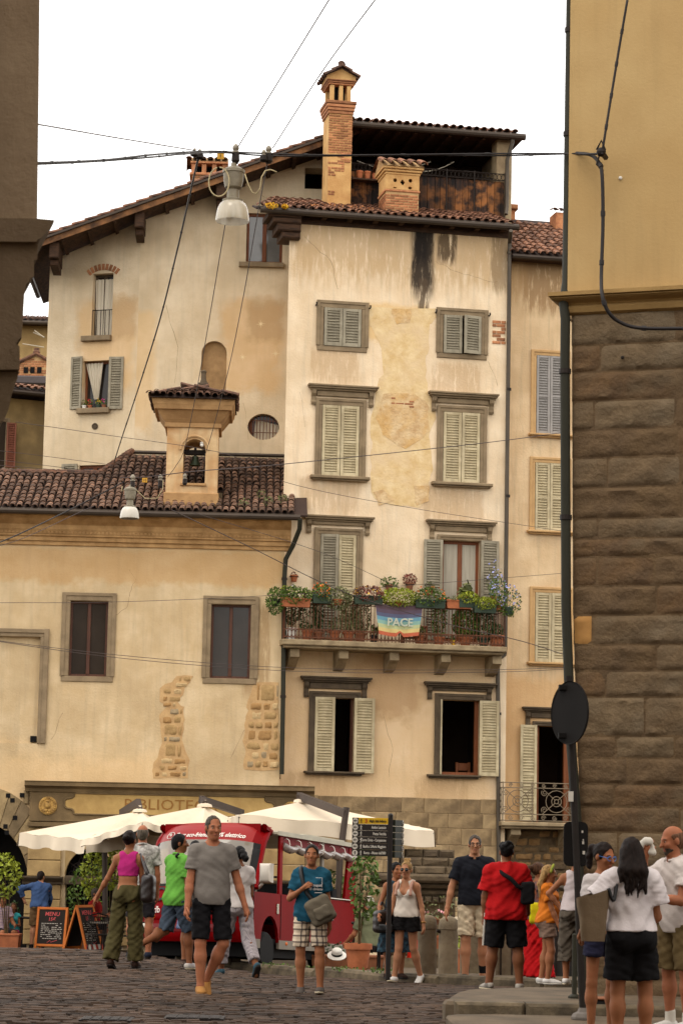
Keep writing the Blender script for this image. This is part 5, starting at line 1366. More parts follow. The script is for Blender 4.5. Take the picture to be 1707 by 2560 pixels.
nlpart('corbel',[(-900,942),(50,927),(46,930),(43,946),(36,965),(28,990),(21,1022),(9,1050),(0,1056),(-40,1075),(-900,1100)],M_nl2,.02)
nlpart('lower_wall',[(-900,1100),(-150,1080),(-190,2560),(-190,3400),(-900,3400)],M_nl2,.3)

# unseen sides of the narrow street, added to keep sky light off the foreground
b=MB(); b.box(-9,-2.5,-25-DN,-.2,-2.2,12.5); b.build('unseen_street_wall',M_nl,nb)
sh_=thing('unseen_street_house','plain house on the right side of the narrow street, outside the picture','building',(5.0,0,-1.6)); b=MB(); b.box(0,6,-25,12,0,13); b.build('wall',M_nl,sh_)
# ------------------------------------------------------------------ near building at the right edge: stone base, yellow upper wall
P=at(1318*SF,1200*SF,25.0); NB=Fac((P.x,P.y),-.33,-1.75)
rb=NB.root('stone_corner_house','big near house with dark rough stone base and plain yellow upper wall','building')
M_yel=mat('yellow_plaster',C(188,158,108),.9,c2=C(170,138,90),ns=1.2,amt=.6,bs=30,bump=.15,sc2=(.4,C(172,138,86),.5),streak=.25)
M_stn=[mat('rough_stone_%d'%k,C(*a),.9,c2=C(*c_),ns=3.5,amt=.9,bs=16,bump=1.0,sc2=(1.2,C(*d_),.6)) for k,(a,c_,d_) in enumerate((((116,95,69),(90,73,52),(108,94,74)),((108,86,60),(84,66,46),(100,79,52)),((122,102,76),(94,77,55),(114,100,80)),((112,86,57),(86,66,46),(100,86,65))))]
M_or=mat('patch_orange',C(178,132,74),.9,c2=C(150,106,58),ns=4,amt=.7)
uw=NB.uz(1302,660)[0]; uo=NB.uz(1315,0)[0]; us0=NB.uz(1312,735)[0]; us1=NB.uz(1340,1900)[0]; us2=NB.uz(1352,2200)[0]
zc0,zc1=NB.uz(1400,716)[1],NB.uz(1400,672)[1]; UR=9.0; UB=NB.uz(1600,1000)[0]+.35
b=MB(); b.add([(uw,0,zc1),(UR,0,zc1),(UR,0,14),(uw+.02,0,14),(uw,9,zc1),(uw,9,14)],[(0,1,2,3),(0,3,5,4)]); b.build('upper_wall',M_yel,rb)
b=MB(); prf=[(.0,zc0-.02),(-.05,zc0),(-.07,zc0+.05),(-.03,zc0+.08),(-.05,zc0+.1),(-.12,lerp(zc0,zc1,.62)),(-.15,lerp(zc0,zc1,.7)),(-.13,zc1-.045),(-.165,zc1-.04),(-.165,zc1+.0),(.0,zc1+.02)]
n=len(prf); vs=[(UR,y,z) for y,z in prf]+[(uw+y,y,z) for y,z in prf]+[(uw+y,9,z) for y,z in prf]
b.add(vs,[(i,(i+1)%n,(i+1)%n+n,i+n) for i in range(n)]+[(i+n,(i+1)%n+n,(i+1)%n+2*n,i+2*n) for i in range(n)]); b.build('cornice',mat('yellow_cornice',C(160,128,78),.85,c2=C(134,104,60),ns=3,bs=25,bump=.25),rb)
EP=[(NB.uz(x,y)[1],NB.uz(x,y)[0]) for x,y in ((1350,2330),(1345,2200),(1333,1900),(1323,1700),(1314,1400),(1311,735))]
def uedge(z):return float(np.interp(z,[q[0] for q in EP],[q[1] for q in EP]))
b=MB(); zt=zc0-.01
zz_=[-.5]+[q[0] for q in EP[1:-1]]+[zt]
for za,zb2 in zip(zz_,zz_[1:]):b.add([(uedge(za)+.004,.002,za),(UR,.002,za),(UR,.002,zb2),(uedge(zb2)+.004,.002,zb2),(uedge(za)+.004,9,za),(uedge(zb2)+.004,9,zb2)],[(0,1,2,3),(0,3,5,4)])
0; b.build('core_wall',M_stn[1],rb)
ys_=[716,790,852,919,985,1050,1118,1190,1236,1278,1345,1412,1480,1540,1600,1690,1740,1800,1852,1910,1985,2050,2120,2185,2245,2310,2370]
def rough_block(w,h,m,amp):
 nx_,nz_=max(3,int(w/.045)),max(3,int(h/.035)); b=MB(); o=Vector((random.uniform(0,99),random.uniform(0,99),0)); g=.003
 vs=[]
 for j in range(nz_+1):
  for i in range(nx_+1):
   x,z=w*i/nx_,h*j/nz_; e=min(x,w-x,z,h-z)
   fl_=max(-1,min(1,mnoise.noise(Vector((x*3.1,z*5.5,31))+o)*7)); fl2=max(-1,min(1,mnoise.noise(Vector((x*7,z*9,57))+o)*9))
   y=-.012-(.008*fl_+.004*fl2)*min(1,e/.02+.2)-(amp*(.5+mnoise.noise(Vector((x*3,z*5,0))+o))+amp*1.1*max(0,mnoise.noise(Vector((x*6,z*11,5))+o))+amp*.5*mnoise.noise(Vector((x*17,z*23,9))+o))*min(1,e/.012+.3)
   if e<1e-6:y=.004; x=min(max(x,g),w-g); z=min(max(z,g),h-g)
   vs.append((x,y,z))
 b.add(vs,[(j*(nx_+1)+i,j*(nx_+1)+i+1,(j+1)*(nx_+1)+i+1,(j+1)*(nx_+1)+i) for j in range(nz_) for i in range(nx_)])
 me=b.mesh('stone',m,smooth=50,fix=False); return me
for k in range(len(ys_)-1):
 z1,z0=NB.uz(1400,ys_[k])[1],NB.uz(1400,ys_[k+1])[1]
 x=uedge((z0+z1)/2); first=True
 if z1<-.2:break
 while x<UB+2:
  w_=random.uniform(.22,.42) if first and k%2 else random.uniform(.5,1.25)
  m_=M_or if (first and 1412<=ys_[k]<1470) else random.choice(M_stn)
  if m_ is M_or:w_=.2
  link('stone',rough_block(w_-.006,z1-z0-.006,m_,.007 if m_ is not M_or else .004),rb,loc=(x,0,z0)); x += w_; first=False
# downpipe at the corner
b=MB(); pts=[(NB.uz(x,y)[0],.12,NB.uz(x,y)[1]) for x,y in ((1311,-40),(1301,640),(1303,700),(1307,735),(1306,830),(1309,1400),(1320,1700),(1334,1900),(1350,2330))]
for i,p in enumerate(pts):pts[i]=(p[0]-.03,p[1]-(.0 if i<2 else .18),p[2])
b.tube(pts,.05,10); dpn=b.build('downpipe',M_pipegr,rb,smooth=40)
for y in (60,300,855,1190):
 u,z=NB.uz(float(np.interp(y,[-40,640,830,1500],[1311,1301,1306,1310])),y); b=MB(); yy=.12 if y<660 else-.06; b.tube([(u-.03,yy,z-.025),(u-.03,yy,z+.025)],.062,10); b.build('pipe_bracket',M_iron,dpn)
q=NB.r(1424,403,1431,409); b=MB(); b.ball((q[0],-.01,q[2]),(.02,.015,.02),8,5); b.build('wall_stud',M_white,rb)
u,z=NB.uz(1509,820); b=MB(); b.ball((u-.35,-.06,z),(.02,.02,.02),8,5); b.build('wall_stud',M_iron,rb)

# ------------------------------------------------------------------ cables
M_cab=mat('cable_black',C(40,34,32),.6)
M_cabth=mat('cable_thin',C(72,60,58),.6)
def cable(label,pts,r,m=M_cab,n=10,group='overhead wires',name='cable',clips=0):
 """pts: (px, py, distance) corners; smooth curve between."""
 P=[at(*p) for p in pts]; out=[]
 if len(P)>2:
  Q=[P[0]*2-P[1]]+P+[P[-1]*2-P[-2]]
  for i in range(1,len(Q)-2):
   for k in range(n):
    t=k/n; a,b_,c,d=Q[i-1],Q[i],Q[i+1],Q[i+2]
    out.append(.5*((2*b_)+(c-a)*t+(2*a-5*b_+4*c-d)*t*t+(3*b_-a-3*c+d)*t**3))
  out.append(P[-1])
 else:
  out=[P[0].lerp(P[1],k/n)-Vector((0,0,.002*(P[1]-P[0]).length*(1-(2*k/n-1)**2))) for k in range(n+1)]
 b=MB(); b.tube(out,r,6); o=b.build(name,m,smooth=True); tag(o,label,'cable',group)
 if clips:
  acc=0
  for i in range(1,len(out)):
   acc += (out[i]-out[i-1]).length
   if acc>clips:
    acc=0; c=MB(); d=(out[i]-out[i-1]).normalized()*.025; c.tube([out[i]-d,out[i]+d],r*1.35,6); c.build('cable_tie',m,o)
 return o
DLP=26.0
cable('thick twisted black cable running from left building across to the yellow wall',[(-60,405,16),(97,407,17.5),(260,400,20),(390,386,22.5),(520,378,DLP-.3),(620,382,DLP),(850,388,25.8),(1250,384,25.4),(1440,384,25.0),(1492,385,24.7)],.010,clips=.9)
cable('second thick black cable hanging just under the twisted one',[(-60,411,16.02),(97,410,17.52),(260,402,20.05),(390,392,22.55),(460,385,24),(560,382,DLP-.2),(700,390,26.05),(1050,388,25.65),(1250,389,25.42),(1440,384,25.0)],.009,clips=1.3)
cable('thin wire sloping down from the left building to the cable clamp',[(-60,286,16),(97,311,17.5),(290,344,21.5),(487,376,DLP)],.006,M_cabth)
cable('thin wire rising steeply from the lamp insulator to the upper sky',[(596,366,DLP),(822,0,19.5),(850,-45,19)],.0065,M_cabth)
cable('thin wire rising to the upper sky past the tall chimney',[(682,370,DLP),(808,175,23),(937,0,20.5),(970,-45,20)],.0065,M_cabth)
cable('dark twisted cable dropping from the cable clamp down to the tiled roof',[(497,390,DLP),(472,500,29),(440,640,33),(400,800,38),(350,960,44),(310,1080,50),(286,1155,56)],.012,clips=2.6)
cable('left of two thin wires running down from the hanging lamp past the bell turret',[(597,380,DLP),(560,580,30),(530,760,35),(495,960,41),(462,1120,46),(440,1165,48),(420,1192,49)],.006,M_cabth)
cable('right of two thin wires running down from the hanging lamp past the bell turret',[(670,400,DLP),(640,560,30),(607,750,35),(570,930,41),(525,1100,45),(500,1170,46.5)],.006,M_cabth)
cable('thick black cable curving down the yellow wall and along the stone',[(1440,383,24.95),(1475,387,24.75),(1495,405,24.6),(1504,440,24.55),(1506,560,24.55),(1502,690,24.5),(1505,740,24.35),(1520,780,24.35),(1550,806,24.4),(1600,820,24.4),(1707,821,24.3),(1760,820,24.2),(2300,800,23.6)],.02,clips=.5)
cable('black cable rising from the wall bracket up the yellow wall',[(1567,0,24.45),(1540,160,24.5),(1510,345,24.5),(1505,384,24.55)],.014,clips=.28)
b=cable('cable end clipped at the wall bracket on the yellow wall',[(1440,384,24.95),(1470,385,24.7),(1505,384,24.5)],.012)
cable('thin wire crossing the tower house from the turret to the narrow house',[(300,1195,46),(370,1192,46),(490,1178,46),(712,1160,50),(1203,1108,54),(1415,1080,56)],.009,M_cabth)
cable('thin wire sloping down across the second floor of the tower house',[(40,1055,46),(250,1085,48),(566,1135,52),(712,1205,54),(1000,1265,56),(1420,1330,57)],.0055,M_cabth)
cable('thin wire sloping from the library eaves down over the balcony',[(430,1275,48),(620,1365,52),(860,1480,56),(1120,1560,57),(1300,1602,57),(1420,1640,57)],.009,M_cabth)
cable('thin wire from the library eaves to the open balcony door',[(480,1280,48),(800,1380,54),(1000,1470,56.5)],.0055,M_cabth)
cable('upper of two thin wires sagging low across the library',[(-40,1594,46),(0,1604,46.5),(300,1645,51),(620,1672,54),(900,1682,56),(1240,1680,57),(1430,1672,57.5)],.006,M_cabth)
cable('lower of two thin wires sagging low across the library',[(-40,1592,46),(0,1602,46.5),(300,1638,51),(620,1664,54),(900,1674,56),(1240,1674,57),(1430,1668,57.5)],.006,M_cabth)
cable('faint level wire in front of the library windows and balcony',[(-40,1507,50),(280,1505,52),(650,1490,55),(1000,1465,56.5),(1420,1432,57)],.0055,M_cabth)
cable('black cable sloping up from the left edge under the library eaves',[(-40,1372,44),(60,1330,45),(200,1262,46.5),(310,1205,46)],.012)
cable('thinner cable below it sloping up from the left edge',[(-40,1375,45),(60,1345,46),(190,1285,48),(235,1265,48.5)],.006,M_cabth)
cable('upper of three wires at the lower left roof',[(-40,1122,50),(110,1140,52),(300,1165,54)],.0055,M_cabth)
cable('middle of three wires at the lower left roof',[(-40,1146,50),(110,1163,52),(240,1180,53)],.0055,M_cabth)
cable('lowest of three wires at the lower left roof',[(-40,1160,50),(110,1172,52),(240,1182,53)],.0055,M_cabth)

# ------------------------------------------------------------------ hanging street lamps
M_cast=mat('lamp_cast_metal',C(150,140,120),.5,metal=.35,c2=C(112,102,84),ns=7,amt=.8)
M_lglass=mat('lamp_ribbed_glass',C(226,214,190),.15,spec=.6,trans=.35,alpha=.82,c2=C(200,186,160),ns=30,stretch=(1,1,.05))
M_opal=mat('lamp_opal_glass',C(206,198,184),.25,spec=.5,c2=C(180,172,156))
M_porc=mat('porcelain',C(150,140,122),.3,c2=C(90,80,66),ns=12)
M_num=mat('number_plate',C(214,158,50),.6)
def lamp(px,py0,py1,D,label,opal,num,npx):
 top=at(px,py0,D); h=(py1-py0)/FPX*D
 t=thing('hanging_lamp',label,'street lamp',(top.x,top.y,top.z-h),0,'lamps hung on the overhead wires')
 k=h
 M=lambda p:[(r*k,z*k) for r,z in p]
 b=MB(); b.lathe(M([(.17,.33),(.175,.37),(.1,.4),(.095,.54),(.14,.58),(.165,.7),(.17,.82),(.185,.83),(.185,.88),(.1,.93),(.05,.94),(.045,1.0),(.02,1.0)]),20); b.build('housing',M_cast,t,smooth=35)
 n=40; prof=[(.155,.345),(.21,.3),(.25,.22),(.27,.11),(.28,.025),(.275,.0),(.265,.0),(.255,.11),(.2,.27),(.13,.335)]
 b=MB(); vs=[]
 for r,z in prof:vs += [(r*k*(1+.012*(j%2))*math.cos(2*PI*j/n),r*k*(1+.012*(j%2))*math.sin(2*PI*j/n),z*k) for j in range(n)]
 b.add(vs,[(i*n+j,i*n+(j+1)%n,(i+1)*n+(j+1)%n,(i+1)*n+j) for i in range(len(prof)-1) for j in range(n)]); b.build('glass_shade',M_opal if opal else M_lglass,t,smooth=60)
 b=MB(); b.ball((0,0,.15*k),(.055*k,.055*k,.09*k),10,7); b.build('bulb',M_opal if opal else mat('bulb_glass',C(150,132,96),.3),t,smooth=True)
 def wire(p):
  q=MB(); q.tube(p,.012*k,6); q.build('lamp_wire',mat('lamp_wire_cream',C(190,172,130),.6),t,smooth=True)
 if not opal:
  wire([(-.19*k+.17*k*math.sin(a*.32)-.04*k,-.2*k,.62*k+.25*k*math.cos(a*.32)) for a in range(0,20)])
  wire([(.19*k,-.05,.8*k),(.25*k,-.05,.62*k),(.32*k,-.05,.48*k),(.39*k,-.05,.46*k),(.45*k,-.05,.56*k),(.47*k,-.05,.75*k),(.53*k,-.05,.86*k),(.62*k,-.05,.88*k),(.72*k,-.05,.84*k)])
 else:
  wire([(-.17*k,0,.85*k),(-.26*k,0,.8*k),(-.24*k,0,.95*k)]); wire([(.17*k,0,.85*k),(.45*k,0,.6*k),(.8*k,0,.62*k),(.95*k,0,.9*k),(.95*k,0,1.15*k)])
 return t
lamp(585,408,562,DLP,'large hanging lamp with ribbed clear glass shade near the brick chimney',False,'1',0)
lamp(327,1212,1298,46,'small hanging lamp with white opal shade over the library roof',True,'10',0)
def insulator(px,py,D,h,label):
 p=at(px,py,D); t=thing('insulator',label,'insulator',(p.x,p.y,p.z-h),0,'porcelain insulators on the wires')
 b=MB(); b.lathe([(.035*h/.3,0),(.045,h*.15),(.04,h*.5),(.03,h*.55)],8); b.build('shackle',M_iron,t)
 b=MB(); r_=h*.17; b.lathe([(r_*.6,h*.52),(r_,h*.56),(r_,h*.62),(r_*.6,h*.66),(r_*.9,h*.72),(r_,h*.8),(r_*.8,h*.9),(r_*.3,h)],12); b.build('porcelain_body',M_porc,t,smooth=40)
insulator(590,360,DLP,.22,'dark iron and porcelain insulator directly above the large lamp'); insulator(672,364,DLP,.2,'double porcelain insulator right of the large lamp, upper wire'); insulator(660,374,DLP-.05,.14,'smaller insulator hooked beside the one right of the large lamp')
insulator(333,1186,46,.28,'insulator on the wire above the small opal lamp'); insulator(402,1186,46,.26,'insulator on the wire between the small lamp and the turret'); insulator(463,1184,46,.22,'insulator where the wire meets the turret opening')
insulator(500,372,DLP,.12,'cable clamp insulator where the twisted cable turns down'); insulator(487,370,DLP-.1,.1,'small clamp insulator left of the cable junction')
for (x0,y0,x1,y1,D,s_,lab) in ((543,383,561,398,DLP-.05,'1','small yellow number plate 1 on the cable by the large lamp'),(356,1195,369,1206,45.9,'10','small yellow number plate 10 on the wire by the small lamp')):
 a,b_=at(x0,y1,D),at(x1,y0,D); t=thing('number_plate',lab,'number plate',(a.x,a.y,a.z),0,'number plates on the wires')
 w_,h_=b_.x-a.x,b_.z-a.z; b=MB(); b.cbox(0,w_,-.006,.006,0,h_,.003); b.build('plate',M_num,t); text('numeral',s_,h_*.85,M_blackp,t,Matrix.Translation((w_/2,-.008,h_/2))@VERT,ext=.001)
# wall bracket on the yellow wall
p=at(1505,384,24.6); t=thing('wall_bracket','small iron cable bracket fixed to the yellow wall','bracket',p,-.33); b=MB(); b.tube([(0,.15,0),(0,-.06,0)],.03,6); b.ball((0,-.06,0),.05,8,6); b.tube([(-.05,-.05,.03),(.0,-.06,.12),(.04,-.05,.02)],.012,5); b.tube([(-.02,-.05,-.03),(-.05,-.05,-.12),(.02,-.05,-.2)],.01,5); b.build('hook',M_iron,t)
# ------------------------------------------------------------------ red electric tour bus
M_red=mat('bus_red',C(126,6,10),.42,c2=C(104,5,8),ns=1,coat=0,spec=.06)
M_redband=mat('bus_red_band',C(142,30,28),.45,c2=C(130,26,24),spec=.2)
M_grey=mat('bus_grey',C(132,122,108),.5,c2=C(110,100,88)); M_rub=mat('rubber',C(22,20,19),.8)
M_wind=mat('windscreen',C(150,140,126),.08,spec=.8,c2=C(120,112,100),ns=1.2,alpha=.72)
M_sea=mat('bus_seat',C(26,24,24),.6); M_chrome=mat('chrome',C(190,180,165),.2,metal=.9); M_roofc=mat('bus_roof_cream',C(176,168,146),.4)
M_plc=mat('clear_plastic',C(150,134,124),.12,spec=.8,c2=C(96,80,76),ns=6,amt=.9,alpha=.85)
M_amber=mat('amber_lens',C(226,110,24),.3); M_wtxt=mat('white_print',C(236,226,214),.6); M_btxt=mat('black_print',C(24,18,18),.5)
M_hl=mat('headlight_glass',C(200,196,180),.1,spec=.9)
YB=math.radians(22)
DB=39.4
pc=at(606,2421,DB)
bw=2.02
bX=Vector((math.cos(YB),-math.sin(YB),0)); bY=Vector((math.sin(YB),math.cos(YB),0))
o=Vector((pc.x,pc.y,ground(pc.x,pc.y)))-bX*bw
bus=thing('tour_bus','red open-sided electric tour bus parked before the cream parasols','bus',(o.x,o.y,-1.885),rot=None)
slope=-.05
ex=Vector((bX.x,bX.y,.02)).normalized(); ey=Vector((bY.x,bY.y,slope)).normalized(); ez=ex.cross(ey).normalized()
bus.matrix_world=Matrix(((ex.x,ey.x,ez.x,o.x),(ex.y,ey.y,ez.y,o.y),(ex.z,ey.z,ez.z,-1.885),(0,0,0,1)))
BL=4.75
prof=[(.02,.42),(-.03,.5),(-.05,.62),(-.04,.74),(-.06,.78),(-.05,.95),(.0,1.1),(.06,1.24),(.1,1.3),(.24,1.55),(.4,1.8),(.52,1.95),(.55,1.985),(.68,2.1),(.8,2.17),(1.0,2.22)]
prof=[(y-(.05 if z>1.9 else 0),z if z<1.3 else 1.3+(z-1.3)*1.14) for y,z in prof]
def pf(i):i=max(0,min(len(prof)-1,i)); k=int(i); f_=i-k; a=prof[k]; b_=prof[min(k+1,len(prof)-1)]; return lerp(a[0],b_[0],f_),lerp(a[1],b_[1],f_)
def front(s,i):
 y,z=pf(i); q=2*s-1; q=abs(q)
 tw_=1-.1*max(0,(z-1.0))/1.2
 return (bw/2+(s-.5)*bw*tw_,y+.34*q**3.2+.0,z-.06*q**4*(z>1.9))
def fpart(name,i0,i1,s0,s1,m,nu=20,off=0.0,parent=None):
 b=MB(); b.grid(lambda a,c:(lambda p:(p[0],p[1]-off,p[2]))(front(lerp(s0,s1,a),lerp(i0,i1,c))),nu,max(2,int((i1-i0)*3))); return b.build(name,m,parent or bus,smooth=40,fix=False)
fpart('bumper',0,3.2,0,1,M_red); body=fpart('nose',3.2,8,0,1,M_red); fpart('windscreen',8,11.2,.05,.95,M_wind); fpart('header',11.2,15,.06,.94,M_redband)
fpart('windscreen_surround',8,11.2,0,.05,M_rub); fpart('windscreen_surround',8,11.2,.95,1.0,M_rub); fpart('corner_panel',11.2,15,0,.06,M_red); fpart('corner_panel',11.2,15,.94,1,M_red)
fpart('windscreen_surround',7.75,8.1,0,1,M_rub,off=.004)
b=MB(); q=[front(.12,3.05),front(.12,.9)]; b.grid(lambda a,c:(lambda p:(p[0],p[1]-.006,p[2]))(front(lerp(.14,.86,a),lerp(1.6,2.6,c))),12,2); b.build('grille',mat('bus_red_dark',C(110,14,18),.4),bus,fix=False)
for s in (.13,.87):
 p=front(s,2.1); b=MB(); R=Matrix.Translation((p[0],p[1]-.015,p[2]))@Matrix.Rotation(PI/2,4,'X'); b.lathe([(.09,-.02),(.09,.01),(.075,.015),(.07,.0),(.001,-.005)],16,M=R); h_=b.build('headlight',M_rub,bus)
 b=MB(); b.ball((p[0],p[1]-.02,p[2]),(.068,.03,.068),12,7); b.build('lens',M_hl,h_,smooth=True)
 p=front(s+(.06 if s<.5 else-.06)-(.06 if s<.5 else-.06),5.1); b=MB(); R=Matrix.Translation((p[0],p[1]-.01,p[2]))@Matrix.Rotation(PI/2,4,'X'); b.lathe([(.11,-.03),(.11,.01),(.09,.02),(.085,.0),(.001,-.005)],16,M=R); h_=b.build('headlight',M_rub,bus)
 b=MB(); b.ball((p[0],p[1]-.02,p[2]),(.085,.03,.085),12,7); b.build('lens',M_hl,h_,smooth=True)
 p=front(s+(.09 if s<.5 else-.09),4.2); b=MB(); b.ball((p[0],p[1]-.0,p[2]),(.05,.03,.05),10,6); b.build('indicator',M_amber,bus,smooth=True)
# writing on the front
def onfront(name,body_,s0,i,size,m,align='LEFT',bold=0.0,shear=0.0,arc=0):
 p=Vector(front(s0,i)); px=Vector(front(s0+.02,i)); pz=Vector(front(s0,i+.2)); X=(px-p).normalized(); Z=(pz-p); Z=(Z-X*Z.dot(X)).normalized(); N=X.cross(Z); N=-N if N.y>0 else N
 p=p+N*.012
 t=text(name,body_,size,m,bus,Matrix(((X.x,Z.x,N.x,p.x),(X.y,Z.y,N.y,p.y),(X.z,Z.z,N.z,p.z),(0,0,0,1))),align,.002,bold=bold,shear=shear)
 return t
def wrapfront(o_,i0,s0,size,scale=1.0):
 for v in o_.data.vertices:
  s=s0+v.co.x*scale/(bw*.92); p=Vector(front(s,i0+v.co.y*6.2)); v.co=(p.x,p.y-.012-v.co.z,p.z)
 o_.matrix_basis=Matrix.Identity(4)
tx=text('lettering','Tour eco-friendly 100% elettrico',.125,M_wtxt,bus,Matrix.Identity(4),'LEFT',.001,bold=.002,shear=.15)
wd=max(v.co.x for v in tx.data.vertices); bmt=bmesh.new(); bmt.from_mesh(tx.data); bmesh.ops.triangulate(bmt,faces=bmt.faces); bmt.to_mesh(tx.data); bmt.free(); wrapfront(tx,12.35,.235,.12,.65*bw*.92/wd)
b=MB(); pts=[]
for k in range(20):
 a=2*PI*k/20; p=front(.17+.042*math.cos(a),12.4+.42*math.sin(a)); pts.append((p[0],p[1]-.012,p[2]))
b.tube(pts,.005,4,closed=True)
p=front(.17,12.4); b.cbox(p[0]-.02,p[0]+.02,p[1]-.014,p[1],p[2]-.01,p[2]+.025,.002); b.box(p[0]-.016,p[0]-.008,p[1]-.014,p[1],p[2]+.025,p[2]+.05); b.box(p[0]+.008,p[0]+.016,p[1]-.014,p[1],p[2]+.025,p[2]+.05); b.box(p[0]-.004,p[0]+.004,p[1]-.014,p[1],p[2]-.045,p[2]-.01); b.build('plug_emblem',M_wtxt,bus)
onfront('lettering','Ci',.19,6.3,.34,M_btxt,bold=.004); onfront('lettering','redb',.17,4.75,.15,M_wtxt)
b=MB(); p=front(.2,9.5)
for k,(s0_,s1_) in enumerate(((.3,.7),(.55,.85))):
 a,c=Vector(front(s0_,8.1)),Vector(front(s1_,9.8-k)); b.tube([(a.x,a.y-.02,a.z),(c.x,c.y-.03,c.z)],.01,4)
b.build('wiper',M_rub,bus)
b=MB(); b.box(.12,bw-.12,.35,.7,.95,1.24); b.build('dashboard',M_sea,bus)
b=MB(); b.tube([(.45+.17*math.cos(a*PI/8),.66+.06*math.sin(a*PI/8),1.3+.15*math.sin(a*PI/8)) for a in range(16)],.018,6,closed=True); b.build('steering_wheel',M_rub,bus)
# floor, sides
b=MB(); b.box(.06,bw-.06,.4,BL-.1,.42,.5); b.build('floor_pan',M_rub,bus)
YW=(1.04,3.45)
def side(x0,x1,name,ya,yb,z0,z1,m):b=MB(); b.cbox(x0,x1,ya,yb,z0,z1,.0); return b.build(name,m,bus)
for sx,xa,xb in ((1,bw-.05,bw),(-1,0,.05)):
 poly=[(.36,.6),(.36,1.2),(BL-.12,1.2),(BL,1.1),(BL,.6)]
 pts=[(.36,.48)]
 for wy in (YW[0],):
  pts += [(wy-.36,.48)]+[(wy-.36*math.cos(PI*t/12),.44+.42*math.sin(PI*t/12)) for t in range(13)]+[(wy+.36,.48)]
 pts += [(BL-.02,.48),(BL,1.12),(BL-.1,1.22),(.34,1.22)]
 b=MB(); b.prism(pts,xa,xb,axis='x'); sp=b.build('side_panel',M_red,bus)
 b=MB(); out_=bw+.004 if sx>0 else-.004
 for (ya,yb) in ((.38,YW[0]-.38),(YW[0]+.38,BL-.03)):b.cbox(min(xa,out_),max(xb,out_),ya,yb,.34,.48,.005)
 b.build('sill',M_grey,bus)
 b=MB(); b.box(out_-.003,out_+.003,1.46,1.475,.5,1.2); b.box(out_-.003,out_+.003,.355,.37,.42,1.4); b.box(out_-.003,out_+.003,2.9,2.912,.5,1.2); b.build('door_gap',M_rub,sp)
 for y in (1.72,2.3,2.85):b=MB(); b.ball((out_,y,.43),(.02,.045,.03),8,5); b.build('side_marker',M_amber,bus)
 b=MB(); b.cbox(out_-.012,out_+.012,1.28,1.36,.9,1.06,.004); b.build('door_latch',M_chrome,sp)
 b=MB(); b.tube([(out_,1.78,1.2),(out_+sx*.03,1.82,1.26),(out_+sx*.03,2.1,1.26),(out_,2.14,1.2)],.014,6); b.tube([(out_,3.1,1.24),(out_,4.5,1.24)],.014,6); b.build('grab_rail',M_chrome,bus)
 # posts: curved front pillar, cab pillar, rear frame
 b=MB(); fr_=[front(1.0 if sx>0 else 0.0,i) for i in (7.5,9,10.5,12,13.5)]
 q=[(p[0],p[1]+.05,p[2]) for p in fr_]+[(fr_[-1][0],.95,2.27),(fr_[-1][0],1.25,2.2)]
 b.tube(q,[.05,.05,.055,.065,.065,.06,.05],8); b.build('front_pillar',M_red,bus,smooth=40)
 b=MB(); b.cbox(min(xa,xb),max(xa,xb)-.0,1.38,1.5,1.2,2.158,.015); b.build('cab_pillar',M_red,bus)
 b=MB(); b.cbox(xa,xb,3.2,3.28,1.2,2.2,.01); b.build('rear_pillar',M_grey,bus)
 b=MB(); b.prism([(BL-.5,1.2),(BL,1.2),(BL-.02,2.14),(BL-.3,2.14)],xa,xb,axis='x'); b.build('rear_panel',M_red,bus)
 # mirror
 xm=bw+.12 if sx>0 else-.12
 b=MB(); b.tube([(xb if sx>0 else xa,.55,1.28),(xm,.42,1.34)],.025,6); b.cbox(xm-.03,xm+.17,.33,.47,1.36,1.66,.04); mr=b.build('mirror',mat('mirror_shell',C(196,186,172),.4),bus,smooth=50)
 # wheels
 for y in YW:
  x=bw-.14 if sx>0 else .14; R=Matrix.Translation((x,y,.30))@Matrix.Rotation(PI/2,4,'Y')
  b=MB(); b.lathe([(.19,-.1),(.27,-.1),(.305,-.06),(.31,0),(.305,.06),(.27,.1),(.19,.1)],24,M=R); wl=b.build('tyre',M_rub,bus,smooth=40)
  b=MB(); b.lathe([(.03,.06*sx),(.1,.09*sx),(.16,.07*sx),(.195,.1*sx),(.195,-.08*sx),(.02,-.08*sx)],18,M=R)
  b.build('rim',M_grey,wl,smooth=40)
# roof and rolled clear curtains
b=MB(); b.cbox(-.02,bw+.04,1.2,BL+.06,2.16,2.23,.02); b.cbox(.1,bw-.1,2.6,BL-.3,2.23,2.27,.01); b.build('roof',M_roofc,bus); b=MB(); b.prism([(.92,2.1),(1.3,2.1),(1.3,2.2),(.92,2.33)],.16,bw-.16,axis='x'); b.build('roof_cap',M_red,bus)
b=MB(); b.cbox(.0,bw+.0,1.5,BL-.05,2.06,2.219,.01); 
b=MB()
for x in (.02,bw-.04):b.cbox(x,x+.02,1.5,BL-.1,2.02,2.158,.002)
b.build('curtain_rail',mat('bus_red_cloth',C(120,30,34),.7),bus)
for x in (-.01,bw+.01):
 b=MB(); pts=[(x,lerp(1.5,BL-.05,k/24),2.0-.045*abs(math.sin(k*PI/4))+random.uniform(-.008,.008)) for k in range(25)]; b.tube(pts,[.05+.022*abs(math.sin(k*PI/4+.4)) for k in range(25)],8); b.build('rolled_curtain',M_plc,bus,smooth=True)
 for k in range(7):y=lerp(1.6,BL-.2,k/6); b=MB(); b.tube([(x+.07*math.cos(a*PI/4),y,2.03+.1*math.sin(a*PI/4)) for a in range(8)],.008,4,closed=True); b.build('curtain_strap',M_wtxt,bus)
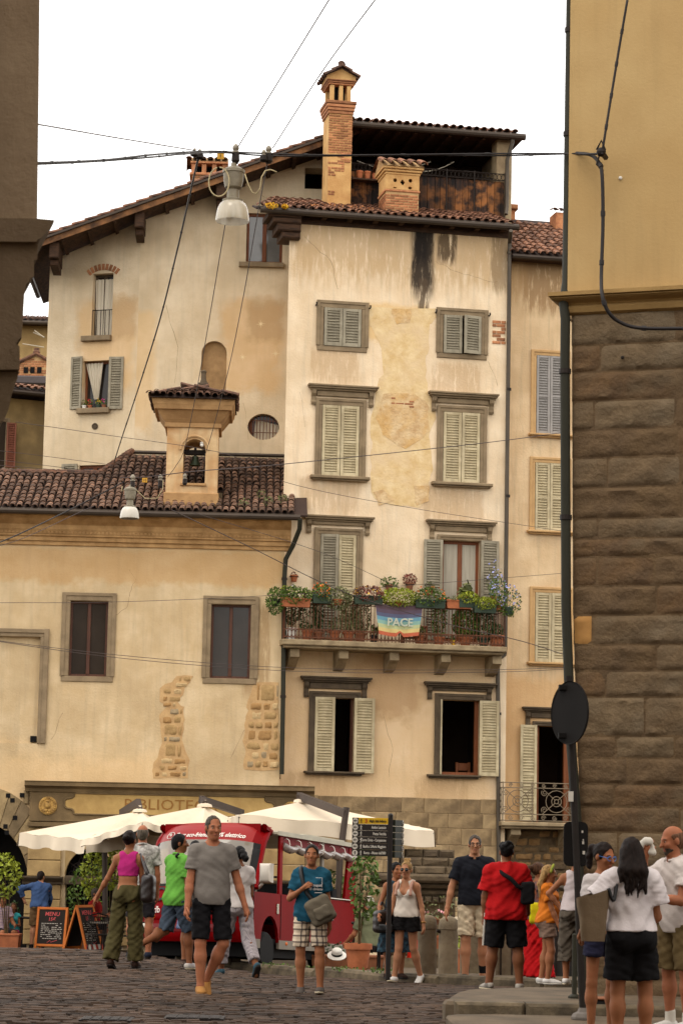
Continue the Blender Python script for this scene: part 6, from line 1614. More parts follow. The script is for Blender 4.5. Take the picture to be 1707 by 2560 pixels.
for y in (1.9,2.75,3.7):
 for xa,xb in ((.12,.82),(.96,bw-.12)):
  b=MB(); b.cbox(xa,xb,y,y+.42,.8,.92,.03); b.cbox(xa,xb,y+.36,y+.48,.92,1.42,.03); b.build('seat',M_sea,bus)
for (xa,xb) in ((.3,.8),(1.0,1.5)):b=MB(); b.cbox(xa,xb,.95,1.3,.8,.9,.03); b.cbox(xa,xb,1.24,1.36,.9,1.5,.03); b.build('seat',M_sea,bus)
b=MB(); b.tube([(.1,1.55,1.5),(bw-.1,1.55,1.5)],.02,6); b.tube([(bw-.5,1.6,.5),(bw-.5,1.6,2.2)],.018,6); b.tube([(.3,2.7,.5),(.3,2.7,2.2)],.018,6); b.build('hand_rail',M_chrome,bus)
b=MB(); b.box(.1,bw-.1,.5,BL-.2,.2,.42); b.build('chassis',M_rub,bus)
b=MB(); b.box(0.0,bw,BL-.06,BL,.42,1.2); b.build('rear_wall',M_red,bus)

# ------------------------------------------------------------------ cream cantilever parasols
M_can=mat('parasol_canvas',C(216,200,176),.85,c2=C(200,182,156),ns=1.2,amt=.5,bs=4,bump=.25)
M_arm=mat('parasol_arm',C(76,64,56),.5,metal=.3)
def parasol(label,apex,corners,hem,arm,mast,drop=.3):
 """apex and corners as (px, py, distance); hem: flap length; arm, mast: polylines."""
 A=at(*apex); K=[at(*c) for c in corners]; base=at(*mast[-1]); gz=ground(base.x,base.y)
 t=thing('parasol',label,'parasol',(base.x,base.y,gz),0,'cream cafe parasols'); O=Vector((base.x,base.y,gz))
 n=len(K); b=MB()
 for i in range(n):
  p,q=K[i]-O,K[(i+1)%n]-O; a=A-O
  def fn(u,v,p=p,q=q,a=a):
   e=p.lerp(q,u); r_=a.lerp(e,v); r_.z -= .10*math.sin(PI*v)*(1-abs(2*u-1))-.02*math.sin(u*PI*6)*v; return tuple(r_)
  b.grid(fn,10,8)
 cn=b.build('canopy',M_can,t,smooth=True,fix=False)
 for i in range(n):
  p,q=K[i]-O,K[(i+1)%n]-O; d=(q-p); nn=Vector((d.y,-d.x,0)).normalized(); sd=i*1.7
  if nn.dot(p.lerp(q,.5)-(A-O))<0:nn=-nn
  b=MB()
  def fn(u,v,p=p,q=q,nn=nn,sd=sd):
   e=p.lerp(q,u); w=.035*math.sin(u*14+sd)+.02*math.sin(u*37+sd*2); e=e+nn*(w*v+.02*v); e.z -= v*drop*(1+.05*math.sin(u*9+sd))-.02*math.sin(u*PI*6); return tuple(e)
  b.grid(fn,34,4); b.build('valance',M_can,cn,smooth=True,fix=False)
 for i in range(n):
  b=MB(); b.tube([A-O-Vector((0,0,.06)),K[i]-O-Vector((0,0,.05))],.018,5); b.build('rib',M_arm,t)
 b=MB(); b.lathe([(.04,-.02),(.16,-.02),(.14,.03),(.05,.06),(.03,.12)],10,tuple(A-O)); b.build('cap',M_can,t)
 b=MB(); pts=[at(*p)-O for p in arm]
 for i in range(len(pts)-1):
  d=(pts[i+1]-pts[i]); M=Matrix.Translation(pts[i])@d.to_track_quat('Z','Y').to_matrix().to_4x4(); b.box(-.05,.05,-.07,.07,-.04,d.length+.04,M=M)
 b.build('arm',M_arm,t)
 b=MB(); pts=[at(*p)-O for p in mast]; pts[-1]=Vector((0,0,0))
 for i in range(len(pts)-1):b.tube([pts[i],pts[i+1]],.06,8)
 b.build('mast',M_arm,t)
 b=MB(); b.cbox(-.5,.5,-.5,.5,0,.08,.02); b.build('base',M_iron,t)
 return t
parasol('cream parasol at the left with long drooping edge before the library sign',(350,2028,53),[(50,2082,52),(215,2099,50.8),(420,2088,51.5),(400,2055,56),(240,2060,56)],.3,[(350,2024,53),(346,2006,53.2),(305,2032,54.5)],[(262,2060,55),(263,2200,55),(264,2370,55)],.27)
parasol('middle cream parasol with lifted front edge between the other two',(512,2015,50.5),[(203,2103,49.5),(357,2054,48.2),(505,2086,48.5),(640,2075,51),(560,2050,54),(330,2050,54)],.3,[(510,2008,50.5),(505,1999,50.6),(600,2031,52.5)],[(604,2024,52.6),(606,2200,52.6),(607,2390,52.6)],.13)
parasol('large cream parasol at the right behind the direction sign',(754,2004,47),[(598,2037,44.8),(1084,2077,46.5),(1000,2058,50.5),(570,2046,50)],.3,[(752,2000,47),(750,1991,47),(862,2034,45.6)],[(866,2018,45.6),(850,2140,45.6),(838,2330,45.6)],.29)

# ------------------------------------------------------------------ direction sign
M_sblk=mat('sign_black',C(38,31,27),.55); M_sback=mat('sign_back',C(40,42,30),.6,c2=C(30,32,22),spec=.15); M_syel=mat('sign_yellow',C(214,168,24),.55); M_swht=mat('sign_white',C(206,198,184),.6); M_sred=mat('sign_red',C(180,50,30),.6)
DS=34.5; p0=at(969,2450,DS); p1=at(972,2042,DS); ps=FPX/DS
gz=p0.z; hp=p1.z-p0.z
dsn=thing('direction_sign','black pedestrian direction sign with yellow top strip on a dark post','sign',(p0.x,p0.y,gz),.06)
b=MB(); b.cbox(-.032,.032,-.032,.032,0,hp,.008); b.lathe([(.036,0),(.036,.03),(.015,.05)],8,(0,0,hp)); b.build('post',M_sblk,dsn)
sw=(966-878)/ps; zt=hp-.02; sh=94/ps/6
rows_=['Miglio della Bellezza','Antico Lavatoio','Piazza Vecchia','Torre Civica - Campanone','Basilica S.Maria Maggiore','Rocca  - Museo dell\'800']
for k,tx_ in enumerate(rows_):
 z1=zt-k*sh; zc_=z1-sh/2; ic=sh*.92
 b=MB(); b.cbox(-.036-sw,-.034,-.02,.02,z1-sh+.002,z1,.002); pl=b.build('sign_plate',M_syel if k==0 else M_sblk,dsn)
 b=MB(); b.box(-.036-sw-.002,-.036-sw+ic+.005,-.0225,-.019,z1-sh+.001,z1-.001); b.build('arrow_field',M_sblk,pl)
 b=MB(); xc=-.036-sw+ic/2; R=ic/2*.95; b.prism([(xc+R*math.cos(2*PI*j/20),zc_+R*math.sin(2*PI*j/20)) for j in range(20)],-.0245,-.022); b.build('arrow_disc',M_swht,pl)
 b=MB(); up_=k==5; L_=R*.65; tr_=lambda a,c:(xc+(c if up_ else a),zc_+(-a if up_ else c))
 for q in ([(-L_,-.006),(L_,-.006),(L_,.006),(-L_,.006)],[(-L_,0),(-L_*.1,L_*.75),(L_*.15,L_*.75),(-L_*.7,0)],[(-L_,0),(-L_*.7,0),(L_*.15,-L_*.75),(-L_*.1,-L_*.75)]):b.prism([tr_(*c) for c in q],-.0262,-.0245)
 b.build('arrow',M_sblk,pl)
 b=MB(); xw=-.036-sw+ic*1.5; s_=sh*.42
 b.prism([(xw+.12*s_*math.cos(2*PI*j/8)+.05*s_,zc_+.78*s_+.14*s_*math.sin(2*PI*j/8)) for j in range(8)],-.0225,-.02)
 for q in ([(-.12,.6),(.18,.6),(.15,-.1),(-.1,-.1)],[(-.1,-.1),(.05,-.05),(-.2,-.95),(-.35,-.95)],[(0,-.05),(.15,-.1),(.2,-.5),(.35,-.95),(.2,-.95),(.05,-.5)],[(-.12,.6),(-.02,.5),(-.3,.2),(-.38,-.05),(-.48,-.05),(-.38,.25)],[(.1,.55),(.2,.5),(.42,.15),(.34,.08)]):b.prism([(xw+a*s_,zc_+c*s_) for a,c in q],-.0222,-.0202)
 b.build('walking_figure',M_sblk if k==0 else M_swht,pl)
 text('lettering',tx_,sh*(.55 if k==0 else .6),M_sblk if k==0 else M_swht,pl,Matrix.Translation((-.06,-.0225,zc_))@VERT,'RIGHT',.001,font_sx=.6,bold=.0014)
 if k==0:text('numeral','3',sh*.85,M_sred,pl,Matrix.Translation((-.036-sw+ic*2.35,-.0225,zc_))@VERT,'CENTER',.001,bold=.002)
M2=Matrix.Translation((.05,0,0))@Matrix.Rotation(math.radians(70),4,'Z')
for k in range(6):
 z1=zt-.02-k*sh; b=MB(); b.cbox(0,.44,-.02,.02,z1-sh+.003,z1,.003,M=M2); pl=b.build('sign_plate',M_sback,dsn)
 b=MB(); R=sh*.4; xc=.44-sh*.5; b.tube([(xc+R*math.cos(a*PI/8),-.024,z1-sh/2+R*math.sin(a*PI/8)) for a in range(16)],.005,4,closed=True,M=M2); b.tube([(xc-R*.6,-.024,z1-sh/2),(xc+R*.6,-.024,z1-sh/2)],.005,4,M=M2); b.build('arrow',M_swht,pl)

# ------------------------------------------------------------------ round and square traffic signs seen from behind, on one dark pole
DP=22.3
q0,q1=at(1457,2548,DP),at(1421,1690,DP)
pole=thing('sign_pole','dark leaning pole with backs of a round sign and a square sign','traffic sign',q0)
b=MB(); b.tube([(0,0,0),q1-q0],.031,12); b.build('pole',mat('pole_dark',C(42,36,32),.7,c2=C(30,26,24),ns=5,spec=.15),pole,smooth=40)
b=MB(); b.lathe([(.11,0),(.11,.02),(.09,.05),(.055,.065),(.04,.1)],8); b.build('base',mat('base_concrete',C(110,102,94),.8),pole)
c_=at(1421,1783,DP)-q0; rx,rz=39/FPX*DP,79/FPX*DP
M_sgn=mat('sign_back_dark',C(30,27,25),.75,spec=.1); rr_=rz; ang=math.acos(rx/rz)
R=Matrix.Translation(c_+Vector((0,-.06,0)))@Matrix.Rotation(-ang,4,'Z')@Matrix.Rotation(PI/2,4,'X')
b=MB(); b.lathe([(.001,0),(rr_-.01,0),(rr_,-.008),(rr_-.004,.016),(rr_-.02,.02),(rr_-.03,.01),(.001,.012)],40,M=R@Matrix.Rotation(PI,4,'X')); b.build('round_sign',M_sgn,pole,smooth=30)
for dz in (.23,-.2):
 b=MB(); b.cbox(-.09,.09,-.02,.07,dz-.025,dz+.025,.005,M=Matrix.Translation(c_)); b.build('clamp',M_sgn,pole)
c2=at(1440,2110,DP)-q0; w_,h_=30/FPX*DP,55/FPX*DP
pts=[]
for cx,cz,a0 in ((w_-.05,h_-.05,0),(-w_+.05,h_-.05,90),(-w_+.05,-h_+.05,180),(w_-.05,-h_+.05,270)):pts += [(cx+.05*math.cos(math.radians(a0+t*30)),cz+.05*math.sin(math.radians(a0+t*30))) for t in range(4)]
b=MB(); b.prism(pts,.055,.085,M=Matrix.Translation(c2)); b.prism([(a*.97,c*.97) for a,c in pts],.05,.056,M=Matrix.Translation(c2)); sq=b.build('square_sign',M_sgn,pole)
for (dx,dz,s_) in ((.05,.1,.02),(.055,.0,.025),(.06,-.09,.03),(.06,.03,.015),(-.01,.24,.02)):
 b=MB(); b.box(dx,dx+s_*.7,.046,.0495,dz,dz+s_,M=Matrix.Translation(c2)); b.build('sticker',M_swht,sq)
b=MB(); p=at(1427,1990,DP)-q0; b.box(p.x-.03,p.x+.015,-.048,-.043,p.z-.05,p.z+.04); b.build('sticker',M_swht,pole)
p=at(1440,2480,24); t=thing('marker_post','slim green metal post just behind the leaning sign pole','post',(p.x-.02,p.y,-1.335)); b=MB(); b.cbox(-.022,.022,-.02,.02,0,(2480-2310)/FPX*24-.05,.01); b.lathe([(.06,0),(.06,.02),(.03,.04)],8); b.build('post',M_pipegr,t)
p=at(1485,2535,22.9); t=thing('waste_box','low black box on the pavement right of the sign pole base','box',(p.x-.1,p.y+.1,-1.44)); b=MB(); b.cbox(0,.36,0,.25,0,.15,.02); b.build('box_body',M_blackp,t); b=MB(); b.cbox(-.01,.37,-.01,.26,.15,.17,.01); b.build('lid',M_terra2,t)

# ------------------------------------------------------------------ menu boards
M_slate=mat('chalkboard',C(42,34,28),.85); M_orw=mat('orange_wood',C(206,112,36),.55,c2=C(176,88,26),ns=5); M_pk=mat('chalk_pink',C(214,92,92),.9); M_ch=mat('chalk_white',C(196,186,172),.9)
def board(label,px,py,D,ph,w,rz,tilt,other):
 p=at(px,py,D); H_=ph/FPX*D
 t=thing('menu_board',label,'menu board',(p.x,p.y,p.z),rz,'folding menu boards')
 for s,nm in ((1,'front_panel'),(-1,'back_panel')):
  M=Matrix.Translation((0,-s*tilt*H_,0))@Matrix.Rotation(s*-math.atan(tilt),4,'X')@(Matrix.Rotation(PI,4,'Z') if s<0 else Matrix.Identity(4))
  L_=H_*math.hypot(1,tilt)
  b=MB(); f_=.055
  b.cbox(-w/2,-w/2+f_,-.02,.02,0,L_,.006); b.cbox(w/2-f_,w/2,-.02,.02,0,L_,.006); b.cbox(-w/2+f_,w/2-f_,-.019,.019,L_-f_,L_-.001,.006); b.cbox(-w/2+f_,w/2-f_,-.019,.019,L_*.1,L_*.1+f_,.006)
  fr=link(nm,b.mesh(nm,M_orw),t,M=M)
  b=MB(); b.box(-w/2+f_,w/2-f_,-.005,.012,L_*.1+f_,L_-f_); b.build('slate',M_slate,fr)
  if s>0:
   T_=lambda body_,size,m,x,z,sh=0:text('chalk_lettering',body_,size,m,fr,Matrix.Translation((x,-.008,z))@VERT,'CENTER',.001,bold=.001,shear=sh)
   T_('MENU',L_*.13,M_pk,0,L_*.84,.1); T_('15€',L_*.11,M_pk,0,L_*.72,.1)
   ln=MB(); rr=random.Random(len(label))
   for k in range(9):
    z=L_*(.62-k*.043); x=-w*.33
    while x<w*.3:
     q=rr.uniform(.02,.06)
     if rr.random()<.75:ln.box(x,x+q,-.0075,-.0055,z,z+L_*.014)
     x += q+.012
   ln.build('chalk_lines',M_ch,fr,kind='stuff')
   ln=MB(); ln.tube([(-w*.1,-.008,L_*.19),(0,-.008,L_*.24),(.02,-.008,L_*.2),(w*.22,-.008,L_*.25)],.006,4); ln.build('chalk_signature',M_pk,fr)
   if other:
    for k in range(7):b=MB(); b.box(-w/2+k*w/7,-w/2+(k+1)*w/7-.001,-.024,-.0205,L_*.1-.01,L_*.1+.1); b.build('striped_strip',M_sred if k%2==0 else M_swht,fr)
 return t
board('orange framed menu board facing the square beside the blue-shirted man',130,2377,55.5,106,.72,-.25,.16,False)
board('orange framed menu board turned almost edge-on with striped lower strip',208,2384,54.5,118,.7,1.12,.3,True)

# ------------------------------------------------------------------ pots, plants, cafe furniture
def planted(px,py,D,r,h,label,m,fol,R,fc,n=260,size=.06,name='potted_plant',cat='plant',stems=6,fl=None,group=None,nf=30,z=None,box=None,dens=.55):
 p=at(px,py,D); zz=p.z if z is None else z
 t=thing(name,label,cat,(p.x,p.y,zz),0,group)
 if box:b=MB(); w_,d_=box; b.add([(-w_*.92,-d_*.9,0),(w_*.92,-d_*.9,0),(w_*.92,d_*.9,0),(-w_*.92,d_*.9,0),(-w_,-d_,h),(w_,-d_,h),(w_,d_,h),(-w_,d_,h)],[(0,3,2,1),(4,5,6,7),(0,1,5,4),(1,2,6,5),(2,3,7,6),(3,0,4,7)]); b.cbox(-w_-.015,w_+.015,-d_-.015,d_+.015,h-.035,h+.002,.006); b.build('pot',m,t)
 else:pot_mb(r,h).build('pot',m,t,smooth=40)
 rr=random.Random(len(label)*7+int(px))
 if stems:
  b=MB()
  for k in range(stems):
   a=rr.uniform(0,2*PI); d=rr.uniform(.3,.9); e=Vector((fc[0]+R[0]*d*math.cos(a),fc[1]+R[1]*d*math.sin(a),fc[2]+R[2]*rr.uniform(-.2,.7)))
   b.tube([(e.x*.1,e.y*.1,h*.8),(e.x*.4,e.y*.4,lerp(h,e.z,.5)),tuple(e)],max(.004,r*.04),4,r2=.003)
  b.build('stems',mat('stem_brown',C(84,66,40),.9),t)
 l=MB(); leaves(l,fc,R,n,size,seed=int(px)+n,dens=dens); l.build('foliage',fol,t,fix=False)
 if fl:f_=MB(); leaves(f_,(fc[0],fc[1]-.02,fc[2]+R[2]*.25),R,nf,size*.8,seed=int(px),droop=-.3,elong=1.2); f_.build('flowers',fl,t,fix=False,kind='stuff')
 return t
planted(205,2372,57,.42,.42,'leafy citrus tree in a big brown terracotta trough behind the menu boards',M_terra2,L_green,(.5,.3,.8),(.1,0,1.15),420,.1,'potted_tree','tree',9,None,'potted shrubs of the cafe',box=(.42,.3))
planted(272,2372,55.5,.3,.4,'taller yellow-green shrub behind the pink-topped woman',M_terra2,L_lime,(.32,.3,.55),(.05,0,1.75),420,.1,'potted_tree','tree',7,None,'potted shrubs of the cafe')
planted(232,2365,56,.3,.4,'bright topped citrus tree rising beside the dark cafe post',M_terra2,L_lime,(.32,.3,.62),(.0,0,1.6),480,.1,'potted_tree','tree',6,None,'potted shrubs of the cafe')
planted(18,2378,55,.3,.38,'long terracotta planter with a bright lemon shrub at the left edge',M_terra,L_lime,(.42,.3,.5),(-.15,0,1.62),420,.11,'potted_tree','tree',6,None,'potted shrubs of the cafe',box=(.28,.25))
planted(30,2376,56,.2,.3,'small dark sprig plant near the seated child',M_terra,L_dark,(.16,.15,.25),(0,0,.85),70,.09,'potted_plant','plant',3,None,'potted shrubs of the cafe')
planted(894,2418,39.3,.21,.43,'tall bright green shrub in a big ribbed terracotta pot by the sign',M_terra,L_green,(.24,.25,.6),(.08,0,1.35),330,.1,'potted_tree','tree',12,None,'potted shrubs of the cafe',z=-1.84)
planted(845,2360,46,.3,.4,'green shrub seen through the open rear of the bus',M_terra,L_green,(.4,.3,.6),(-.1,0,1.3),420,.1,'potted_tree','tree',6,None,'potted shrubs of the cafe',z=-2.2)
t=planted(868,2425,42.5,.4,.3,'brown rectangular planter trough behind the bus wheel',M_terra2,L_dark,(.5,.15,.12),(0,0,.4),120,.08,'planter','planter',0,None,None,box=(.62,.2),z=-2.02)
planted(1155,2440,38,.16,.38,'narrow terracotta pot with pale green plant beside the second bollard',M_terra,L_lime,(.14,.12,.14),(0,0,.5),80,.07,'potted_plant','plant',3,None,None,z=-1.8)
planted(1080,2330,39,.2,.2,'red and white geranium pot behind the stone bollards',M_terra,L_olive,(.42,.18,.2),(0,0,.35),220,.06,'potted_plant','plant',4,F_pink,None,60,z=-1.45)
planted(1110,2310,42,.2,.2,'wiry weed plant on the stone ledge behind the bollards',M_terra2,L_olive,(.45,.15,.25),(0,0,.3),90,.06,'potted_plant','plant',8,None,None,z=-1.25)
planted(1208,2440,38,.12,.28,'trailing green plant beside the black polo man',M_terra2,L_lime,(.14,.12,.32),(0,0,.45),110,.07,'potted_plant','plant',4,None,None,z=-1.8)
t=thing('hat','white straw hat with black band hanging by the brown planter','hat',at(842,2386,41.6)); b=MB(); b.lathe([(.001,.1),(.06,.1),(.085,.08),(.09,.0),(.16,-.015),(.16,-.025),(.08,-.01)],16,M=Matrix.Rotation(.5,4,'X')); b.build('hat_body',M_white,t,smooth=50); b=MB(); b.lathe([(.092,.0),(.089,.035),(.08,.03)],16,M=Matrix.Rotation(.5,4,'X')); b.build('band',M_blackp,t)
# stone bollards and slabs along the terrace
M_bol=mat('bollard_stone',C(122,106,84),.9,c2=C(82,70,54),ns=3,amt=.8,bs=22,bump=.5,sc2=(2.2,C(150,134,106),.45))
for (px,py,D,w,h,lab) in ((1066,2447,36,47,155,'left round-topped stone bollard behind the sunglasses woman'),(1119,2445,36.6,49,150,'second round-topped stone bollard, beside the terracotta pot')):
 p=at(px,py,D); t=thing('bollard',lab,'bollard',p,0,'stone bollards'); r_=w/FPX*D/2; h_=h/FPX*D
 b=MB(); b.lathe([(r_*1.05,-.1),(r_*1.05,.02),(r_,.06),(r_*.98,h_*.78),(r_*1.04,h_*.79),(r_*1.04,h_*.84),(r_*.9,h_*.94),(r_*.5,h_*.995),(r_*.1,h_)],20); b.build('shaft',M_bol,t,smooth=40)
for (px,py,D,w,h,lab) in ((1175,2440,37.5,50,120,'low flat stone post right of the terracotta pot'),(1262,2452,36.6,48,125,'flat stone post behind the red-shirted man')):
 p=at(px,py,D); t=thing('stone_post',lab,'stone post',p,0,'stone bollards'); r_=w/FPX*D/2; h_=h/FPX*D; b=MB(); b.cbox(-r_,r_,-.12,.12,-.1,h_,.03); b.build('shaft',M_bol,t)
t=thing('handrail','dark iron rail linking the stone bollards and posts','rail',at(1120,2320,37)); O=t.location.copy()
b=MB(); b.tube([Vector(at(*q))-O for q in ((1090,2326,36.5),(1110,2334,36.6),(1150,2336,37),(1205,2333,37.4),(1230,2334,37))],.025,6); b.build('rail',M_iron,t)
t=thing('handrail','horizontal dark rail in front of the seated man near the sign','rail',at(920,2310,41)); O=t.location.copy(); b=MB(); b.tube([Vector(at(*q))-O for q in ((878,2307,41),(960,2312,41))],.025,6); b.build('rail',M_iron,t)
b=MB()
for x in (885,950):a=Vector(at(x,2309,41))-O; b.tube([a,a+Vector((0,0,-.85))],.02,6)
b.build('post',M_iron,t)
t=thing('handrail','long dark rail at the left the blue-shirted man leans over','rail',at(60,2295,56)); O=t.location.copy(); b=MB(); b.tube([Vector(at(*q))-O for q in ((-60,2288,56),(60,2294,56),(120,2298,56))],.03,6); b.build('rail',M_iron,t); b=MB()
for x in (-40,108):a=Vector(at(x,2294,56))-O; b.tube([a,a+Vector((0,0,-.8))],.025,6)
b.build('post',M_iron,t)
# old stone fountain house with stepped roof
DF=47
fo=at(1060,2330,DF); ft=thing('stone_fountain','old dark stone fountain with stepped slab roof and heavy cornice','fountain',(fo.x,fo.y,-2.2)); O=ft.location.copy()
M_ft=[mat('fountain_stone_%d'%k,C(*a),.92,c2=C(*c_),ns=3,amt=.9,bs=16,bump=.6) for k,(a,c_) in enumerate((((104,88,66),(70,58,44)),((130,112,84),(92,78,58))))]
for (xa,xb,ya,yb,D,d_,m_) in ((1015,1137,2125,2144,46.4,1.4,0),(1003,1163,2146,2166,46.0,1.8,0),(985,1176,2168,2186,45.6,2.2,0)):
 a,c=Vector(at(xa,yb,D))-O,Vector(at(xb,ya,D))-O; x=a.x; n_=3
 for k in range(n_):
  x1=a.x+(c.x-a.x)*(k+1)/n_+(random.uniform(-.1,.1) if k<n_-1 else 0); b=MB(); b.cbox(x,x1-.012,a.y,a.y+d_,a.z,c.z,.03,jit=.02); b.build('roof_slab',M_ft[m_],ft); x=x1
a,c=Vector(at(930,2204,45.2))-O,Vector(at(1190,2187,45.2))-O
b=MB(); b.cbox(a.x,c.x,a.y,a.y+2.6,a.z,c.z-.005,.04); b.cbox(a.x+.12,c.x-.12,a.y+.12,a.y+2.5,a.z-.1,a.z-.001,.05); b.cbox(a.x+.25,c.x-.25,a.y+.28,a.y+2.4,a.z-.25,a.z-.101,.05); b.build('cornice',M_ft[0],ft)
for k in range(8):
 x=lerp(a.x+.4,c.x-.5,k/7); b=MB(); b.cbox(x,x+.12,a.y+.15,a.y+.5,a.z-.36,a.z-.251,.03); b.build('corbel',M_ft[0],ft)
z1=a.z-.25; y0=a.y+.45
rubble(ft,a.x+.35,c.x-.35,0,z1,M_ft,hmin=.3,hmax=.42,lmin=.4,lmax=.8,proud=.03,y=y0,c=.02)
b=MB(); b.box(a.x+.35,c.x-.35,y0+.005,y0+2,0,z1); b.build('core',M_ft[0],ft)
# dark gate and bin behind the crowd at right
p=at(1345,2470,36.5); t=thing('metal_gate','dark green metal gate behind the orange-shirted woman','gate',(p.x-.55,p.y,p.z+.1)); b=MB(); b.cbox(0,1.3,0,.05,0,1.15,.01); b.build('gate_panel',mat('gate_dark',C(46,42,38),.6),t)
b=MB()
for k in range(9):b.tube([(k*1.3/8,-.02,.05),(k*1.3/8,-.02,1.45)],.014,5)
b.tube([(0,-.02,1.4),(1.3,-.02,1.4)],.018,5); b.build('bars',M_iron,t)
# metal cafe chairs and tables
def cafe_chair(px,py,D,rz,label,z=None):
 p=at(px,py,D); t=thing('cafe_chair',label,'chair',(p.x,p.y,p.z if z is None else z),rz,'dark metal cafe chairs')
 for x in (-.2,.2):
  for y in (-.2,.2):b=MB(); b.tube([(x*1.1,y*1.1,0),(x,y,.45)],.014,6); b.build('leg',M_iron,t)
 b=MB(); b.cbox(-.22,.22,-.22,.22,.44,.47,.01); b.build('seat',M_iron,t)
 b=MB(); b.tube([(-.22,-.1,.62),(-.22,.2,.68),(-.2,.24,.85),(0,.26,.9),(.2,.24,.85),(.22,.2,.68),(.22,-.1,.62)],.016,6); b.tube([(-.22,-.1,.62),(-.21,-.15,.46)],.014,6); b.tube([(.22,-.1,.62),(.21,-.15,.46)],.014,6)
 for k in range(9):x=-.19+k*.0475; b.tube([(x,.22,.46),(x,.25,.88)],.006,4)
 for k in range(4):b.tube([(-.2,.235,.55+k*.09),(.2,.235,.55+k*.09)],.006,4)
 b.build('backrest',M_iron,t)
def cafe_table(px,py,D,label,z=None,r=.35):
 p=at(px,py,D); t=thing('cafe_table',label,'table',(p.x,p.y,p.z if z is None else z),0,'cafe tables'); b=MB(); b.lathe([(r,.7),(r,.73),(r*.97,.735)],20); b.build('tabletop',M_grey,t,smooth=30); b=MB(); b.lathe([(.2,0),(.2,.02),(.03,.05),(.025,.68),(.1,.7)],10); b.build('pedestal',M_iron,t)
 return t,(p.x,p.y,(p.z if z is None else z)+.735)
cafe_chair(955,2425,41,2.6,'dark wire cafe chair behind the sign post',z=-1.95); cafe_chair(1165,2400,41,-1.2,'dark cafe chair of the man in the cream shirt',z=-1.95)
cafe_chair(250,2370,53.5,.3,'dark wire cafe chair behind the second menu board',z=-2.3); cafe_chair(288,2372,54.5,-2.2,'dark cafe chair nearer the pink-topped woman',z=-2.35)
_,tp=cafe_table(262,2372,54.5,'grey cafe table with a red glass behind the menu boards',z=-2.33)
t=thing('glass','red drink glass on the grey cafe table','glass',(tp[0]-.22,tp[1]-.1,tp[2])); b=MB(); b.lathe([(.035,0),(.035,.005),(.006,.01),(.006,.08),(.05,.12),(.055,.2),(.05,.2),(.045,.12)],12); b.build('glass_bowl',mat('red_drink',C(170,30,24),.15),t,smooth=40)
cafe_table(1000,2420,41,'dark cafe table behind the sunglasses woman',z=-1.95)
t=thing('coat','bright red-orange jacket over a chair behind the sunglasses woman','jacket',(at(1035,2372,39.5).x,39.5,at(1035,2395,39.5).z)); b=MB(); b.grid(lambda u,v:(-.12+.24*u+.02*math.sin(v*7),.05*math.sin(u*8),.28*v),10,8); b.grid(lambda u,v:(-.12+.24*u+.02*math.sin(v*7),.06+.05*math.sin(u*8),.28*v),10,8); b.build('cloth',mat('coat_red',C(210,50,26),.8),t,smooth=True)
# weeds along the kerb
for k in range(9):
 x=random.uniform(-1.6,2.4); y=ky(x)+random.uniform(.25,.5); t=thing('weed','low green weed tuft growing behind the far kerb','weed',(x,y,ground(x,y)+TH),0,'weeds along the far kerb'); l=MB(); leaves(l,(0,0,.03),(.2,.1,.04),40,.04,seed=k,droop=-.4); l.build('foliage',L_green,t,fix=False)
for k,(px,py) in enumerate(((1392,2540),(1400,2536),(1500,2512))):
 p=at(px,py,23.1); t=thing('weed','tiny weed in the joint at the foot of the raised pavement','weed',(p.x,p.y,-1.44),0,'weeds at the near pavement'); l=MB(); leaves(l,(0,0,.02),(.09,.04,.03),40,.035,seed=k); l.build('foliage',L_green,t,fix=False)

# ------------------------------------------------------------------ balcony plants, flag
def bp(x,y,o_):u,z=TW.uz(x,y,o_); return TW.W(u,o_,z)
def bplant(x,y,o_,label,kind,w,fol,n,R,fz,fl=None,nf=30,potm=None,r=.11,h=.2,size=.06,seed=0,stems=0):
 P=bp(x,y,o_); t=thing('planter' if kind=='box' else 'potted_plant',label,'planter' if kind=='box' else 'potted plant',P,TW.yaw,'plants on the balcony')
 if kind=='box':b=MB(); b.add([(-w*.95,-.08,0),(w*.95,-.08,0),(w*.95,.08,0),(-w*.95,.08,0),(-w,-.1,h),(w,-.1,h),(w,.1,h),(-w,.1,h)],[(0,3,2,1),(4,5,6,7),(0,1,5,4),(1,2,6,5),(2,3,7,6),(3,0,4,7)]); b.cbox(-w-.012,w+.012,-.112,.112,h-.03,h+.002,.005); b.build('trough',potm or M_terra,t)
 elif kind=='pot':pot_mb(r,h).build('pot',potm or M_terra,t,smooth=40)
 if stems:
  b=MB(); rr=random.Random(seed)
  for k in range(stems):a=rr.uniform(-1,1); b.tube([(a*.03,0,h*.8),(a*R[0]*.5,0,lerp(h,fz,.6)),(a*R[0]*.8,rr.uniform(-.03,.03),fz+R[2]*rr.uniform(.1,.8))],.005,4)
  b.build('stems',mat('stem_green',C(88,98,52),.8),t)
 R=(R[0]*1.12,R[1]*1.3,R[2]*1.4); l=MB(); leaves(l,(0,-.02,fz),R,int(n*2.3),size,seed=seed+int(x)); l.build('foliage',fol,t,fix=False)
 if fl:f_=MB(); leaves(f_,(0,-.04,fz+R[2]*.3),(R[0],R[1],R[2]*.9),nf,size*.85,seed=int(x)+3,droop=-.2,elong=1.2); f_.build('flowers',fl,t,fix=False,kind='stuff')
 return t
bplant(632,1392,.97,'trailing leafy plant spilling over the left balcony corner','pot',0,L_green,260,(.2,.18,.24),.12,None,potm=M_blackp,h=.16,seed=1)
bplant(678,1394,1.0,'long terracotta trough of ivy hung at the left balcony end','box',.34,L_green,320,(.38,.14,.16),.26,L_lime,60,seed=2)
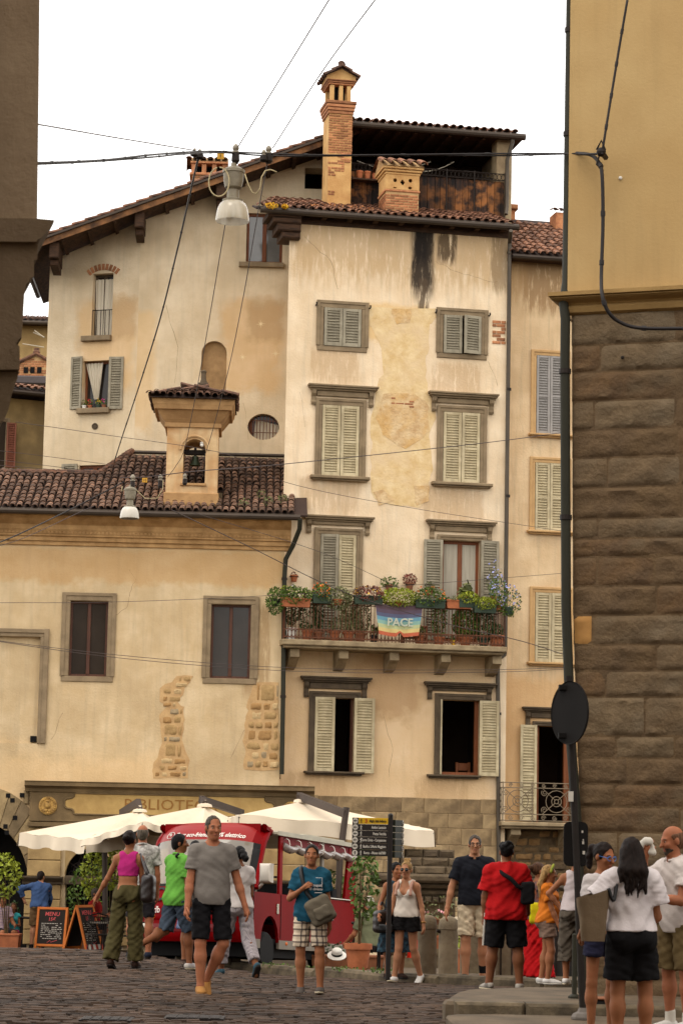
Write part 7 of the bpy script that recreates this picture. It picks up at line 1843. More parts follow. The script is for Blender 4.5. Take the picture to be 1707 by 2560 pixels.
bplant(738,1386,.98,'dark green trough with bright orange flowers at left of the balcony','box',.22,L_green,160,(.2,.13,.16),.26,F_org,60,potm=M_potgreen,seed=3)
bplant(775,1390,.95,'olive trailing plant between the orange flowers and the green trough','pot',0,L_olive,240,(.3,.16,.2),.16,None,h=.14,seed=4)
bplant(845,1388,.98,'green trough of red-leaved succulents left of the lime bush','box',.34,L_red,260,(.34,.14,.15),.24,F_yel,30,potm=M_potgreen,seed=5)
bplant(915,1392,.96,'bushy lime-yellow plant above the rainbow flag','pot',0,L_lime,700,(.44,.2,.17),.2,None,h=.12,size=.05,seed=6)
bplant(986,1397,.98,'green trough with small orange blossoms right of the lime bush','box',.36,L_green,240,(.36,.15,.17),.26,F_org,40,potm=M_potgreen,seed=7)
bplant(1052,1398,.96,'long terracotta trough under the open balcony door','box',.3,L_olive,90,(.3,.1,.08),.2,F_org,10,seed=8)
bplant(1075,1396,.98,'dark green trough of low leaves under the open door','box',.25,L_lime,180,(.24,.13,.12),.22,None,potm=M_potgreen,seed=9)
bplant(1112,1408,1.0,'bright green mossy plant trough near the right railing end','box',.27,L_lime,420,(.28,.14,.12),.22,None,potm=M_potgreen,size=.045,seed=10)
bplant(1142,1402,.95,'tall blue plumbago in a terracotta pot at the right balcony end','pot',0,L_green,160,(.22,.16,.3),.38,F_blue,70,h=.18,seed=11,stems=6)
bplant(1168,1412,1.05,'blue-flowered plant leaning out of a green pot at the far right corner','pot',0,L_green,130,(.26,.14,.26),.3,F_blue,60,potm=M_potgreen,h=.18,seed=12,stems=4)
bplant(1134,1385,.4,'tall thin blue flower stems before the right open shutter','pot',0,L_olive,60,(.18,.1,.4),.45,F_blue,40,h=.15,seed=13,stems=5)
bplant(1068,1462,.3,'spiky aloe behind the railing before the balcony door','pot',0,L_olive,30,(.14,.1,.2),1.05,None,h=.2,seed=14,size=.22)
# pots on the wall
for (x,y,label,pm,fm,R,fz,n) in ((675,1336,'small terracotta wall pot beside the downpipe',M_terra,L_red,(.08,.06,.08),.16,26),(893,1358,'wall pot with sprawling green plant above the lime bush',M_terra2,L_green,(.24,.14,.14),.22,150),(940,1354,'wall pot with reddish plant, highest pot above the balcony',M_terra2,L_red,(.18,.13,.15),.24,170),(985,1366,'pale little plant hung in front of the left open shutter',M_terra2,L_olive,(.12,.1,.13),.18,90)):
 P=bp(x,y,.15); t=thing('wall_pot',label,'wall pot',P,TW.yaw,'pots hung on the tower wall'); pot_mb(.1 if x>700 else .09,.16).build('pot',pm,t,smooth=40); b=MB(); b.tube([(0,0,.02),(0,.14,.02),(0,.14,.12)],.012,5); b.tube([(.11*math.cos(a*PI/5),.11*math.sin(a*PI/5),.12) for a in range(10)],.008,4,closed=True); b.build('bracket',M_iron,t); l=MB(); leaves(l,(0,0,fz),R,n,.06,seed=int(x)); l.build('foliage',fm,t,fix=False)
P=bp(673,1346,.05); t=thing('water_meter','small pale round meter on the wall under the left wall pot','meter',P,TW.yaw); b=MB(); b.lathe([(.055,0),(.055,.04),(.04,.05),(.001,.045)],12,M=Matrix.Rotation(PI/2,4,'X')); b.build('dial',M_white,t)
# pots standing on the balcony floor
fl_=bz1+TW.z0
spec=((668,.62,'big white plastic bucket planter at the left end of the balcony floor',M_white,.15,.28,L_dark,(.2,.15,.35),.75,240),(705,.7,'terracotta floor pot with dark climbing leaves next to the white bucket',M_terra,.13,.24,L_dark,(.2,.15,.4),.65,200),(730,.6,'dark climbing plant in a brown pot before the left balcony door',M_terra2,.12,.22,L_dark,(.12,.12,.45),.75,140),(768,.7,'terracotta pot of dry stems before the grey shutter',M_terra,.13,.24,L_olive,(.14,.12,.16),.38,50),(800,.68,'oleander in a terracotta pot, left of a pair',M_terra,.14,.24,L_olive,(.2,.15,.42),.68,260),(828,.66,'oleander with long narrow leaves, right of the pair',M_terra2,.13,.22,L_olive,(.2,.15,.42),.66,260),(858,.7,'small dark pot with strap leaves left of the flag',M_blackp,.1,.18,L_green,(.08,.08,.14),.28,40),(962,.7,'terracotta floor pot beside the little wooden chair',M_terra,.13,.22,L_green,(.12,.1,.14),.3,60),(1008,.66,'tall airy tomato plant in a terracotta pot right of the flag',M_terra,.14,.2,L_green,(.16,.14,.45),.62,170),(1040,.78,'yellow plastic cup pot on the balcony floor',F_yel,.06,.12,L_green,(.05,.05,.08),.16,14),(1068,.68,'dense dark green bush in the right half of the balcony',M_terra,.16,.22,L_green,(.3,.2,.32),.55,520),(1110,.72,'leafy green shrub before the right railing end',M_potgreen,.14,.22,L_dark,(.24,.18,.35),.5,300),(1140,.72,'large terracotta floor pot at the right end of the balcony',M_terra,.18,.28,L_dark,(.15,.12,.16),.38,90))
for k,(x,o_,label,pm,r_,h_,fm,R,fz,n) in enumerate(spec):
 u,_=TW.uz(x,1460,o_); P=TW.W(u,o_,bz1); t=thing('potted_plant',label,'potted plant',P,TW.yaw,'pots on the balcony floor'); pot_mb(r_,h_).build('pot',pm,t,smooth=40)
 b=MB(); rr=random.Random(k)
 for q in range(5):a=rr.uniform(-1,1); b.tube([(a*.05,0,h_*.8),(a*R[0]*.6,rr.uniform(-.05,.05),lerp(h_,fz,.7)),(a*R[0]*.8,0,fz+R[2]*.6)],.006,4)
 b.build('stems',mat('stem_brown',C(84,66,40),.9),t); l=MB(); leaves(l,(0,0,fz),(R[0]*1.2,R[1],R[2]*1.15),int(n*1.8),.075 if fm is not L_olive else .1,seed=k*3,elong=1.8 if fm is not L_olive else 4); l.build('foliage',fm,t,fix=False)
P=TW.W(TW.uz(950,1460,.45)[0],.45,bz1); t=thing('stool','small brown wooden stool behind the rainbow flag','stool',P,TW.yaw); b=MB(); b.cbox(-.3,.3,-.15,.15,.42,.46,.01); b.cbox(-.28,.28,-.13,.13,.16,.19,.01); b.build('seat',M_wood,t)
for x in (-.27,.27):
 for y in (-.12,.12):b=MB(); b.cbox(x-.02,x+.02,y-.02,y+.02,0,.42,.005); b.build('leg',M_wood,t)
P=TW.W(TW.uz(700,1380,.8)[0],.8,zr_+.03); t=thing('feeder','flat red dish on a stick above the left planters','dish',P,TW.yaw); b=MB(); b.lathe([(.12,.12),(.14,.16),(.13,.16),(.1,.13)],14,sy=.7); b.lathe([(.012,0),(.012,.13)],6); b.build('dish',mat('dish_red',C(150,36,36),.5),t)
# rainbow flag
FC=[C(92,72,78),C(94,78,92),C(90,92,116),C(104,148,164),C(136,172,158),C(182,186,136),C(208,184,120),C(186,96,66)]
FM=[mat('flag_%d'%k,c_,.85,c2=tuple(x*.85 for x in c_),ns=6) for k,c_ in enumerate(FC)]
u0,_=TW.uz(861,1388,1.0); u1,_=TW.uz(970,1388,1.0); zt=TW.uz(915,1389,1.0)[1]; zb=TW.uz(915,1458,1.0)[1]
P=TW.W(u0,1.0,zb); t=thing('flag','faded rainbow peace flag tied to the balcony railing','flag',P,TW.yaw); w_=u1-u0; h_=zt-zb
nu,nv=26,24
def ff(a,v):
 sag=1-v; x=lerp(0+.1*sag,w_-.08*sag,a) ; z=h_*v+.04*math.sin(a*PI*2)*v*0-.05*math.sin(a*PI)*(v<.999)
 if v<.25:z += .12*max(0,1-abs(a-.52)/.09)*(1-v/.25)
 return (x,-.02-.02*math.sin(a*17+v*3)*(.3+sag),z)
vs=[ff(i/nu,j/nv) for j in range(nv+1) for i in range(nu+1)]
edges_=[0,.1,.2,.32,.44,.58,.72,.86,1.01]
for s_ in range(8):
 b=MB(); j0,j1=int(round(nv*s_/8)),int(round(nv*(s_+1)/8)); b.v=list(vs)
 for j in range(j0,j1):
  for i in range(nu):b.f.append((j*(nu+1)+i,j*(nu+1)+i+1,(j+1)*(nu+1)+i+1,(j+1)*(nu+1)+i)); b.m.append(0)
 m_=FM[7-s_]; me=b.mesh('stripe',m_,smooth=True,fix=False); bm_=bmesh.new(); bm_.from_mesh(me); bmesh.ops.delete(bm_,geom=[v for v in bm_.verts if not v.link_faces],context='VERTS'); bm_.to_mesh(me); bm_.free(); link('stripe',me,t)
o=text('lettering','PACE',.26,mat('flag_white',C(190,190,168),.85),t,Matrix.Translation((w_*.52,-.06,h_*.4))@VERT,'CENTER',.002,bold=.006)
# ------------------------------------------------------------------ people: bodies and clothes grown as smooth solids
class Field:
 def __init__(s,lo,hi,h):
  s.lo=np.array(lo,np.float32); s.h=h
  s.n=np.maximum(4,np.ceil((np.array(hi)-np.array(lo))/h).astype(int)+1)
  s.F=np.full(tuple(s.n),.09,np.float32)
  s.ax=[s.lo[i]+h*np.arange(s.n[i],dtype=np.float32) for i in range(3)]
 def sub(s,lo,hi):
  i0=np.clip(np.floor((np.array(lo)-s.lo)/s.h).astype(int),0,s.n); i1=np.clip(np.ceil((np.array(hi)-s.lo)/s.h).astype(int)+1,0,s.n)
  if np.any(i1<=i0):return None
  sl=tuple(slice(a,b) for a,b in zip(i0,i1))
  return sl,s.ax[0][sl[0]][:,None,None],s.ax[1][sl[1]][None,:,None],s.ax[2][sl[2]][None,None,:]
 def _put(s,sl,d,k):
  A=s.F[sl]
  if k>0:
   h=np.clip(.5+.5*(A-d)/k,0,1); s.F[sl]=A+(d-A)*h-k*h*(1-h)
  else:s.F[sl]=np.minimum(A,d)
 def cone(s,a,b,ra,rb,k=.02,flat=False,sq=None,wr=0):
  a=np.array(a,float); b=np.array(b,float); pad=max(ra,rb)+.05
  q=s.sub(np.minimum(a,b)-pad,np.maximum(a,b)+pad)
  if q is None:return
  sl,X,Y,Z=q; ba=b-a; L=float(np.linalg.norm(ba))+1e-9
  px,py,pz=X-a[0],Y-a[1],Z-a[2]
  t0=(px*ba[0]+py*ba[1]+pz*ba[2])/L**2; t=np.clip(t0,0,1)
  dx,dy,dz=px-ba[0]*t,py-ba[1]*t,pz-ba[2]*t
  if sq is not None:dx=dx*sq[0]; dy=dy*sq[1]
  r=ra+(rb-ra)*t
  if wr:r=r+wr*np.sin(t*23+px*30+a[0]*90)*np.sin(t*9+py*40)
  d=np.sqrt(dx*dx+dy*dy+dz*dz)-r
  if flat:d=np.maximum(d,(t0-1)*L)
  s._put(sl,d.astype(np.float32),k)
 def ell(s,c,r,R=None,k=.02,wr=0):
  c=np.array(c,float); r=np.array(r,float); pad=max(r)+.05
  q=s.sub(c-pad,c+pad)
  if q is None:return
  sl,X,Y,Z=q; X,Y,Z=X-c[0],Y-c[1],Z-c[2]
  if R is not None:
   R=np.array(R); X,Y,Z=X*R[0][0]+Y*R[1][0]+Z*R[2][0],X*R[0][1]+Y*R[1][1]+Z*R[2][1],X*R[0][2]+Y*R[1][2]+Z*R[2][2]
  k0=np.sqrt((X/r[0])**2+(Y/r[1])**2+(Z/r[2])**2); k1=np.sqrt((X/r[0]**2)**2+(Y/r[1]**2)**2+(Z/r[2]**2)**2)
  d=k0*(k0-1)/np.maximum(k1,1e-6)
  if wr:d=d+wr*np.sin(X*60+Z*25)*np.sin(Z*45-Y*30)
  s._put(sl,d.astype(np.float32),k)
 def cut(s,o,n):           # remove the side the normal points to
  s.F=np.maximum(s.F,(s.ax[0][:,None,None]-o[0])*n[0]+(s.ax[1][None,:,None]-o[1])*n[1]+(s.ax[2][None,None,:]-o[2])*n[2]).astype(np.float32)
 def carve(s,G):s.F=np.maximum(s.F,-G.F)
 def like(s):
  g=Field.__new__(Field); g.lo,g.h,g.n,g.ax=s.lo,s.h,s.n,s.ax; g.F=np.full(tuple(s.n),.09,np.float32); return g
 def wave(s,amp,fx,fz,ph=0):
  s.F=s.F+(amp*np.sin(s.ax[0][:,None,None]*fx+s.ax[2][None,None,:]*fz*.6+ph+1.5*np.sin(s.ax[2][None,None,:]*fz*.37))*np.sin(s.ax[2][None,None,:]*fz+s.ax[1][None,:,None]*fx+ph)).astype(np.float32)
 def nets(s):
  F=s.F.copy(); F[0]=F[-1]=.09; F[:,0]=F[:,-1]=.09; F[:,:,0]=F[:,:,-1]=.09
  I=F<0
  c=[(i,j,k) for i in (0,1) for j in (0,1) for k in (0,1)]; n=s.n
  sm=sum(I[i:n[0]-1+i,j:n[1]-1+j,k:n[2]-1+k].astype(np.int8) for i,j,k in c)
  cell=np.argwhere((sm>0) & (sm<8))
  if len(cell)==0:return None
  idx=np.full(tuple(n-1),-1,np.int32); idx[tuple(cell.T)]=np.arange(len(cell))
  V=[F[cell[:,0]+i,cell[:,1]+j,cell[:,2]+k] for i,j,k in c]
  acc=np.zeros((len(cell),3)); cnt=np.zeros(len(cell))
  for a in range(8):
   for b in range(a+1,8):
    d=[abs(c[a][q]-c[b][q]) for q in range(3)]
    if sum(d) != 1:continue
    va,vb=V[a],V[b]; m=(va<0) != (vb<0); t=np.where(m,va/np.where(m,va-vb,1),0)
    ca,cb=np.array(c[a]),np.array(c[b]); acc += np.where(m[:,None],ca+(cb-ca)*t[:,None],0); cnt += m
  P=(cell+acc/cnt[:,None])*s.h+s.lo
  Q=[]
  for ax in range(3):
   sl0=[slice(None)]*3; sl1=[slice(None)]*3; sl0[ax]=slice(0,-1); sl1[ax]=slice(1,None)
   A,B=I[tuple(sl0)],I[tuple(sl1)]; e=np.argwhere(A != B)
   u,v=(ax+1)%3,(ax+2)%3
   e=e[(e[:,u]>0) & (e[:,v]>0) & (e[:,u]<n[u]-1) & (e[:,v]<n[v]-1)]
   ins=A[tuple(e.T)]
   def cid(du,dv):q=e.copy(); q[:,u] -= du; q[:,v] -= dv; return idx[tuple(q.T)]
   q=np.stack([cid(1,1),cid(0,1),cid(0,0),cid(1,0)],1); q[~ins]=q[~ins][:,::-1]; Q.append(q)
  return P,np.concatenate(Q)
 def mesh(s,name,mats,extra=None):
  r=s.nets()
  if r is None:return None
  P,Q=r; me=bpy.data.meshes.new(name)
  nv,nq=len(P),len(Q); V=P; ev=[]; ef=[]
  if extra is not None:ev,ef=extra.v,extra.f
  me.from_pydata(list(map(tuple,V.tolist()))+list(ev),[],[tuple(q) for q in Q.tolist()]+[tuple(i+nv for i in f) for f in ef])
  me.polygons.foreach_set('use_smooth',[True]*len(me.polygons)); me.materials.append(mats); me.update(); return me
def skin(name,c):c=tuple(q*.95 for q in c); return mat('skin_'+name,C(*c),.62,c2=tuple(x*.8 for x in C(*c)),ns=9,amt=.7,spec=.2,sss=.1,sc2=(4,tuple(x*y for x,y in zip(C(*c),(.95,.82,.78))),.35))
SK={'fair':skin('fair',(180,126,92)),'tan':skin('tan',(158,102,68)),'brown':skin('brown',(134,84,54)),'red':skin('ruddy',(168,106,74))}
def hairm(name,c):return mat('hair_'+name,C(*c),.55,c2=tuple(x*.4 for x in C(*c)),ns=14,stretch=(4,4,.8),amt=1,bs=40,bump=.5,spec=.12)
HR={'dark':hairm('dark',(38,27,22)),'black':hairm('black',(22,18,17)),'brown':hairm('brown',(84,54,34)),'grey':hairm('grey',(112,100,86)),'blond':hairm('blond',(176,138,86)),'white':hairm('white',(190,178,160)),'saltpepper':hairm('saltpepper',(82,72,62)),'stubble':hairm('stubble',(118,84,62))}
def cloth(name,c,c2=None,**k):c=tuple(q*.94 for q in c); return mat('cloth_'+name,C(*c),k.pop('r',.9),c2=C(*c2) if c2 else tuple(x*.78 for x in C(*c)),ns=k.pop('ns',6),amt=k.pop('amt',.5),bs=k.pop('bs',7),bump=k.pop('bump',.42),spec=.15,**k)
M_eye=mat('eye_white',C(170,150,134),.4); M_iris=mat('eye_iris',C(40,28,20),.2); M_lip=mat('lips',C(158,88,74),.5)
M_lens=mat('sunglass_lens',C(14,12,12),.08,spec=.8)
PEOPLE={}
def norm(v):v=np.array(v,float); return v/np.linalg.norm(v)
def person(key,px,feet,head,heading,label,sex='m',build=1.0,skin_='fair',belly=0.0,lean=0.0,side=0.0,twist=0.0,head_yaw=0.0,head_pitch=0.0,arms=None,legs=None,hair=('short','dark'),top=None,bottom=None,shoes=None,D=None,gz=None,H=None,seat=None,glasses=None,vox=.0105,extra_hair=None,hide_body=False,beard=None,sock=None):
 """px: picture column; feet, head: rows of the soles and the crown; heading 0 faces the camera, 90 faces picture right, 180 away."""
 if D is None:g=onground(px,feet); D=g.y
 else:g=at(px,feet,D)
 if gz is not None:g.z=gz
 if H is None:H=(feet-head)/FPX*D*.975
 root=thing('person',label,'person',(g.x,g.y,g.z),math.radians(heading),'people in the square')
 s=H/1.75; f=sex=='f'; bd=build
 sw=(.172 if not f else .152)*s*(.6+.4*bd); hw=.092*s
 lt,ls=.245*H,.238*H; ank=.052*H
 legs=legs or {}; arms=arms or {}
 LG={}
 for sd,nm in ((-1,'l'),(1,'r')):       # 'l' is picture left when facing the camera
  q=legs.get(nm,{}); th=q.get('t',(.06,.0,-1)); sh=q.get('s',(.0,-.02,-1))
  LG[nm]=(norm((th[0]*sd,-th[1],th[2])),norm((sh[0]*sd,-sh[1],sh[2])),q.get('p',0.0),sd,q.get('y',0.0))
 low=0
 def footdrop(L): # lowest point under the hip
  a=L[0]*lt+L[1]*ls; return a[2]-ank*math.cos(L[2])-(.14*s*math.sin(max(0,L[2])) if L[2]>0 else .05*s*math.sin(-L[2]))
 if seat is None:hz=-min(footdrop(LG['l']),footdrop(LG['r']))
 else:hz=seat
 hip=np.array((0,0,hz)); ct=math.radians(lean); U=norm((math.sin(math.radians(side)),-math.sin(ct),math.cos(ct)))
 tw=math.radians(twist); X=np.array((math.cos(tw),math.sin(tw),0)); X=norm(X-U*X.dot(U)); Fw=np.cross(X,U)
 TL_=.298*H; nb_=hip+U*TL_
 J={'hip':hip,'neck':nb_}
 prims={'torso':[],'pelvis':[],'neck':[]}
 Rt=np.stack([X,-Fw,U],1)
 E=lambda tag_,c,r,k=.03:prims.setdefault(tag_,[]).append(('e',c,r,Rt,k))
 K=lambda tag_,a,b,ra,rb,k=.02:prims.setdefault(tag_,[]).append(('c',a,b,ra,rb,k))
 bs_=s*bd
 if f:
  E('pelvis',hip+U*.05*s-Fw*.01*s,(.172*bs_,.118*bs_,.13*s)); E('torso',hip+U*.2*s+Fw*belly*.5,(.132*bs_,.098*bs_+belly*.6,.15*s)); E('torso',hip+U*.37*s,(.148*bs_,.1*bs_,.16*s))
  for sd in (-1,1):E('torso',hip+U*.365*s+X*sd*.068*s+Fw*.075*bs_,(.064*bs_,.062*bs_,.066*s),.03)
  for sd in (-1,1):E('pelvis',hip-U*.01*s+X*sd*.075*s-Fw*.065*bs_,(.09*bs_,.085*bs_,.095*s),.03)
 else:
  E('pelvis',hip+U*.05*s,(.16*bs_,.115*bs_,.13*s)); E('torso',hip+U*.2*s+Fw*belly,(.148*bs_,.108*bs_+belly,.15*s)); E('torso',hip+U*.37*s,(.17*bs_,.118*bs_,.17*s))
  for sd in (-1,1):E('pelvis',hip-U*.01*s+X*sd*.072*s-Fw*.055*bs_,(.085*bs_,.08*bs_,.09*s),.03)
 SHO={}
 for sd,nm in ((-1,'l'),(1,'r')):
  q=arms.get(nm,{}); sj=nb_-U*.055*s+X*sd*sw; up=q.get('sh',0); sj=sj+np.array((0,0,up*s)); SHO[nm]=sj
  K('torso',nb_-U*.02*s+X*sd*.04*s,sj,.058*bs_,.056*bs_,.04)
 K('neck',nb_-U*.03*s,nb_+U*.1*s+Fw*.015*s,.056*s*(1 if not f else .86)*(.7+.3*bd),.052*s*(1 if not f else .86),.03)
 for sd in (-1,1):K('neck',nb_+U*.02*s+X*sd*.02,nb_-U*.035*s+X*sd*.09*s,.045*s,.04*s,.04)
 fing=MB()
 for sd,nm in ((-1,'l'),(1,'r')):
  q=arms.get(nm,{}); u=q.get('u',(.14,.0,-1)); a=q.get('f',(.06,.22,-1))
  tov=lambda v:norm(X*v[0]*sd+np.array((Fw[0],Fw[1],0))*v[1]+np.array((0,0,v[2])))
  sj=SHO[nm]; el=sj+tov(u)*.168*H; wr=el+tov(a)*.145*H
  hv=tov(q.get('h',a)); ak=bs_ if not f else bs_*.86
  K('armU'+nm,sj,el,.052*ak,.04*ak); K('armF'+nm,el,lerp(el,wr,.35),.041*ak,.042*ak); K('armF'+nm,lerp(el,wr,.3),wr,.041*ak,.027*ak)
  E('armU'+nm,sj-U*.03*s,(.058*ak,.055*ak,.07*ak),.03)
  hl=.1*s; pm=wr+hv*hl*.5; pn=norm(np.cross(hv,np.cross(np.array((0,0,1.)) if abs(hv[2])<.9 else Fw,hv)))   # palm normal roughly
  side_=norm(np.cross(hv,X*sd)) ; nrm=norm(np.cross(side_,hv))
  if q.get('roll'):nrm,side_=side_,-nrm
  K('armF'+nm,wr,wr+hv*hl*.8,.026*ak,.03*ak)
  curl=q.get('curl',.5)
  for k in range(4):
   o_=wr+hv*hl*(.92-.05*abs(k-1.3))+side_*(k-1.5)*.019*s; L_=(.07,.08,.075,.06)[k]*s; pts=[o_-hv*.02]; d=hv.copy(); p=o_
   for j in range(3):
    ang=curl*(.45+.35*j); d=norm(d*math.cos(ang)+(-nrm)*math.sin(ang)); p=p+d*L_*(.45,.32,.25)[j]; pts.append(p)
   fing.tube([tuple(v) for v in pts],[.0098*s,.0098*s,.009*s,.0066*s],6)
  o_=wr+hv*hl*.35-side_*.03*s*(1 if not q.get('roll') else-1); d=norm(hv*.8-side_*.6-nrm*.35); p1=o_+d*.045*s; p2=p1+norm(hv*.95-side_*.1-nrm*.3)*.035*s
  fing.tube([tuple(o_-d*.02),tuple(o_),tuple(p1),tuple(p2)],[.012*s,.012*s,.0105*s,.008*s],6)
  J['sh'+nm],J['el'+nm],J['wr'+nm],J['hd'+nm]=sj,el,wr,wr+hv*hl
 feet_=[]
 for nm in 'lr':
  th,sh,pt,sd,yw=LG[nm]; hj=hip+np.array((sd*hw,0,0)); kn=hj+th*lt; an=kn+sh*ls; lk=(bd*.75+.25)*s*(1.0 if not f else .98)
  K('thigh'+nm,hj+np.array((0,0,.0)),kn,.084*lk,.056*lk,.02); K('shin'+nm,kn,lerp(kn,an,.35),.054*lk,.058*lk); K('shin'+nm,lerp(kn,an,.3),an,.058*lk,.036*lk)
  bk=np.cross(np.array((1.,0,0)),sh); E('shin'+nm,lerp(kn,an,.3)-norm(bk)*(-.02 if bk[1]<0 else .02)*lk*0+np.array((0,.02*lk,0)),(.05*lk,.05*lk,.1*lk))
  c_,s_=math.cos(yw),math.sin(yw); fd0=norm((sd*s_,-c_,0)); base=norm(-sh*.0+np.array((0,0,-1)))
  # pitch > 0 lowers the toes and lifts the heel
  fd=norm(fd0*math.cos(pt)+np.array((0,0,-1))*math.sin(pt)); dn=norm(np.array((0,0,-1))*math.cos(pt)-fd0*math.sin(pt))
  feet_.append((nm,an,fd,dn)); J['hip'+nm],J['kn'+nm],J['an'+nm]=hj,kn,an
  K('foot'+nm,an,an+dn*.02*s,.036*lk,.036*lk); K('foot'+nm,an+dn*.045*s-fd*.045*s*0-fd*.03*s,an+dn*.06*s+fd*.12*s,.032*s,.028*s); K('foot'+nm,an+dn*.062*s+fd*.1*s,an+dn*.068*s+fd*.16*s,.03*s,.02*s)
 # head
 hy,hp=math.radians(head_yaw),math.radians(head_pitch)
 Rh=(Matrix.Rotation(hy,3,'Z')@Matrix.Rotation(hp,3,'X')); hs=(.985 if f else 1.0)*(s**.5)*.98
 hc=nb_+U*.09*s+Fw*.02*s+np.array((0,0,.09*hs)) ; RH=np.array(Rh)
 def hp_(x,y,z):return hc+RH@np.array((x,-y,z))*hs
 head_pr=[('e',hp_(0,-.012,.032),np.array((.074,.095,.092))*hs,RH,.02),('e',hp_(0,.022,-.035),np.array((.06,.074,.086))*hs,RH,.03),('e',hp_(0,.058,-.098),np.array((.032,.03,.024))*hs,RH,.03),
               ('c',hp_(0,.092,.012),hp_(0,.116,-.028),.009*hs,.0155*hs,.012),('e',hp_(0,.075,.026),np.array((.05,.02,.012))*hs,RH,.02),('e',hp_(0,.083,-.064),np.array((.026,.012,.011))*hs,RH,.012)]
 for sd in (-1,1):head_pr += [('e',hp_(sd*.078,-.008,-.006),np.array((.011,.022,.034))*hs,RH,.008),('e',hp_(sd*.042,.072,-.022),np.array((.022,.018,.018))*hs,RH,.025)]
 prims['head']=head_pr
 allp=np.array([p[1] for l in prims.values() for p in l]+[p[2] for l in prims.values() for p in l if p[0]=='c'])
 lo,hi=allp.min(0)-.19,allp.max(0)+.19; hi[2]=max(hi[2],hc[2]+.2)
 lo[2]=max(lo[2],-.04) if seat is None else lo[2]
 def draw(Fd,tags,infl=0.0,k=None,wr=0,skip=()):
  for t_ in tags:
   for p in prims.get(t_,[]):
    if p[0]=='e':Fd.ell(p[1],np.array(p[2])+infl,p[3],p[4] if k is None else k,wr)
    else:Fd.cone(p[1],p[2],p[3]+infl,p[4]+infl,p[5] if k is None else k,wr=wr)
 B=Field(lo,hi,vox)
 draw(B,['pelvis','torso','neck','head','armUl','armUr','armFl','armFr','thighl','thighr','shinl','shinr']+([] if shoes else [])+['footl','footr'])
 body=link('body',B.mesh('body',SK[skin_],fing),root)
 # face
 for sd in (-1,1):
  e=MB(); c_=hp_(sd*.032,.078,.006); e.ball(c_,(.014*hs,.012*hs,.0085*hs),8,6); eo=e.build('eye',M_eye,root,smooth=True)
  e=MB(); c_=hp_(sd*.032,.0862,.006); e.ball(c_,(.007*hs,.0055*hs,.0075*hs),8,5); e.build('iris',M_iris,eo,smooth=True)
  e=MB(); e.tube([tuple(hp_(sd*.016,.092,.026)),tuple(hp_(sd*.033,.091,.031)),tuple(hp_(sd*.052,.08,.025))],.0042*hs,5); e.build('eyebrow',HR[hair[1]],root)
 e=MB(); e.tube([tuple(hp_(-.023,.088,-.064)),tuple(hp_(0,.0965,-.0625)),tuple(hp_(.023,.088,-.064))],.0055*hs,5); e.build('mouth',M_lip,root,smooth=True)
 if beard:
  G=B.like(); G.ell(hp_(0,.024,-.05),np.array((.062,.076,.077))*hs,RH,0); G.ell(hp_(0,.06,-.1),np.array((.034,.031,.026))*hs,RH,.02)
  n_=RH@np.array((0,.35,1.)); G.cut(hp_(0,.07,-.048),n_); G2=B.like(); G2.ell(hp_(0,.1,-.064),np.array((.026,.02,.01))*hs,RH,0); G.carve(G2); link('beard',G.mesh('beard',HR[beard]),root)
 if glasses:
  e=MB()
  for sd in (-1,1):
   c_=[tuple(hp_(sd*.033+.026*math.cos(a*PI/6),.102-.006*abs(math.cos(a*PI/6)),.004+.02*math.sin(a*PI/6))) for a in range(12)]
   e.tube(c_,.0035,5,closed=True); e.tube([tuple(hp_(sd*.058,.097,.01)),tuple(hp_(sd*.08,.0,.01))],.003,5)
  e.tube([tuple(hp_(-.008,.104,.008)),tuple(hp_(.008,.104,.008))],.003,5); go=e.build('glasses',M_blackp if glasses != 'blue' else mat('blue_frame',C(70,120,190),.4),root)
  if glasses=='sun':
   for sd in (-1,1):e=MB(); e.ball((0,0,0),(.027,.005,.022),10,6,M=Matrix.Translation(hp_(sd*.033,.1,.003))@Rh.to_4x4()); e.build('lens',M_lens,go,smooth=True)
 # hair
 st=hair[0]
 if st != 'bald':
  G=B.like(); th_={'short':.010,'crop':.006,'full':.02,'ring':.007}.get(st,.009)
  G.ell(hp_(0,-.014,.032),(np.array((.074,.095,.092))+th_)*hs,RH,0,wr=.003)
  if st in ('short','full','crop'):G.ell(hp_(0,-.05,-.03),np.array((.064,.06,.07))*hs,RH,.03)
  if st=='ring':n_=RH@np.array((0,-.0,1.)); G.ell(hp_(0,-.045,-.02),np.array((.07,.066,.07))*hs,RH,.03); G.cut(hp_(0,0,.06),n_)
  if st=='curly':
   rr=random.Random(3)
   for k in range(26):a,b_=rr.uniform(0,2*PI),rr.uniform(.1,1); G.ell(hp_(.078*math.cos(a)*math.sqrt(1-b_*b_*.8),-.02+.09*math.sin(a)*math.sqrt(1-b_*b_*.8),.03+.09*b_),np.array((.024,.024,.024))*hs,None,.012)
  if st in ('bun','topbun'):
   c_=hp_(0,-.125,.03) if st=='bun' else hp_(0,-.03,.135); G.ell(c_,np.array((.045,.04,.045))*hs,RH,.02,wr=.006)
   if st=='topbun':
    rr=random.Random(5)
    for k in range(9):a=k*.7; G.ell(c_+np.array((.035*math.cos(a),.035*math.sin(a),.02*math.sin(a*2))),np.array((.02,.02,.02))*hs,None,.01)
  if st=='pony':
   q=[hp_(0,-.1,.06),hp_(0,-.15,.05),hp_(0,-.165,-.03),hp_(0,-.15,-.12)]
   for a_,b_,r_ in ((0,1,.03),(1,2,.034),(2,3,.03)):G.cone(q[a_],q[b_],r_*hs,r_*.9*hs,.02)
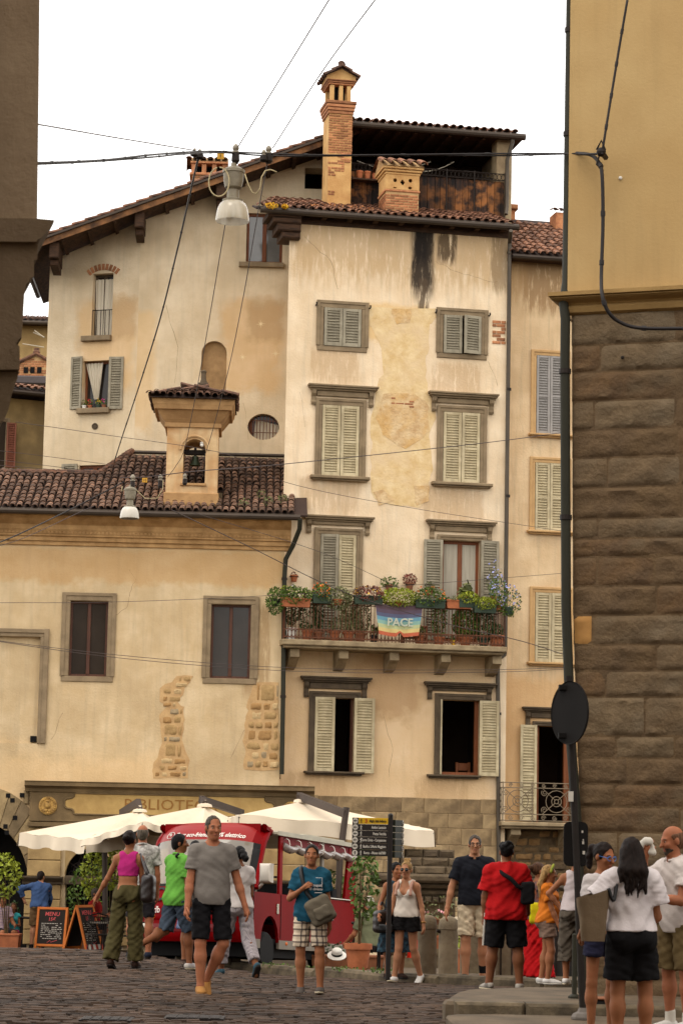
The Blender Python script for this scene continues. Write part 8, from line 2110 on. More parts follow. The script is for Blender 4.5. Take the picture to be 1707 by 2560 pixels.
  if st=='bigpony':
   for k in range(10):G.ell(hp_(.02*math.sin(k*2),-.13-.011*k,.05-.012*k+.02*math.sin(k*3)),np.array((.036,.036,.036))*hs,None,.02)
  if st in ('long','verylong'):
   L_=.3 if st=='long' else .42
   for x_ in (-.055,-.03,0,.03,.055):G.cone(hp_(x_,-.06,.0),hp_(x_*1.5,-.1-.01,-.16),.045*hs,.042*hs,.03); G.cone(hp_(x_*1.5,-.11,-.16),hp_(x_*1.9,-.115+.01*math.sin(x_*90),-L_+.05*math.sin(x_*150)),.04*hs,.012*hs,.025)
  # keep the face free
  n_=RH@np.array((0,-1.,-.62))*1.0; n_=norm(n_)
  if st != 'ring':
   M2=B.like(); M2.ell(hp_(0,.095,-.042),np.array((.082,.085,.138))*hs,RH,0); G.carve(M2)
   G.wave(.0035,95,70,len(label))
   if st=='crop':M2=B.like(); M2.ell(hp_(0,.1,.055),np.array((.062,.075,.06))*hs,RH,0); G.carve(M2)
   if st in ('short','crop','full','curly'):G.cut(hp_(0,-.02,-.075),RH@np.array((0,-.25,-1.)))
  else:M2=B.like(); M2.ell(hp_(0,.1,.0),np.array((.09,.12,.13))*hs,RH,0); G.carve(M2); G.cut(hp_(0,-.02,-.075),RH@np.array((0,-.25,-1.)))
  me=G.mesh('hair',HR[hair[1]])
  if me:link('hair',me,root)
 # top
 if top:
  G=B.like(); inf=top.get('inf',.012); hem=top.get('hem',.0); slv=top.get('sleeve',.5); ty=top.get('type','tee')
  draw(G,['torso'],inf)
  if hem<.18:draw(G,['pelvis'],max(inf,(bottom or {}).get('inf',.014)*.8+.009))
  if hem<.1:G.cone(hip+U*.22*s+Fw*belly*.6,hip+U*(hem-.0)*s+Fw*belly*.5,(((.105 if f else .12)*bs_+inf),((.12 if f else .13)*bs_+inf)*top.get('flare',1.0),.05)[0],((.12 if f else .13)*bs_+inf)*top.get('flare',1.0),.05,sq=(.78,1.12) if abs(twist)<60 else None)
  if ty not in ('tank','crop') or True:
   for sd in (-1,1):G.cone(nb_-U*.025*s+X*sd*.05*s,nb_-U*.05*s+X*sd*(sw*.7),.05*s+inf,.05*s+inf,.04)
  G.cut(hip+U*hem*s,-U)
  if slv>0:
   for nm in 'lr':
    a,b_=J['sh'+nm],J['el'+nm]; w=J['wr'+nm]; puff=top.get('puff',0)
    if slv<=1:G.cone(a-(b_-a)*.05,lerp(a,b_,slv),.052*bs_+inf+puff*.6,.05*bs_+inf+top.get('cuff',.012)+puff,.03,flat=True,wr=.003)
    else:G.cone(a,b_,.052*bs_+inf,.045*bs_+inf,.03,wr=.004); G.cone(b_,lerp(b_,w,slv-1),.046*bs_+inf,.036*bs_+inf,.02,flat=True,wr=.004)
    if puff:G.ell(lerp(a,b_,slv*.62),np.array((.085,.085,.09))*s,None,.03,wr=.004)
  elif ty in ('tank','crop'):
   for sd,nm in ((-1,'l'),(1,'r')):
    M2=B.like(); sj=J['sh'+nm]+X*sd*.035*s; M2.ell(sj-U*.0,np.array((.085,.2,.125))*s,Rt,0); G.carve(M2)
  # neckline
  M2=B.like(); dp=top.get('neck',.05)
  M2.cone(nb_-U*(.01 if ty != 'tank' else .01)+Fw*.01,nb_+U*.2+Fw*.02,(.064 if not top.get('collar') else .06)*s,.12*s,0)
  if dp>.05:M2.ell(nb_-U*(dp-.06)*s+Fw*.1*s,np.array((.075,.08,dp*.9))*s,Rt,.02)
  G.carve(M2)
  amp=top.get('wr',.0035)*1.5
  G.wave(amp,26,19,len(label)); G.wave(amp*.7,47,40,len(label)*2)
  G.cut(hip+U*hem*s,-U)
  me=G.mesh('top',top['m'])
  tp=link(top.get('name','shirt'),me,root)
  if top.get('collar'):
   b=MB(); pts=[]
   for k in range(13):a=lerp(.35,2*PI-.35,k/12)-PI/2+0; d=X*math.cos(a)-Fw*math.sin(a)*-1; pts.append(tuple(nb_+U*(.028+.012*math.sin(a)*-1)*s+(X*math.cos(a)*.066+Fw*math.sin(a)*.07)*s*1.02))
   pts=[tuple(nb_+U*(.03-.02*math.sin(a))*s+(X*math.cos(a)*.072+Fw*(math.sin(a)*.072+.012))*s) for a in [PI/2+.3+(2*PI-.6)*k/14 for k in range(15)]]
   b.tube(pts,.017*s,6); b.build('collar',top['m'],tp,smooth=True)
  if top.get('stripe'):pass
 # bottom
 if bottom:
  G=B.like(); inf=bottom.get('inf',.014); L_=bottom.get('len',.9); fl_=bottom.get('flare',0.0); ty=bottom.get('type','shorts')
  if ty=='shorts':fl_ *= .5
  draw(G,['pelvis'],inf*.8)
  lk=(bd*.75+.25)*s
  if ty=='skirt':
   e_=hip-np.array((0,0,L_*H)); G.cone(hip+U*.02*s,e_,.15*lk+inf,.17*lk+inf+fl_,.03,flat=True,sq=(.85,1.2),wr=.008)
  else:
   for nm in 'lr':
    a,b_,c_=J['hip'+nm],J['kn'+nm],J['an'+nm]
    if L_<=1:e_=lerp(a,b_,L_); G.cone(a,e_,.088*lk+inf,lerp(.088,.06,L_)*lk+inf+fl_,.012,flat=True,wr=.004)
    else:e_=lerp(b_,c_,L_-1); G.cone(a,b_,.088*lk+inf,.062*lk+inf+fl_*.5,.012,wr=.004); G.cone(b_,e_,.062*lk+inf+fl_*.5,lerp(.06,.04,min(1,L_-1))*lk+inf+fl_,.02,flat=True,wr=.005)
  wz=bottom.get('waist',.14)
  if top and top.get('hem',0)<.1:wz=min(wz,top.get('hem',0)+.07)
  G.cut(hip+U*wz*s,U)
  amp=bottom.get('wr',.0035)*1.5; G.wave(amp,30,21,len(label)+1); G.wave(amp*.7,55,44,len(label))
  G.cut(hip+U*wz*s,U)
  link(bottom.get('name','shorts'),G.mesh('bottom',bottom['m']),root)
 # shoes
 if shoes:
  for nm,an,fd,dn in feet_:
   G=B.like(); z_=.0; sc_=s*shoes.get('size',1.0); ln=shoes.get('len',1.0)
   sw_=np.cross(fd,dn); Rf=np.stack([sw_,fd,-dn],1)
   G.ell(an+dn*.035*s-fd*.02*s,np.array((.043,.055,.045))*sc_,Rf,0); G.cone(an+dn*.055*s,an+dn*.06*s+fd*.13*s*ln,.042*sc_,.036*sc_,.03); G.ell(an+dn*.062*s+fd*.14*s*ln,np.array((.047,.07,.034))*sc_,Rf,.03); G.cone(an+dn*.02*s,an+dn*.05*s+fd*.08*s,.04*sc_,.04*sc_,.03)
   if shoes.get('high'):G.cone(an-dn*shoes['high'],an+dn*.04,.05*sc_,.048*sc_,.03)
   else:G.cut(an-dn*shoes.get('cut',.0),-dn)
   sole=an+dn*(.083*s); G.cut(sole,dn)
   up=G.like(); up.F=G.F.copy(); up.cut(sole-dn*.02,dn) if shoes.get('sole') else None
   so=link('shoe',up.mesh('shoe',shoes['m']),root)
   if shoes.get('sole'):
    S2=G.like(); S2.F=G.F-.004; S2.cut(sole-dn*.021,-dn); S2.cut(sole+dn*.002,dn); me=S2.mesh('sole',shoes['sole'])
    if me:link('sole',me,so)
   if sock:
    q=B.like(); q.cone(an-dn*sock[1],an+dn*.02,.046*lk if bottom else .045,.044,0,flat=False); me=q.mesh('sock',sock[0]); link('sock',me,root) if me else None
 bpy.context.view_layer.update()
 J.update(hc=hc,X=X,U=U,Fw=Fw,s=s,H=H,root=root,RH=RH,bs=bs_)
 J['w']=lambda v:Vector(root.location)+Matrix.Rotation(math.radians(heading),3,'Z')@Vector(v)
 J['hp']=hp_
 PEOPLE[key]=J
 return J
def gear(J,name,label,cat,group=None):      # a carried thing: same place and turn as its bearer
 r=J['root']; return thing(name,label,cat,r.location,r.rotation_euler.z,group)
def soft_bag(t,c,half,m,name='bag_body',r=.04,R=None,wr=.004,vox=.012):
 c=np.array(c,float); half=np.array(half,float); F_=Field(c-half-.08,c+half+.08,vox)
 X,Y,Z=F_.ax[0][:,None,None]-c[0],F_.ax[1][None,:,None]-c[1],F_.ax[2][None,None,:]-c[2]
 if R is not None:R=np.array(R); X,Y,Z=X*R[0][0]+Y*R[1][0]+Z*R[2][0],X*R[0][1]+Y*R[1][1]+Z*R[2][1],X*R[0][2]+Y*R[1][2]+Z*R[2][2]
 q=[np.maximum(np.abs(a)-(h-r),0) for a,h in ((X,half[0]),(Y,half[1]),(Z,half[2]))]
 F_.F=(np.sqrt(q[0]**2+q[1]**2+q[2]**2)-r+wr*np.sin(X*40+Z*22)*np.sin(Z*35+X*11)).astype(np.float32)
 return link(name,F_.mesh(name,m),t)
def strap(t,pts,w,m,th=.006,name='strap'):
 b=MB(); P=[Vector(p) for p in pts]; out=[]
 Q=[P[0]*2-P[1]]+P+[P[-1]*2-P[-2]]
 for i in range(1,len(Q)-2):
  for k in range(6):
   u=k/6; a,b_,c,d=Q[i-1:i+3]; out.append(.5*((2*b_)+(c-a)*u+(2*a-5*b_+4*c-d)*u*u+(3*b_-a-3*c+d)*u**3))
 out.append(P[-1]); b.tube(out,w/2,6); return b.build(name,m,t,smooth=True)
M_soleW=mat('sole_cream',C(206,190,160),.7); M_soleB=mat('sole_dark',C(40,32,28),.8)
SH_white=dict(m=cloth('shoe_white',(222,216,208),bump=.15),sole=M_soleW)
SH_black=dict(m=cloth('shoe_black',(28,26,26),bump=.15),sole=M_soleB)
SH_grey=dict(m=cloth('shoe_grey',(84,76,70),bump=.2),sole=M_soleW)
SH_tan=dict(m=cloth('shoe_tan',(168,118,62),bump=.15),sole=mat('sole_tan',C(140,96,52),.8))
SH_blue=dict(m=cloth('shoe_blue',(58,86,98),bump=.15),sole=M_soleB)
SH_brown=dict(m=cloth('shoe_brown',(58,40,32),bump=.15),sole=M_soleB)
hang=lambda o=.12,f=.02,ff=.16:dict(u=(o,f,-1),f=(o*.3,ff,-1))
# grey T-shirt man striding towards the camera
J=person('grey',522,2490,2041,8,'tall man in grey T-shirt and black shorts walking towards the camera',head_yaw=14,head_pitch=3,hair=('crop','saltpepper'),skin_='red',vox=.0095,
  arms=dict(l=dict(u=(.16,.1,-1),f=(.1,.3,-1),curl=.7),r=dict(u=(.3,-.06,-1),f=(.32,.16,-1),curl=.6)),legs=dict(l=dict(t=(.02,.14,-1),s=(-.03,-.02,-1),p=-.05),r=dict(t=(.08,.08,-1),s=(-.4,-.42,-1),p=.55)),
  top=dict(m=cloth('grey_tee',(122,114,106),(108,101,94),ns=40,amt=.35),hem=-.05,sleeve=.62,name='t_shirt',wr=.0028),bottom=dict(m=cloth('black_shorts',(20,18,20)),len=.92,flare=.025,name='shorts'),shoes=SH_tan)
# teal T-shirt woman
J=person('teal',772,2490,2117,-4,'woman in teal printed T-shirt and checked knee shorts walking with grey sling bag','f',build=1.04,head_yaw=2,head_pitch=-4,hair=('bun','dark'),skin_='tan',vox=.0095,
  arms=dict(l=dict(u=(.34,.1,-1),f=(-.75,.75,.55),curl=1.0),r=dict(u=(.16,-.02,-1),f=(.1,.1,-1))),legs=dict(l=dict(t=(.05,-.04,-1),s=(-.02,-.1,-1),p=.1),r=dict(t=(.07,.12,-1),s=(.03,-.02,-1),p=-.12)),
  top=dict(m=cloth('teal_tee',(28,78,98),(20,60,78)),hem=-.08,sleeve=.66,name='t_shirt',flare=1.06,wr=.005),bottom=dict(m=cloth('check_shorts',(226,204,176),plaid=(.034,C(46,36,44),True)),len=.86,flare=.03,name='shorts'),shoes=SH_grey)
s=J['s']; F_,U_,X_=J['Fw'],J['U'],J['X']; hp0=J['hip']
M_prn=mat('shirt_print_white',C(196,190,186),.8)
c=hp0+U_*.33*s+F_*.17*s+X_*.03
t=J['root']
b=MB(); x0,x1,z0,z1=-.02,.1,-.12,.1
b.tube([(c[0]+x1,c[1],c[2]-.0),(c[0]+x1,c[1],c[2]+z1),(c[0]+.03,c[1],c[2]+z1)],.004,4); b.tube([(c[0]+x1,c[1],c[2]-.06),(c[0]+.02,c[1],c[2]-.06)],.004,4); b.tube([(c[0]-.0,c[1]+.01,c[2]-.2),(c[0]+.05,c[1],c[2]-.15),(c[0]+.03,c[1],c[2]-.19),(c[0]+.09,c[1],c[2]-.13)],.006,4); b.build('shirt_print',M_prn,t)
text('lettering','el seguir\nel divano',.04,M_prn,t,Matrix.Translation((c[0]+.035,c[1]-.004,c[2]))@VERT,'CENTER',.002,bold=.001)
g=gear(J,'sling_bag','grey sling bag hanging across the teal T-shirt at the hip','bag')
bag=hp0+U_*.06*s+F_*.2*s+X_*.12
soft_bag(g,bag,(.14,.07,.15),cloth('bag_grey',(108,98,82),bump=.3),r=.05,R=Matrix.Rotation(-.5,3,'Y')); soft_bag(g,bag+np.array((.03,-.07,-.02)),(.09,.035,.07),cloth('bag_grey',(108,98,82)),'front_pocket',r=.03,R=Matrix.Rotation(-.5,3,'Y'))
strap(g,[bag+np.array((-.08,0,.1)),hp0+U_*.28*s+F_*.17*s-X_*.04,hp0+U_*.47*s+F_*.11*s-X_*.1,J['neck']-X_*.11+U_*.035,hp0+U_*.45*s-F_*.12*s-X_*.09],.05,M_blackp)
g=gear(J,'wristwatch','small wristwatch on the left wrist of the teal-shirted woman','watch'); b=MB(); w=J['wrr']; b.tube([(w[0]+.034*math.cos(a*PI/5),w[1]+.034*math.sin(a*PI/5),w[2]+.02) for a in range(10)],.012,5,closed=True); b.build('band',M_chrome,g)
# green polo man, walking to the right
J=person('green',438,2425,2082,128,'man in bright green polo and denim shorts striding to the right',head_yaw=-34,hair=('short','black'),skin_='brown',
  arms=dict(l=dict(u=(.05,.1,-1),f=(.02,.35,-1)),r=dict(u=(.14,.16,-1),f=(.06,.4,-1),curl=.8)),legs=dict(l=dict(t=(.04,.3,-1),s=(.0,.05,-1),p=0),r=dict(t=(.05,-.2,-1),s=(.05,-1.3,-.6),p=1.2)),
  top=dict(m=cloth('green_polo',(104,166,66),(82,142,50)),hem=-.1,sleeve=.66,collar=True,name='polo_shirt',inf=.016),bottom=dict(m=cloth('denim',(66,76,88),(42,50,60),ns=3,amt=.9),len=1.0,flare=.035,inf=.024,wr=.007),shoes=dict(m=cloth('sneaker_white_blue',(216,206,190),(60,70,110),ns=9,amt=.5,bump=.1),sole=M_soleW))
g=gear(J,'backpack_strap','black strap at the neck of the green polo man','strap'); strap(g,[J['neck']-J['Fw']*.09-J['X']*.1,J['neck']-J['Fw']*.12+J['U']*.02-J['X']*.13,J['neck']-J['Fw']*.1-J['X']*.16+J['U']*.05],.04,M_blackp)
# pink crop top woman seen from behind
J=person('pink',314,2427,2083,172,'woman in pink sleeveless crop top and wide olive trousers seen from behind','f',build=.95,head_yaw=-12,hair=('bun','dark'),skin_='tan',
  arms=dict(r=dict(u=(.5,.1,-1),f=(.62,.22,-1),curl=.6),l=dict(u=(.08,.2,-1),f=(-.1,.5,-.6))),legs=dict(l=dict(t=(.03,.1,-1),s=(.02,.02,-1)),r=dict(t=(.1,-.02,-1),s=(.1,-.2,-1),p=.3)),
  top=dict(m=cloth('pink_top',(186,44,118),(160,34,98),amt=.3),type='crop',hem=.24,sleeve=0,neck=.04,inf=.01,wr=.002,name='crop_top'),bottom=dict(m=cloth('olive_trousers',(78,70,40),(56,50,28)),type='pants',len=1.97,flare=.05,inf=.014,waist=.13,name='trousers',wr=.006),shoes=SH_brown)
g=gear(J,'shoulder_bag','glossy dark leather bag on the pink-topped woman\'s right shoulder','bag')
M_leather=mat('leather_dark',C(38,28,25),.35,c2=C(24,18,16),ns=5,spec=.5,bs=5,bump=.25)
bag=J['shl']+np.array((0,.0,-.36))-J['X']*.13+J['Fw']*-.08; soft_bag(g,bag,(.085,.12,.18),M_leather,r=.07,wr=.003)
strap(g,[bag+J['Fw']*.07+J['U']*.15,J['shl']+J['U']*.06+X_*0,bag-J['Fw']*.08+J['U']*.16],.035,M_leather)
# man in white patterned shirt behind her
person('patterned',348,2397,2070,188,'balding man in white patterned shirt behind the pink-topped woman',head_yaw=-8,hair=('ring','grey'),skin_='red',arms=dict(l=hang(),r=hang()),
  top=dict(m=cloth('white_pattern',(206,200,192),(92,86,84),ns=22,amt=.8),hem=-.05,sleeve=.6,collar=True,name='shirt'),bottom=dict(m=cloth('dark_shorts',(40,36,38)),len=.92),shoes=dict(m=cloth('shoe_navy',(38,42,56),bump=.1),sole=M_soleB),D=34.2,H=1.8)
# hidden woman in blue between the green and the grey man
person('blue_f',480,2415,2101,160,'dark-haired woman in blue dress mostly hidden between the green polo and grey T-shirt men','f',hair=('bun','black'),skin_='brown',arms=dict(l=hang(),r=hang()),
  top=dict(m=cloth('blue_pattern',(70,84,118),(130,140,160),ns=16),hem=-.02,sleeve=.5),bottom=dict(m=cloth('blue_pattern',(70,84,118)),type='skirt',len=.24,flare=.03,name='skirt'),shoes=SH_brown,vox=.013)
# white T-shirt woman in striped trousers walking away
person('striped',592,2444,2113,205,'dark-haired woman in white T-shirt and striped trousers behind the grey T-shirt man','f',build=1.05,hair=('bigpony','black'),skin_='brown',
  arms=dict(l=dict(u=(.1,.1,-1),f=(.1,.7,-.6)),r=dict(u=(.12,.1,-1),f=(.02,.6,-.8))),legs=dict(r=dict(t=(.1,.34,-1),s=(.05,.12,-1),p=.1),l=dict(t=(.05,-.22,-1),s=(.05,-.75,-1),p=1.0)),
  top=dict(m=cloth('white_tee',(206,196,190),(180,170,164)),hem=.0,sleeve=.5,name='t_shirt'),bottom=dict(m=cloth('stripe_trousers',(176,166,166),amt=.15,plaid=(.012,C(128,120,128),False)),type='pants',len=1.8,inf=.012,flare=.02,name='trousers'),shoes=SH_blue)
# sunglasses woman
J=person('sun',1012,2462,2157,-22,'blonde woman with sunglasses in white tank top and black shorts walking','f',build=1.0,head_yaw=2,hair=('topbun','blond'),glasses='sun',skin_='fair',vox=.0095,
  arms=dict(l=dict(u=(.2,.08,-1),f=(.04,.5,-.85),curl=.9),r=dict(u=(.26,-.1,-1),f=(.16,.1,-1),curl=.7)),legs=dict(l=dict(t=(-.02,.14,-1),s=(.16,-.04,-1),p=-.1),r=dict(t=(.02,-.12,-1),s=(.14,-.42,-1),p=.42)),
  top=dict(m=cloth('white_tank',(220,206,190),(200,186,170),amt=.3,bump=.15),type='tank',hem=.02,sleeve=0,neck=.13,inf=.009,name='tank_top',wr=.003),bottom=dict(m=cloth('black_skirt_shorts',(22,19,19)),len=.42,flare=.05,inf=.022),shoes=SH_white)
for sd in (-1,1):
 g=gear(J,'backpack_strap',('left' if sd<0 else 'right')+' pink backpack strap over the white tank top','strap','pink backpack straps'); strap(g,[J['neck']+J['X']*sd*.11-J['U']*.2*s+J['Fw']*.14,J['neck']+J['X']*sd*.1-J['U']*.05+J['Fw']*.09,J['neck']+J['X']*sd*.105+J['U']*.012,J['neck']+J['X']*sd*.11-J['U']*.1-J['Fw']*.12],.045,cloth('strap_pink',(196,150,130)))
g=gear(J,'backpack','small backpack behind the woman with sunglasses','backpack'); soft_bag(g,J['hip']+J['U']*.3-J['Fw']*.2,(.13,.09,.19),cloth('bag_brown',(96,74,60)),r=.06)
g=gear(J,'handheld_purse','black phone purse held in the hand of the tank top woman','purse'); soft_bag(g,J['hdl']+np.array((.0,-.02,-.01)),(.1,.04,.05),M_blackp,r=.02)
g=gear(J,'wristwatch','bronze wristwatch on the tank top woman\'s hanging arm','watch'); w=J['wrr']; b=MB(); b.tube([(w[0]+.033*math.cos(a*PI/5),w[1]+.033*math.sin(a*PI/5),w[2]+.02) for a in range(10)],.011,5,closed=True); b.build('band',mat('watch_bronze',C(140,100,50),.3,metal=.7),g)
# woman mostly hidden behind her, in a dark patterned dress
J=person('dress',985,2448,2172,25,'woman in dark floral dress with black handbag mostly hidden behind the tank top woman','f',D=35.5,H=1.62,hair=('bun','black'),skin_='tan',arms=dict(l=dict(u=(.36,-.04,-1),f=(.35,.6,-.5)),r=dict(u=(.3,.2,-1),f=(.5,.35,-1))),
  top=dict(m=cloth('dress_dark',(30,30,36),(60,90,104),ns=18,amt=.7),hem=-.02,sleeve=.0,type='tank'),bottom=dict(m=cloth('dress_dark',(30,30,36)),type='skirt',len=.3,flare=.06,name='skirt'),shoes=SH_brown)
g=gear(J,'handbag','black handbag on the arm of the woman in the floral dress','handbag'); bag=J['ell']+np.array((0,-.1,-.24)); soft_bag(g,bag,(.14,.09,.16),M_leather,r=.06); strap(g,[bag+np.array((-.06,0,.14)),J['ell']+np.array((0,-.05,.03)),bag+np.array((.06,0,.14))],.025,M_leather)
# black polo man
person('polo',1182,2462,2089,-4,'grey-haired man with glasses in black polo and beige shorts walking',build=1.05,head_yaw=4,hair=('short','saltpepper'),glasses='clear',skin_='fair',vox=.0095,
  arms=dict(l=dict(u=(.32,.05,-1),f=(.2,.24,-1),curl=.5),r=dict(u=(.2,-.1,-1),f=(.1,.1,-1))),legs=dict(l=dict(t=(.0,.16,-1),s=(.0,.04,-1),p=-.3,y=.1),r=dict(t=(.04,-.05,-1),s=(.0,-.16,-1),p=.15)),
  top=dict(m=cloth('black_polo',(24,25,32)),hem=-.02,sleeve=.68,collar=True,name='polo_shirt',inf=.017),bottom=dict(m=cloth('beige_shorts',(206,188,158),(178,158,128)),len=.9,flare=.03,inf=.022,wr=.006),shoes=dict(m=SH_black['m'],sole=M_soleB,size=1.1),sock=(cloth('sock_black',(22,20,21)),.14))
# red shirt man, back to the camera
J=person('red',1262,2477,2106,176,'stocky man in red shirt and black shorts seen from behind with black cross bag',build=1.22,belly=.02,hair=('curly','black'),skin_='brown',D=29.3,gz=None,
  arms=dict(r=dict(u=(.2,.02,-1),f=(.02,.2,-1)),l=dict(u=(.2,.1,-1),f=(.05,.9,-.7))),legs=dict(l=dict(t=(.12,.0,-1),s=(.06,-.03,-1)),r=dict(t=(.14,.02,-1),s=(.1,-.02,-1),y=.5)),
  top=dict(m=cloth('red_shirt',(176,18,20),(146,12,15),amt=.4),hem=-.1,sleeve=.78,name='shirt',inf=.024,flare=1.12,cuff=.025,wr=.006,collar=True),bottom=dict(m=cloth('black_sport_shorts',(20,18,19)),len=.98,flare=.04,inf=.03),shoes=dict(m=cloth('sneaker_grey',(196,186,172),(60,54,52),ns=8,amt=.7,bump=.1),sole=M_soleW))
b=MB(); P0=J['hipr']; P1=J['knr']; b.tube([tuple(P0+np.array((.15,.02,-.02))),tuple(lerp(P0,P1,.5)+np.array((.135,.03,0))),tuple(P1+np.array((.115,.03,.02)))],.012,5); b.build('side_stripe',M_swht,J['root'])
g=gear(J,'cross_bag','black cross-body bag on the red shirt man\'s right hip','bag'); M_bagb=cloth('bag_black',(24,22,23))
bag=J['hip']+J['U']*.22-J['X']*.25-J['Fw']*.12; soft_bag(g,bag,(.08,.08,.13),M_bagb,r=.03)
X2,U2,F2=J['X'],J['U'],J['Fw']; strap(g,[J['neck']+X2*.08+F2*.02+U2*.03,J['neck']+X2*.06-F2*.12-U2*.06,J['hip']+U2*.38-F2*.2-X2*.05,J['hip']+U2*.28-F2*.19-X2*.16,bag+U2*.1],.05,M_bagb)
# orange shirt woman walking right
J=person('orange',1366,2464,2167,82,'blonde woman in orange T-shirt and grey-brown shorts walking right with yellow bag','f',build=1.08,belly=.05,head_yaw=0,head_pitch=4,hair=('long','blond'),skin_='tan',D=33.2,
  arms=dict(l=dict(u=(.05,.25,-1),f=(.02,.45,-1)),r=dict(u=(.1,-.1,-1),f=(.06,.25,-1))),legs=dict(l=dict(t=(.04,.16,-1),s=(.0,-.12,-1)),r=dict(t=(.04,-.04,-1),s=(.0,-.18,-1),p=.1)),
  top=dict(m=cloth('orange_tee',(206,116,34),(176,90,24)),hem=-.02,sleeve=.55,name='t_shirt',inf=.018,wr=.006),bottom=dict(m=cloth('taupe_shorts',(132,106,90)),len=.55,flare=.03,inf=.022),shoes=dict(m=SH_white['m'],sole=M_swht,size=1.1))
g=gear(J,'headband','yellow-green patterned headband on the orange shirt woman','headband'); b=MB(); b.tube([tuple(J['hp'](.086*math.cos(a),.0+.0*a,.035+.098*math.sin(a))+J['RH']@np.array((0,-.03-.02*math.sin(a),0))) for a in [lerp(-.2,PI+.2,k/14) for k in range(15)]],.018,6); b.build('band',cloth('headband',(170,170,60),(90,110,60),ns=30,amt=.8),g,smooth=True)
g=gear(J,'shoulder_bag','bright yellow bag hanging from the orange shirt woman\'s shoulder','bag'); M_ylw=cloth('bag_yellow',(206,196,26),(180,170,20)); bag=J['hip']+J['U']*.1-J['Fw']*.16+J['X']*.13; soft_bag(g,bag,(.05,.09,.14),M_ylw,r=.045); strap(g,[bag+J['U']*.1,J['shr']-J['Fw']*.05+J['U']*.0+J['X']*.06-J['U']*.16,J['shr']+J['U']*.062-J['X']*.02,J['shr']-J['U']*.2-J['Fw']*.1],.045,M_ylw)
# woman in long red skirt behind the orange shirt
person('redskirt',1340,2462,2157,110,'brown-haired woman in long red skirt behind the orange T-shirt woman','f',D=35.2,H=1.68,hair=('pony','brown'),skin_='tan',arms=dict(l=hang(),r=hang()),top=dict(m=cloth('orange_pattern',(150,84,52),(60,70,80),ns=20,amt=.9),hem=.0,sleeve=.1),bottom=dict(m=cloth('red_skirt',(176,14,18),amt=.4),type='skirt',len=.46,flare=.1,name='skirt',wr=.01),shoes=SH_brown,vox=.012)
# white tank woman with cap behind the pole
J=person('cap',1436,2464,2164,168,'woman in white tank top and white cap with hand on hip behind the sign pole','f',D=31.5,H=1.66,hair=('bun','dark'),head_yaw=-40,skin_='tan',arms=dict(r=dict(u=(.75,-.2,-.8),f=(-.62,.1,-.75)),l=hang()),top=dict(m=cloth('white_tank2',(206,192,190)),type='tank',hem=.04,sleeve=0,name='tank_top'),bottom=dict(m=cloth('cargo_grey',(92,82,70),(64,56,48)),type='pants',len=1.45,inf=.025,flare=.03,name='cargo_trousers',wr=.008),shoes=SH_white)
g=gear(J,'cap','white cap on the woman behind the sign pole','cap'); q=Field(J['hc']-.16,J['hc']+.2,.01); q.ell(J['hp'](0,-.012,.04),(.092,.11,.1),J['RH'],0); q.cut(J['hp'](0,0,.045),-(J['RH']@np.array((0,.15,1.)))); q.ell(J['hp'](0,.12,.05),(.07,.08,.012),J['RH'],.01); link('cap_body',q.mesh('cap_body',M_swht),g)
# girl with blue glasses
person('girl',1502,2600,2128,35,'dark-haired girl with blue glasses half hidden behind the white blouse woman','f',D=20.6,H=1.58,build=.84,head_yaw=8,head_pitch=12,hair=('pony','dark'),glasses='blue',skin_='tan',arms=dict(l=dict(u=(.15,.1,-1),f=(.0,.9,-.5)),r=dict(u=(.1,.1,-1),f=(.0,.9,-.5))),top=dict(m=cloth('white_top',(206,196,192)),hem=.02,sleeve=.5,puff=.01),bottom=dict(m=cloth('navy_shorts',(40,40,62)),len=.45,flare=.03),shoes=SH_white,vox=.0095)
# white blouse woman, back to the camera
J=person('blouse',1576,2636,2100,186,'woman with long dark wavy hair in white puff-sleeved blouse and black shorts seen from behind','f',D=19.2,build=1.1,head_yaw=-6,head_pitch=8,hair=('long','dark'),skin_='tan',vox=.0095,
  arms=dict(r=dict(u=(.62,.1,-.85),f=(.15,.75,-.75)),l=dict(u=(.22,.1,-1),f=(-.1,.9,-.25))),legs=dict(l=dict(t=(.06,.0,-1),s=(.0,-.03,-1)),r=dict(t=(.05,.02,-1),s=(.0,-.03,-1))),
  top=dict(m=cloth('white_blouse',(216,206,204),(190,178,178),amt=.4),hem=.06,sleeve=.62,puff=.032,name='blouse',inf=.02,flare=1.0,wr=.005),bottom=dict(m=cloth('black_shorts_wide',(17,15,16)),len=.78,flare=.05,inf=.024,waist=.2),shoes=SH_brown)
lw_=MB(); rr=random.Random(11)
for k in range(16):
 x=lerp(-.13,.13,k/15); p0=J['hp'](x*.7,-.1,-.12); L_=rr.uniform(.12,.25)
 lw_.tube([tuple(p0+np.array((math.sin(j*.9+k)*.012+x*-.25*j/7,.02+.004*j,-L_*j/7))) for j in range(8)],[.018,.018,.017,.016,.014,.012,.009,.004],5)
lw_.build('hair_strands',HR['dark'],J['root'],smooth=True)
g=gear(J,'tote_bag','large grey-brown canvas tote bag on the white blouse woman\'s shoulder','bag'); M_tote=cloth('tote',(128,108,84),(104,86,66))
sx=J['X']; bc=J['hip']+J['U']*.16+sx*.31-J['Fw']*.06
b=MB()
def tote(u,v):
 a=2*PI*u; w=lerp(.085,.125,v); d=lerp(.05,.09,v); ca,sa=math.cos(a),math.sin(a); q=lambda c:math.copysign(abs(c)**.5,c)
 p=bc+sx*q(ca)*w*(1+.03*math.sin(v*9+a*2))+J['Fw']*q(sa)*d+J['U']*((v-.5)*.36-.04*q(ca)*v); return tuple(p)
b.grid(tote,40,14); b.add([tote(k/40,0) for k in range(40)],[tuple(range(40))]); b.build('bag_body',M_tote,g,smooth=50)
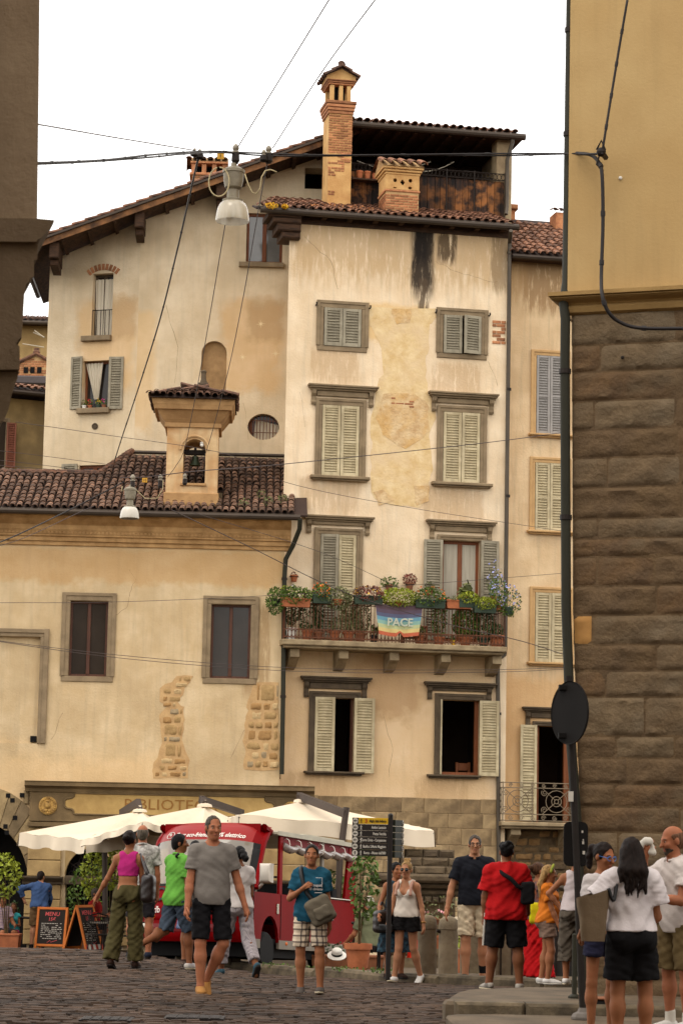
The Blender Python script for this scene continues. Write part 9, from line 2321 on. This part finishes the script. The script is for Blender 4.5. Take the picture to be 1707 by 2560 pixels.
b=MB(); b.add([tuple(np.array(tote(k/40,.86)) ) for k in range(40)],[tuple(range(40))]); b.build('lining',M_blackp,g)
strap(g,[bc+J['U']*.22-sx*.1-J['Fw']*.07,J['shr']-J['U']*.14-J['Fw']*.13+sx*.02,J['shr']+J['U']*.075-sx*.03-J['Fw']*.03,J['shr']-J['U']*.1+J['Fw']*.1,bc+J['U']*.22-sx*.05+J['Fw']*.07],.03,M_blackp)
# bald man wiping his face
J=person('bald',1694,2580,2070,-62,'bald man in white polo and khaki shorts wiping his face with a white cloth',D=20.3,gz=None,build=1.0,lean=4,head_yaw=-12,head_pitch=12,hair=('ring','stubble'),skin_='red',beard='saltpepper',vox=.0095,
  arms=dict(l=dict(u=(-.1,.8,-.45),f=(-.35,.1,1),h=(-.3,-.1,1),curl=.3),r=dict(u=(.12,.3,-1),f=(-.25,1,.12),curl=.4)),legs=dict(l=dict(t=(.04,.06,-1),s=(.0,-.05,-1)),r=dict(t=(.05,.0,-1),s=(.0,-.04,-1))),
  top=dict(m=cloth('white_polo',(216,204,196)),hem=-.08,sleeve=.6,collar=True,name='polo_shirt',inf=.017),bottom=dict(m=cloth('khaki_shorts',(110,92,60),(86,70,44)),len=.95,flare=.03,inf=.022),shoes=SH_white,sock=(M_swht,.07))
g=gear(J,'handkerchief','crumpled white cloth in the bald man\'s raised hand','handkerchief'); q=Field(J['hdl']-.16,J['hdl']+.16,.009); c=J['hdl']
for k in range(7):q.ell(c+np.array((.035*math.sin(k*2.1),.03*math.cos(k*1.7),.045*math.sin(k*1.3)-.01)),(.032,.022,.036),None,.015,wr=.004)
link('cloth',q.mesh('cloth',M_swht),g)
g=gear(J,'wristwatch','black wristwatch on the bald man\'s lower arm','watch'); w=J['wrr']; b=MB(); a_=norm(J['wrr']-J['elr']); e1=norm(np.cross(a_,(0,0,1.))); e2=np.cross(a_,e1); b.tube([tuple(w+(e1*math.cos(k*PI/5)+e2*math.sin(k*PI/5))*.036) for k in range(10)],.015,5,closed=True); b.ball(tuple(w+e2*-.04),.022,8,6); b.build('band',M_blackp,g)
# blue-shirted man leaning on the rail
J=person('leaning',95,2374,2196,192,'man in rolled-sleeve blue shirt leaning over the rail with hand on hip',D=56,lean=16,side=-3,build=1.05,H=1.74,hair=('short','dark'),head_yaw=-38,head_pitch=10,skin_='fair',arms=dict(r=dict(u=(.95,.0,-.25),f=(-.45,.0,-1.0)),l=dict(u=(.2,.5,-1),f=(.0,.7,-.9))),legs=dict(r=dict(t=(.05,.1,-1),s=(.1,-.3,-1),p=.2),l=dict(t=(.02,.06,-1),s=(.0,-.06,-1))),
  top=dict(m=cloth('blue_shirt',(62,84,122),(46,64,98)),hem=-.04,sleeve=1.75,name='shirt',inf=.02,wr=.006),bottom=dict(m=cloth('tan_shorts',(120,92,62)),len=.95,flare=.03,inf=.022),shoes=SH_black,vox=.013)
# people sitting in the cafe
sit=dict(l=dict(t=(.1,1,-.05),s=(.0,.05,-1)),r=dict(t=(.1,1,-.05),s=(.0,.05,-1)))
def seated(key,px,seat_py,D,heading,label,H,**k):
 p=at(px,seat_py,D); person(key,px,seat_py,0,heading,label,D=D,gz=p.z-.46,H=H,seat=.5,legs=sit,vox=.014,**k)
seated('sitA',236,2318,55.2,70,'grey-haired man in red seated behind the citrus shrub',1.72,hair=('short','saltpepper'),skin_='red',arms=dict(l=dict(u=(.2,.4,-1),f=(-.2,1,.1)),r=dict(u=(.2,.4,-1),f=(-.2,1,.1))),top=dict(m=cloth('red_seat',(140,24,24)),hem=.0,sleeve=.6),bottom=dict(m=cloth('dark_shorts',(40,36,38)),len=.9),shoes=SH_grey)
seated('sitB',4,2332,55.5,30,'person in pale checked shirt seated at the very left edge',1.7,hair=('short','dark'),skin_='tan',arms=dict(l=hang(),r=dict(u=(.2,.4,-1),f=(-.2,1,-.2))),top=dict(m=cloth('plaid_pink',(190,164,164),plaid=(.03,C(140,120,140),True)),hem=.0,sleeve=.6),bottom=dict(m=cloth('dark_shorts',(40,36,38)),len=.9),shoes=SH_grey)
seated('sitC',32,2334,55.8,5,'child in turquoise top and pink skirt seated at the left edge',1.3,sex='f',hair=('long','brown'),skin_='brown',arms=dict(l=dict(u=(.2,.3,-1),f=(-.3,.8,.3)),r=dict(u=(.2,.3,-1),f=(-.3,.8,.1))),top=dict(m=cloth('turquoise',(60,156,160)),hem=.0,sleeve=.1),bottom=dict(m=cloth('pink_skirt',(186,50,100)),len=.6),shoes=SH_white)
seated('sitD',930,2372,40.6,215,'seated man in sage green shirt and light cap beyond the rail',1.72,hair=('crop','white'),skin_='red',lean=10,arms=dict(l=dict(u=(.3,.3,-1),f=(.0,.8,-.5)),r=dict(u=(.3,.3,-1),f=(.0,.8,-.5))),top=dict(m=cloth('sage_shirt',(110,112,84)),hem=-.02,sleeve=.7),bottom=dict(m=cloth('dark_shorts',(40,36,38)),len=.9),shoes=SH_brown)
seated('sitE',1156,2382,40.4,150,'seated dark-haired man in cream shirt between the bollard and black polo man',1.74,hair=('short','dark'),skin_='brown',lean=14,head_pitch=16,arms=dict(l=dict(u=(.2,.4,-1),f=(-.1,1,.4)),r=dict(u=(.2,.4,-1),f=(-.1,1,.4))),top=dict(m=cloth('cream_shirt',(196,178,150)),hem=-.02,sleeve=.7),bottom=dict(m=cloth('cream_trousers',(150,130,104)),len=1.8,type='pants'),shoes=SH_brown)
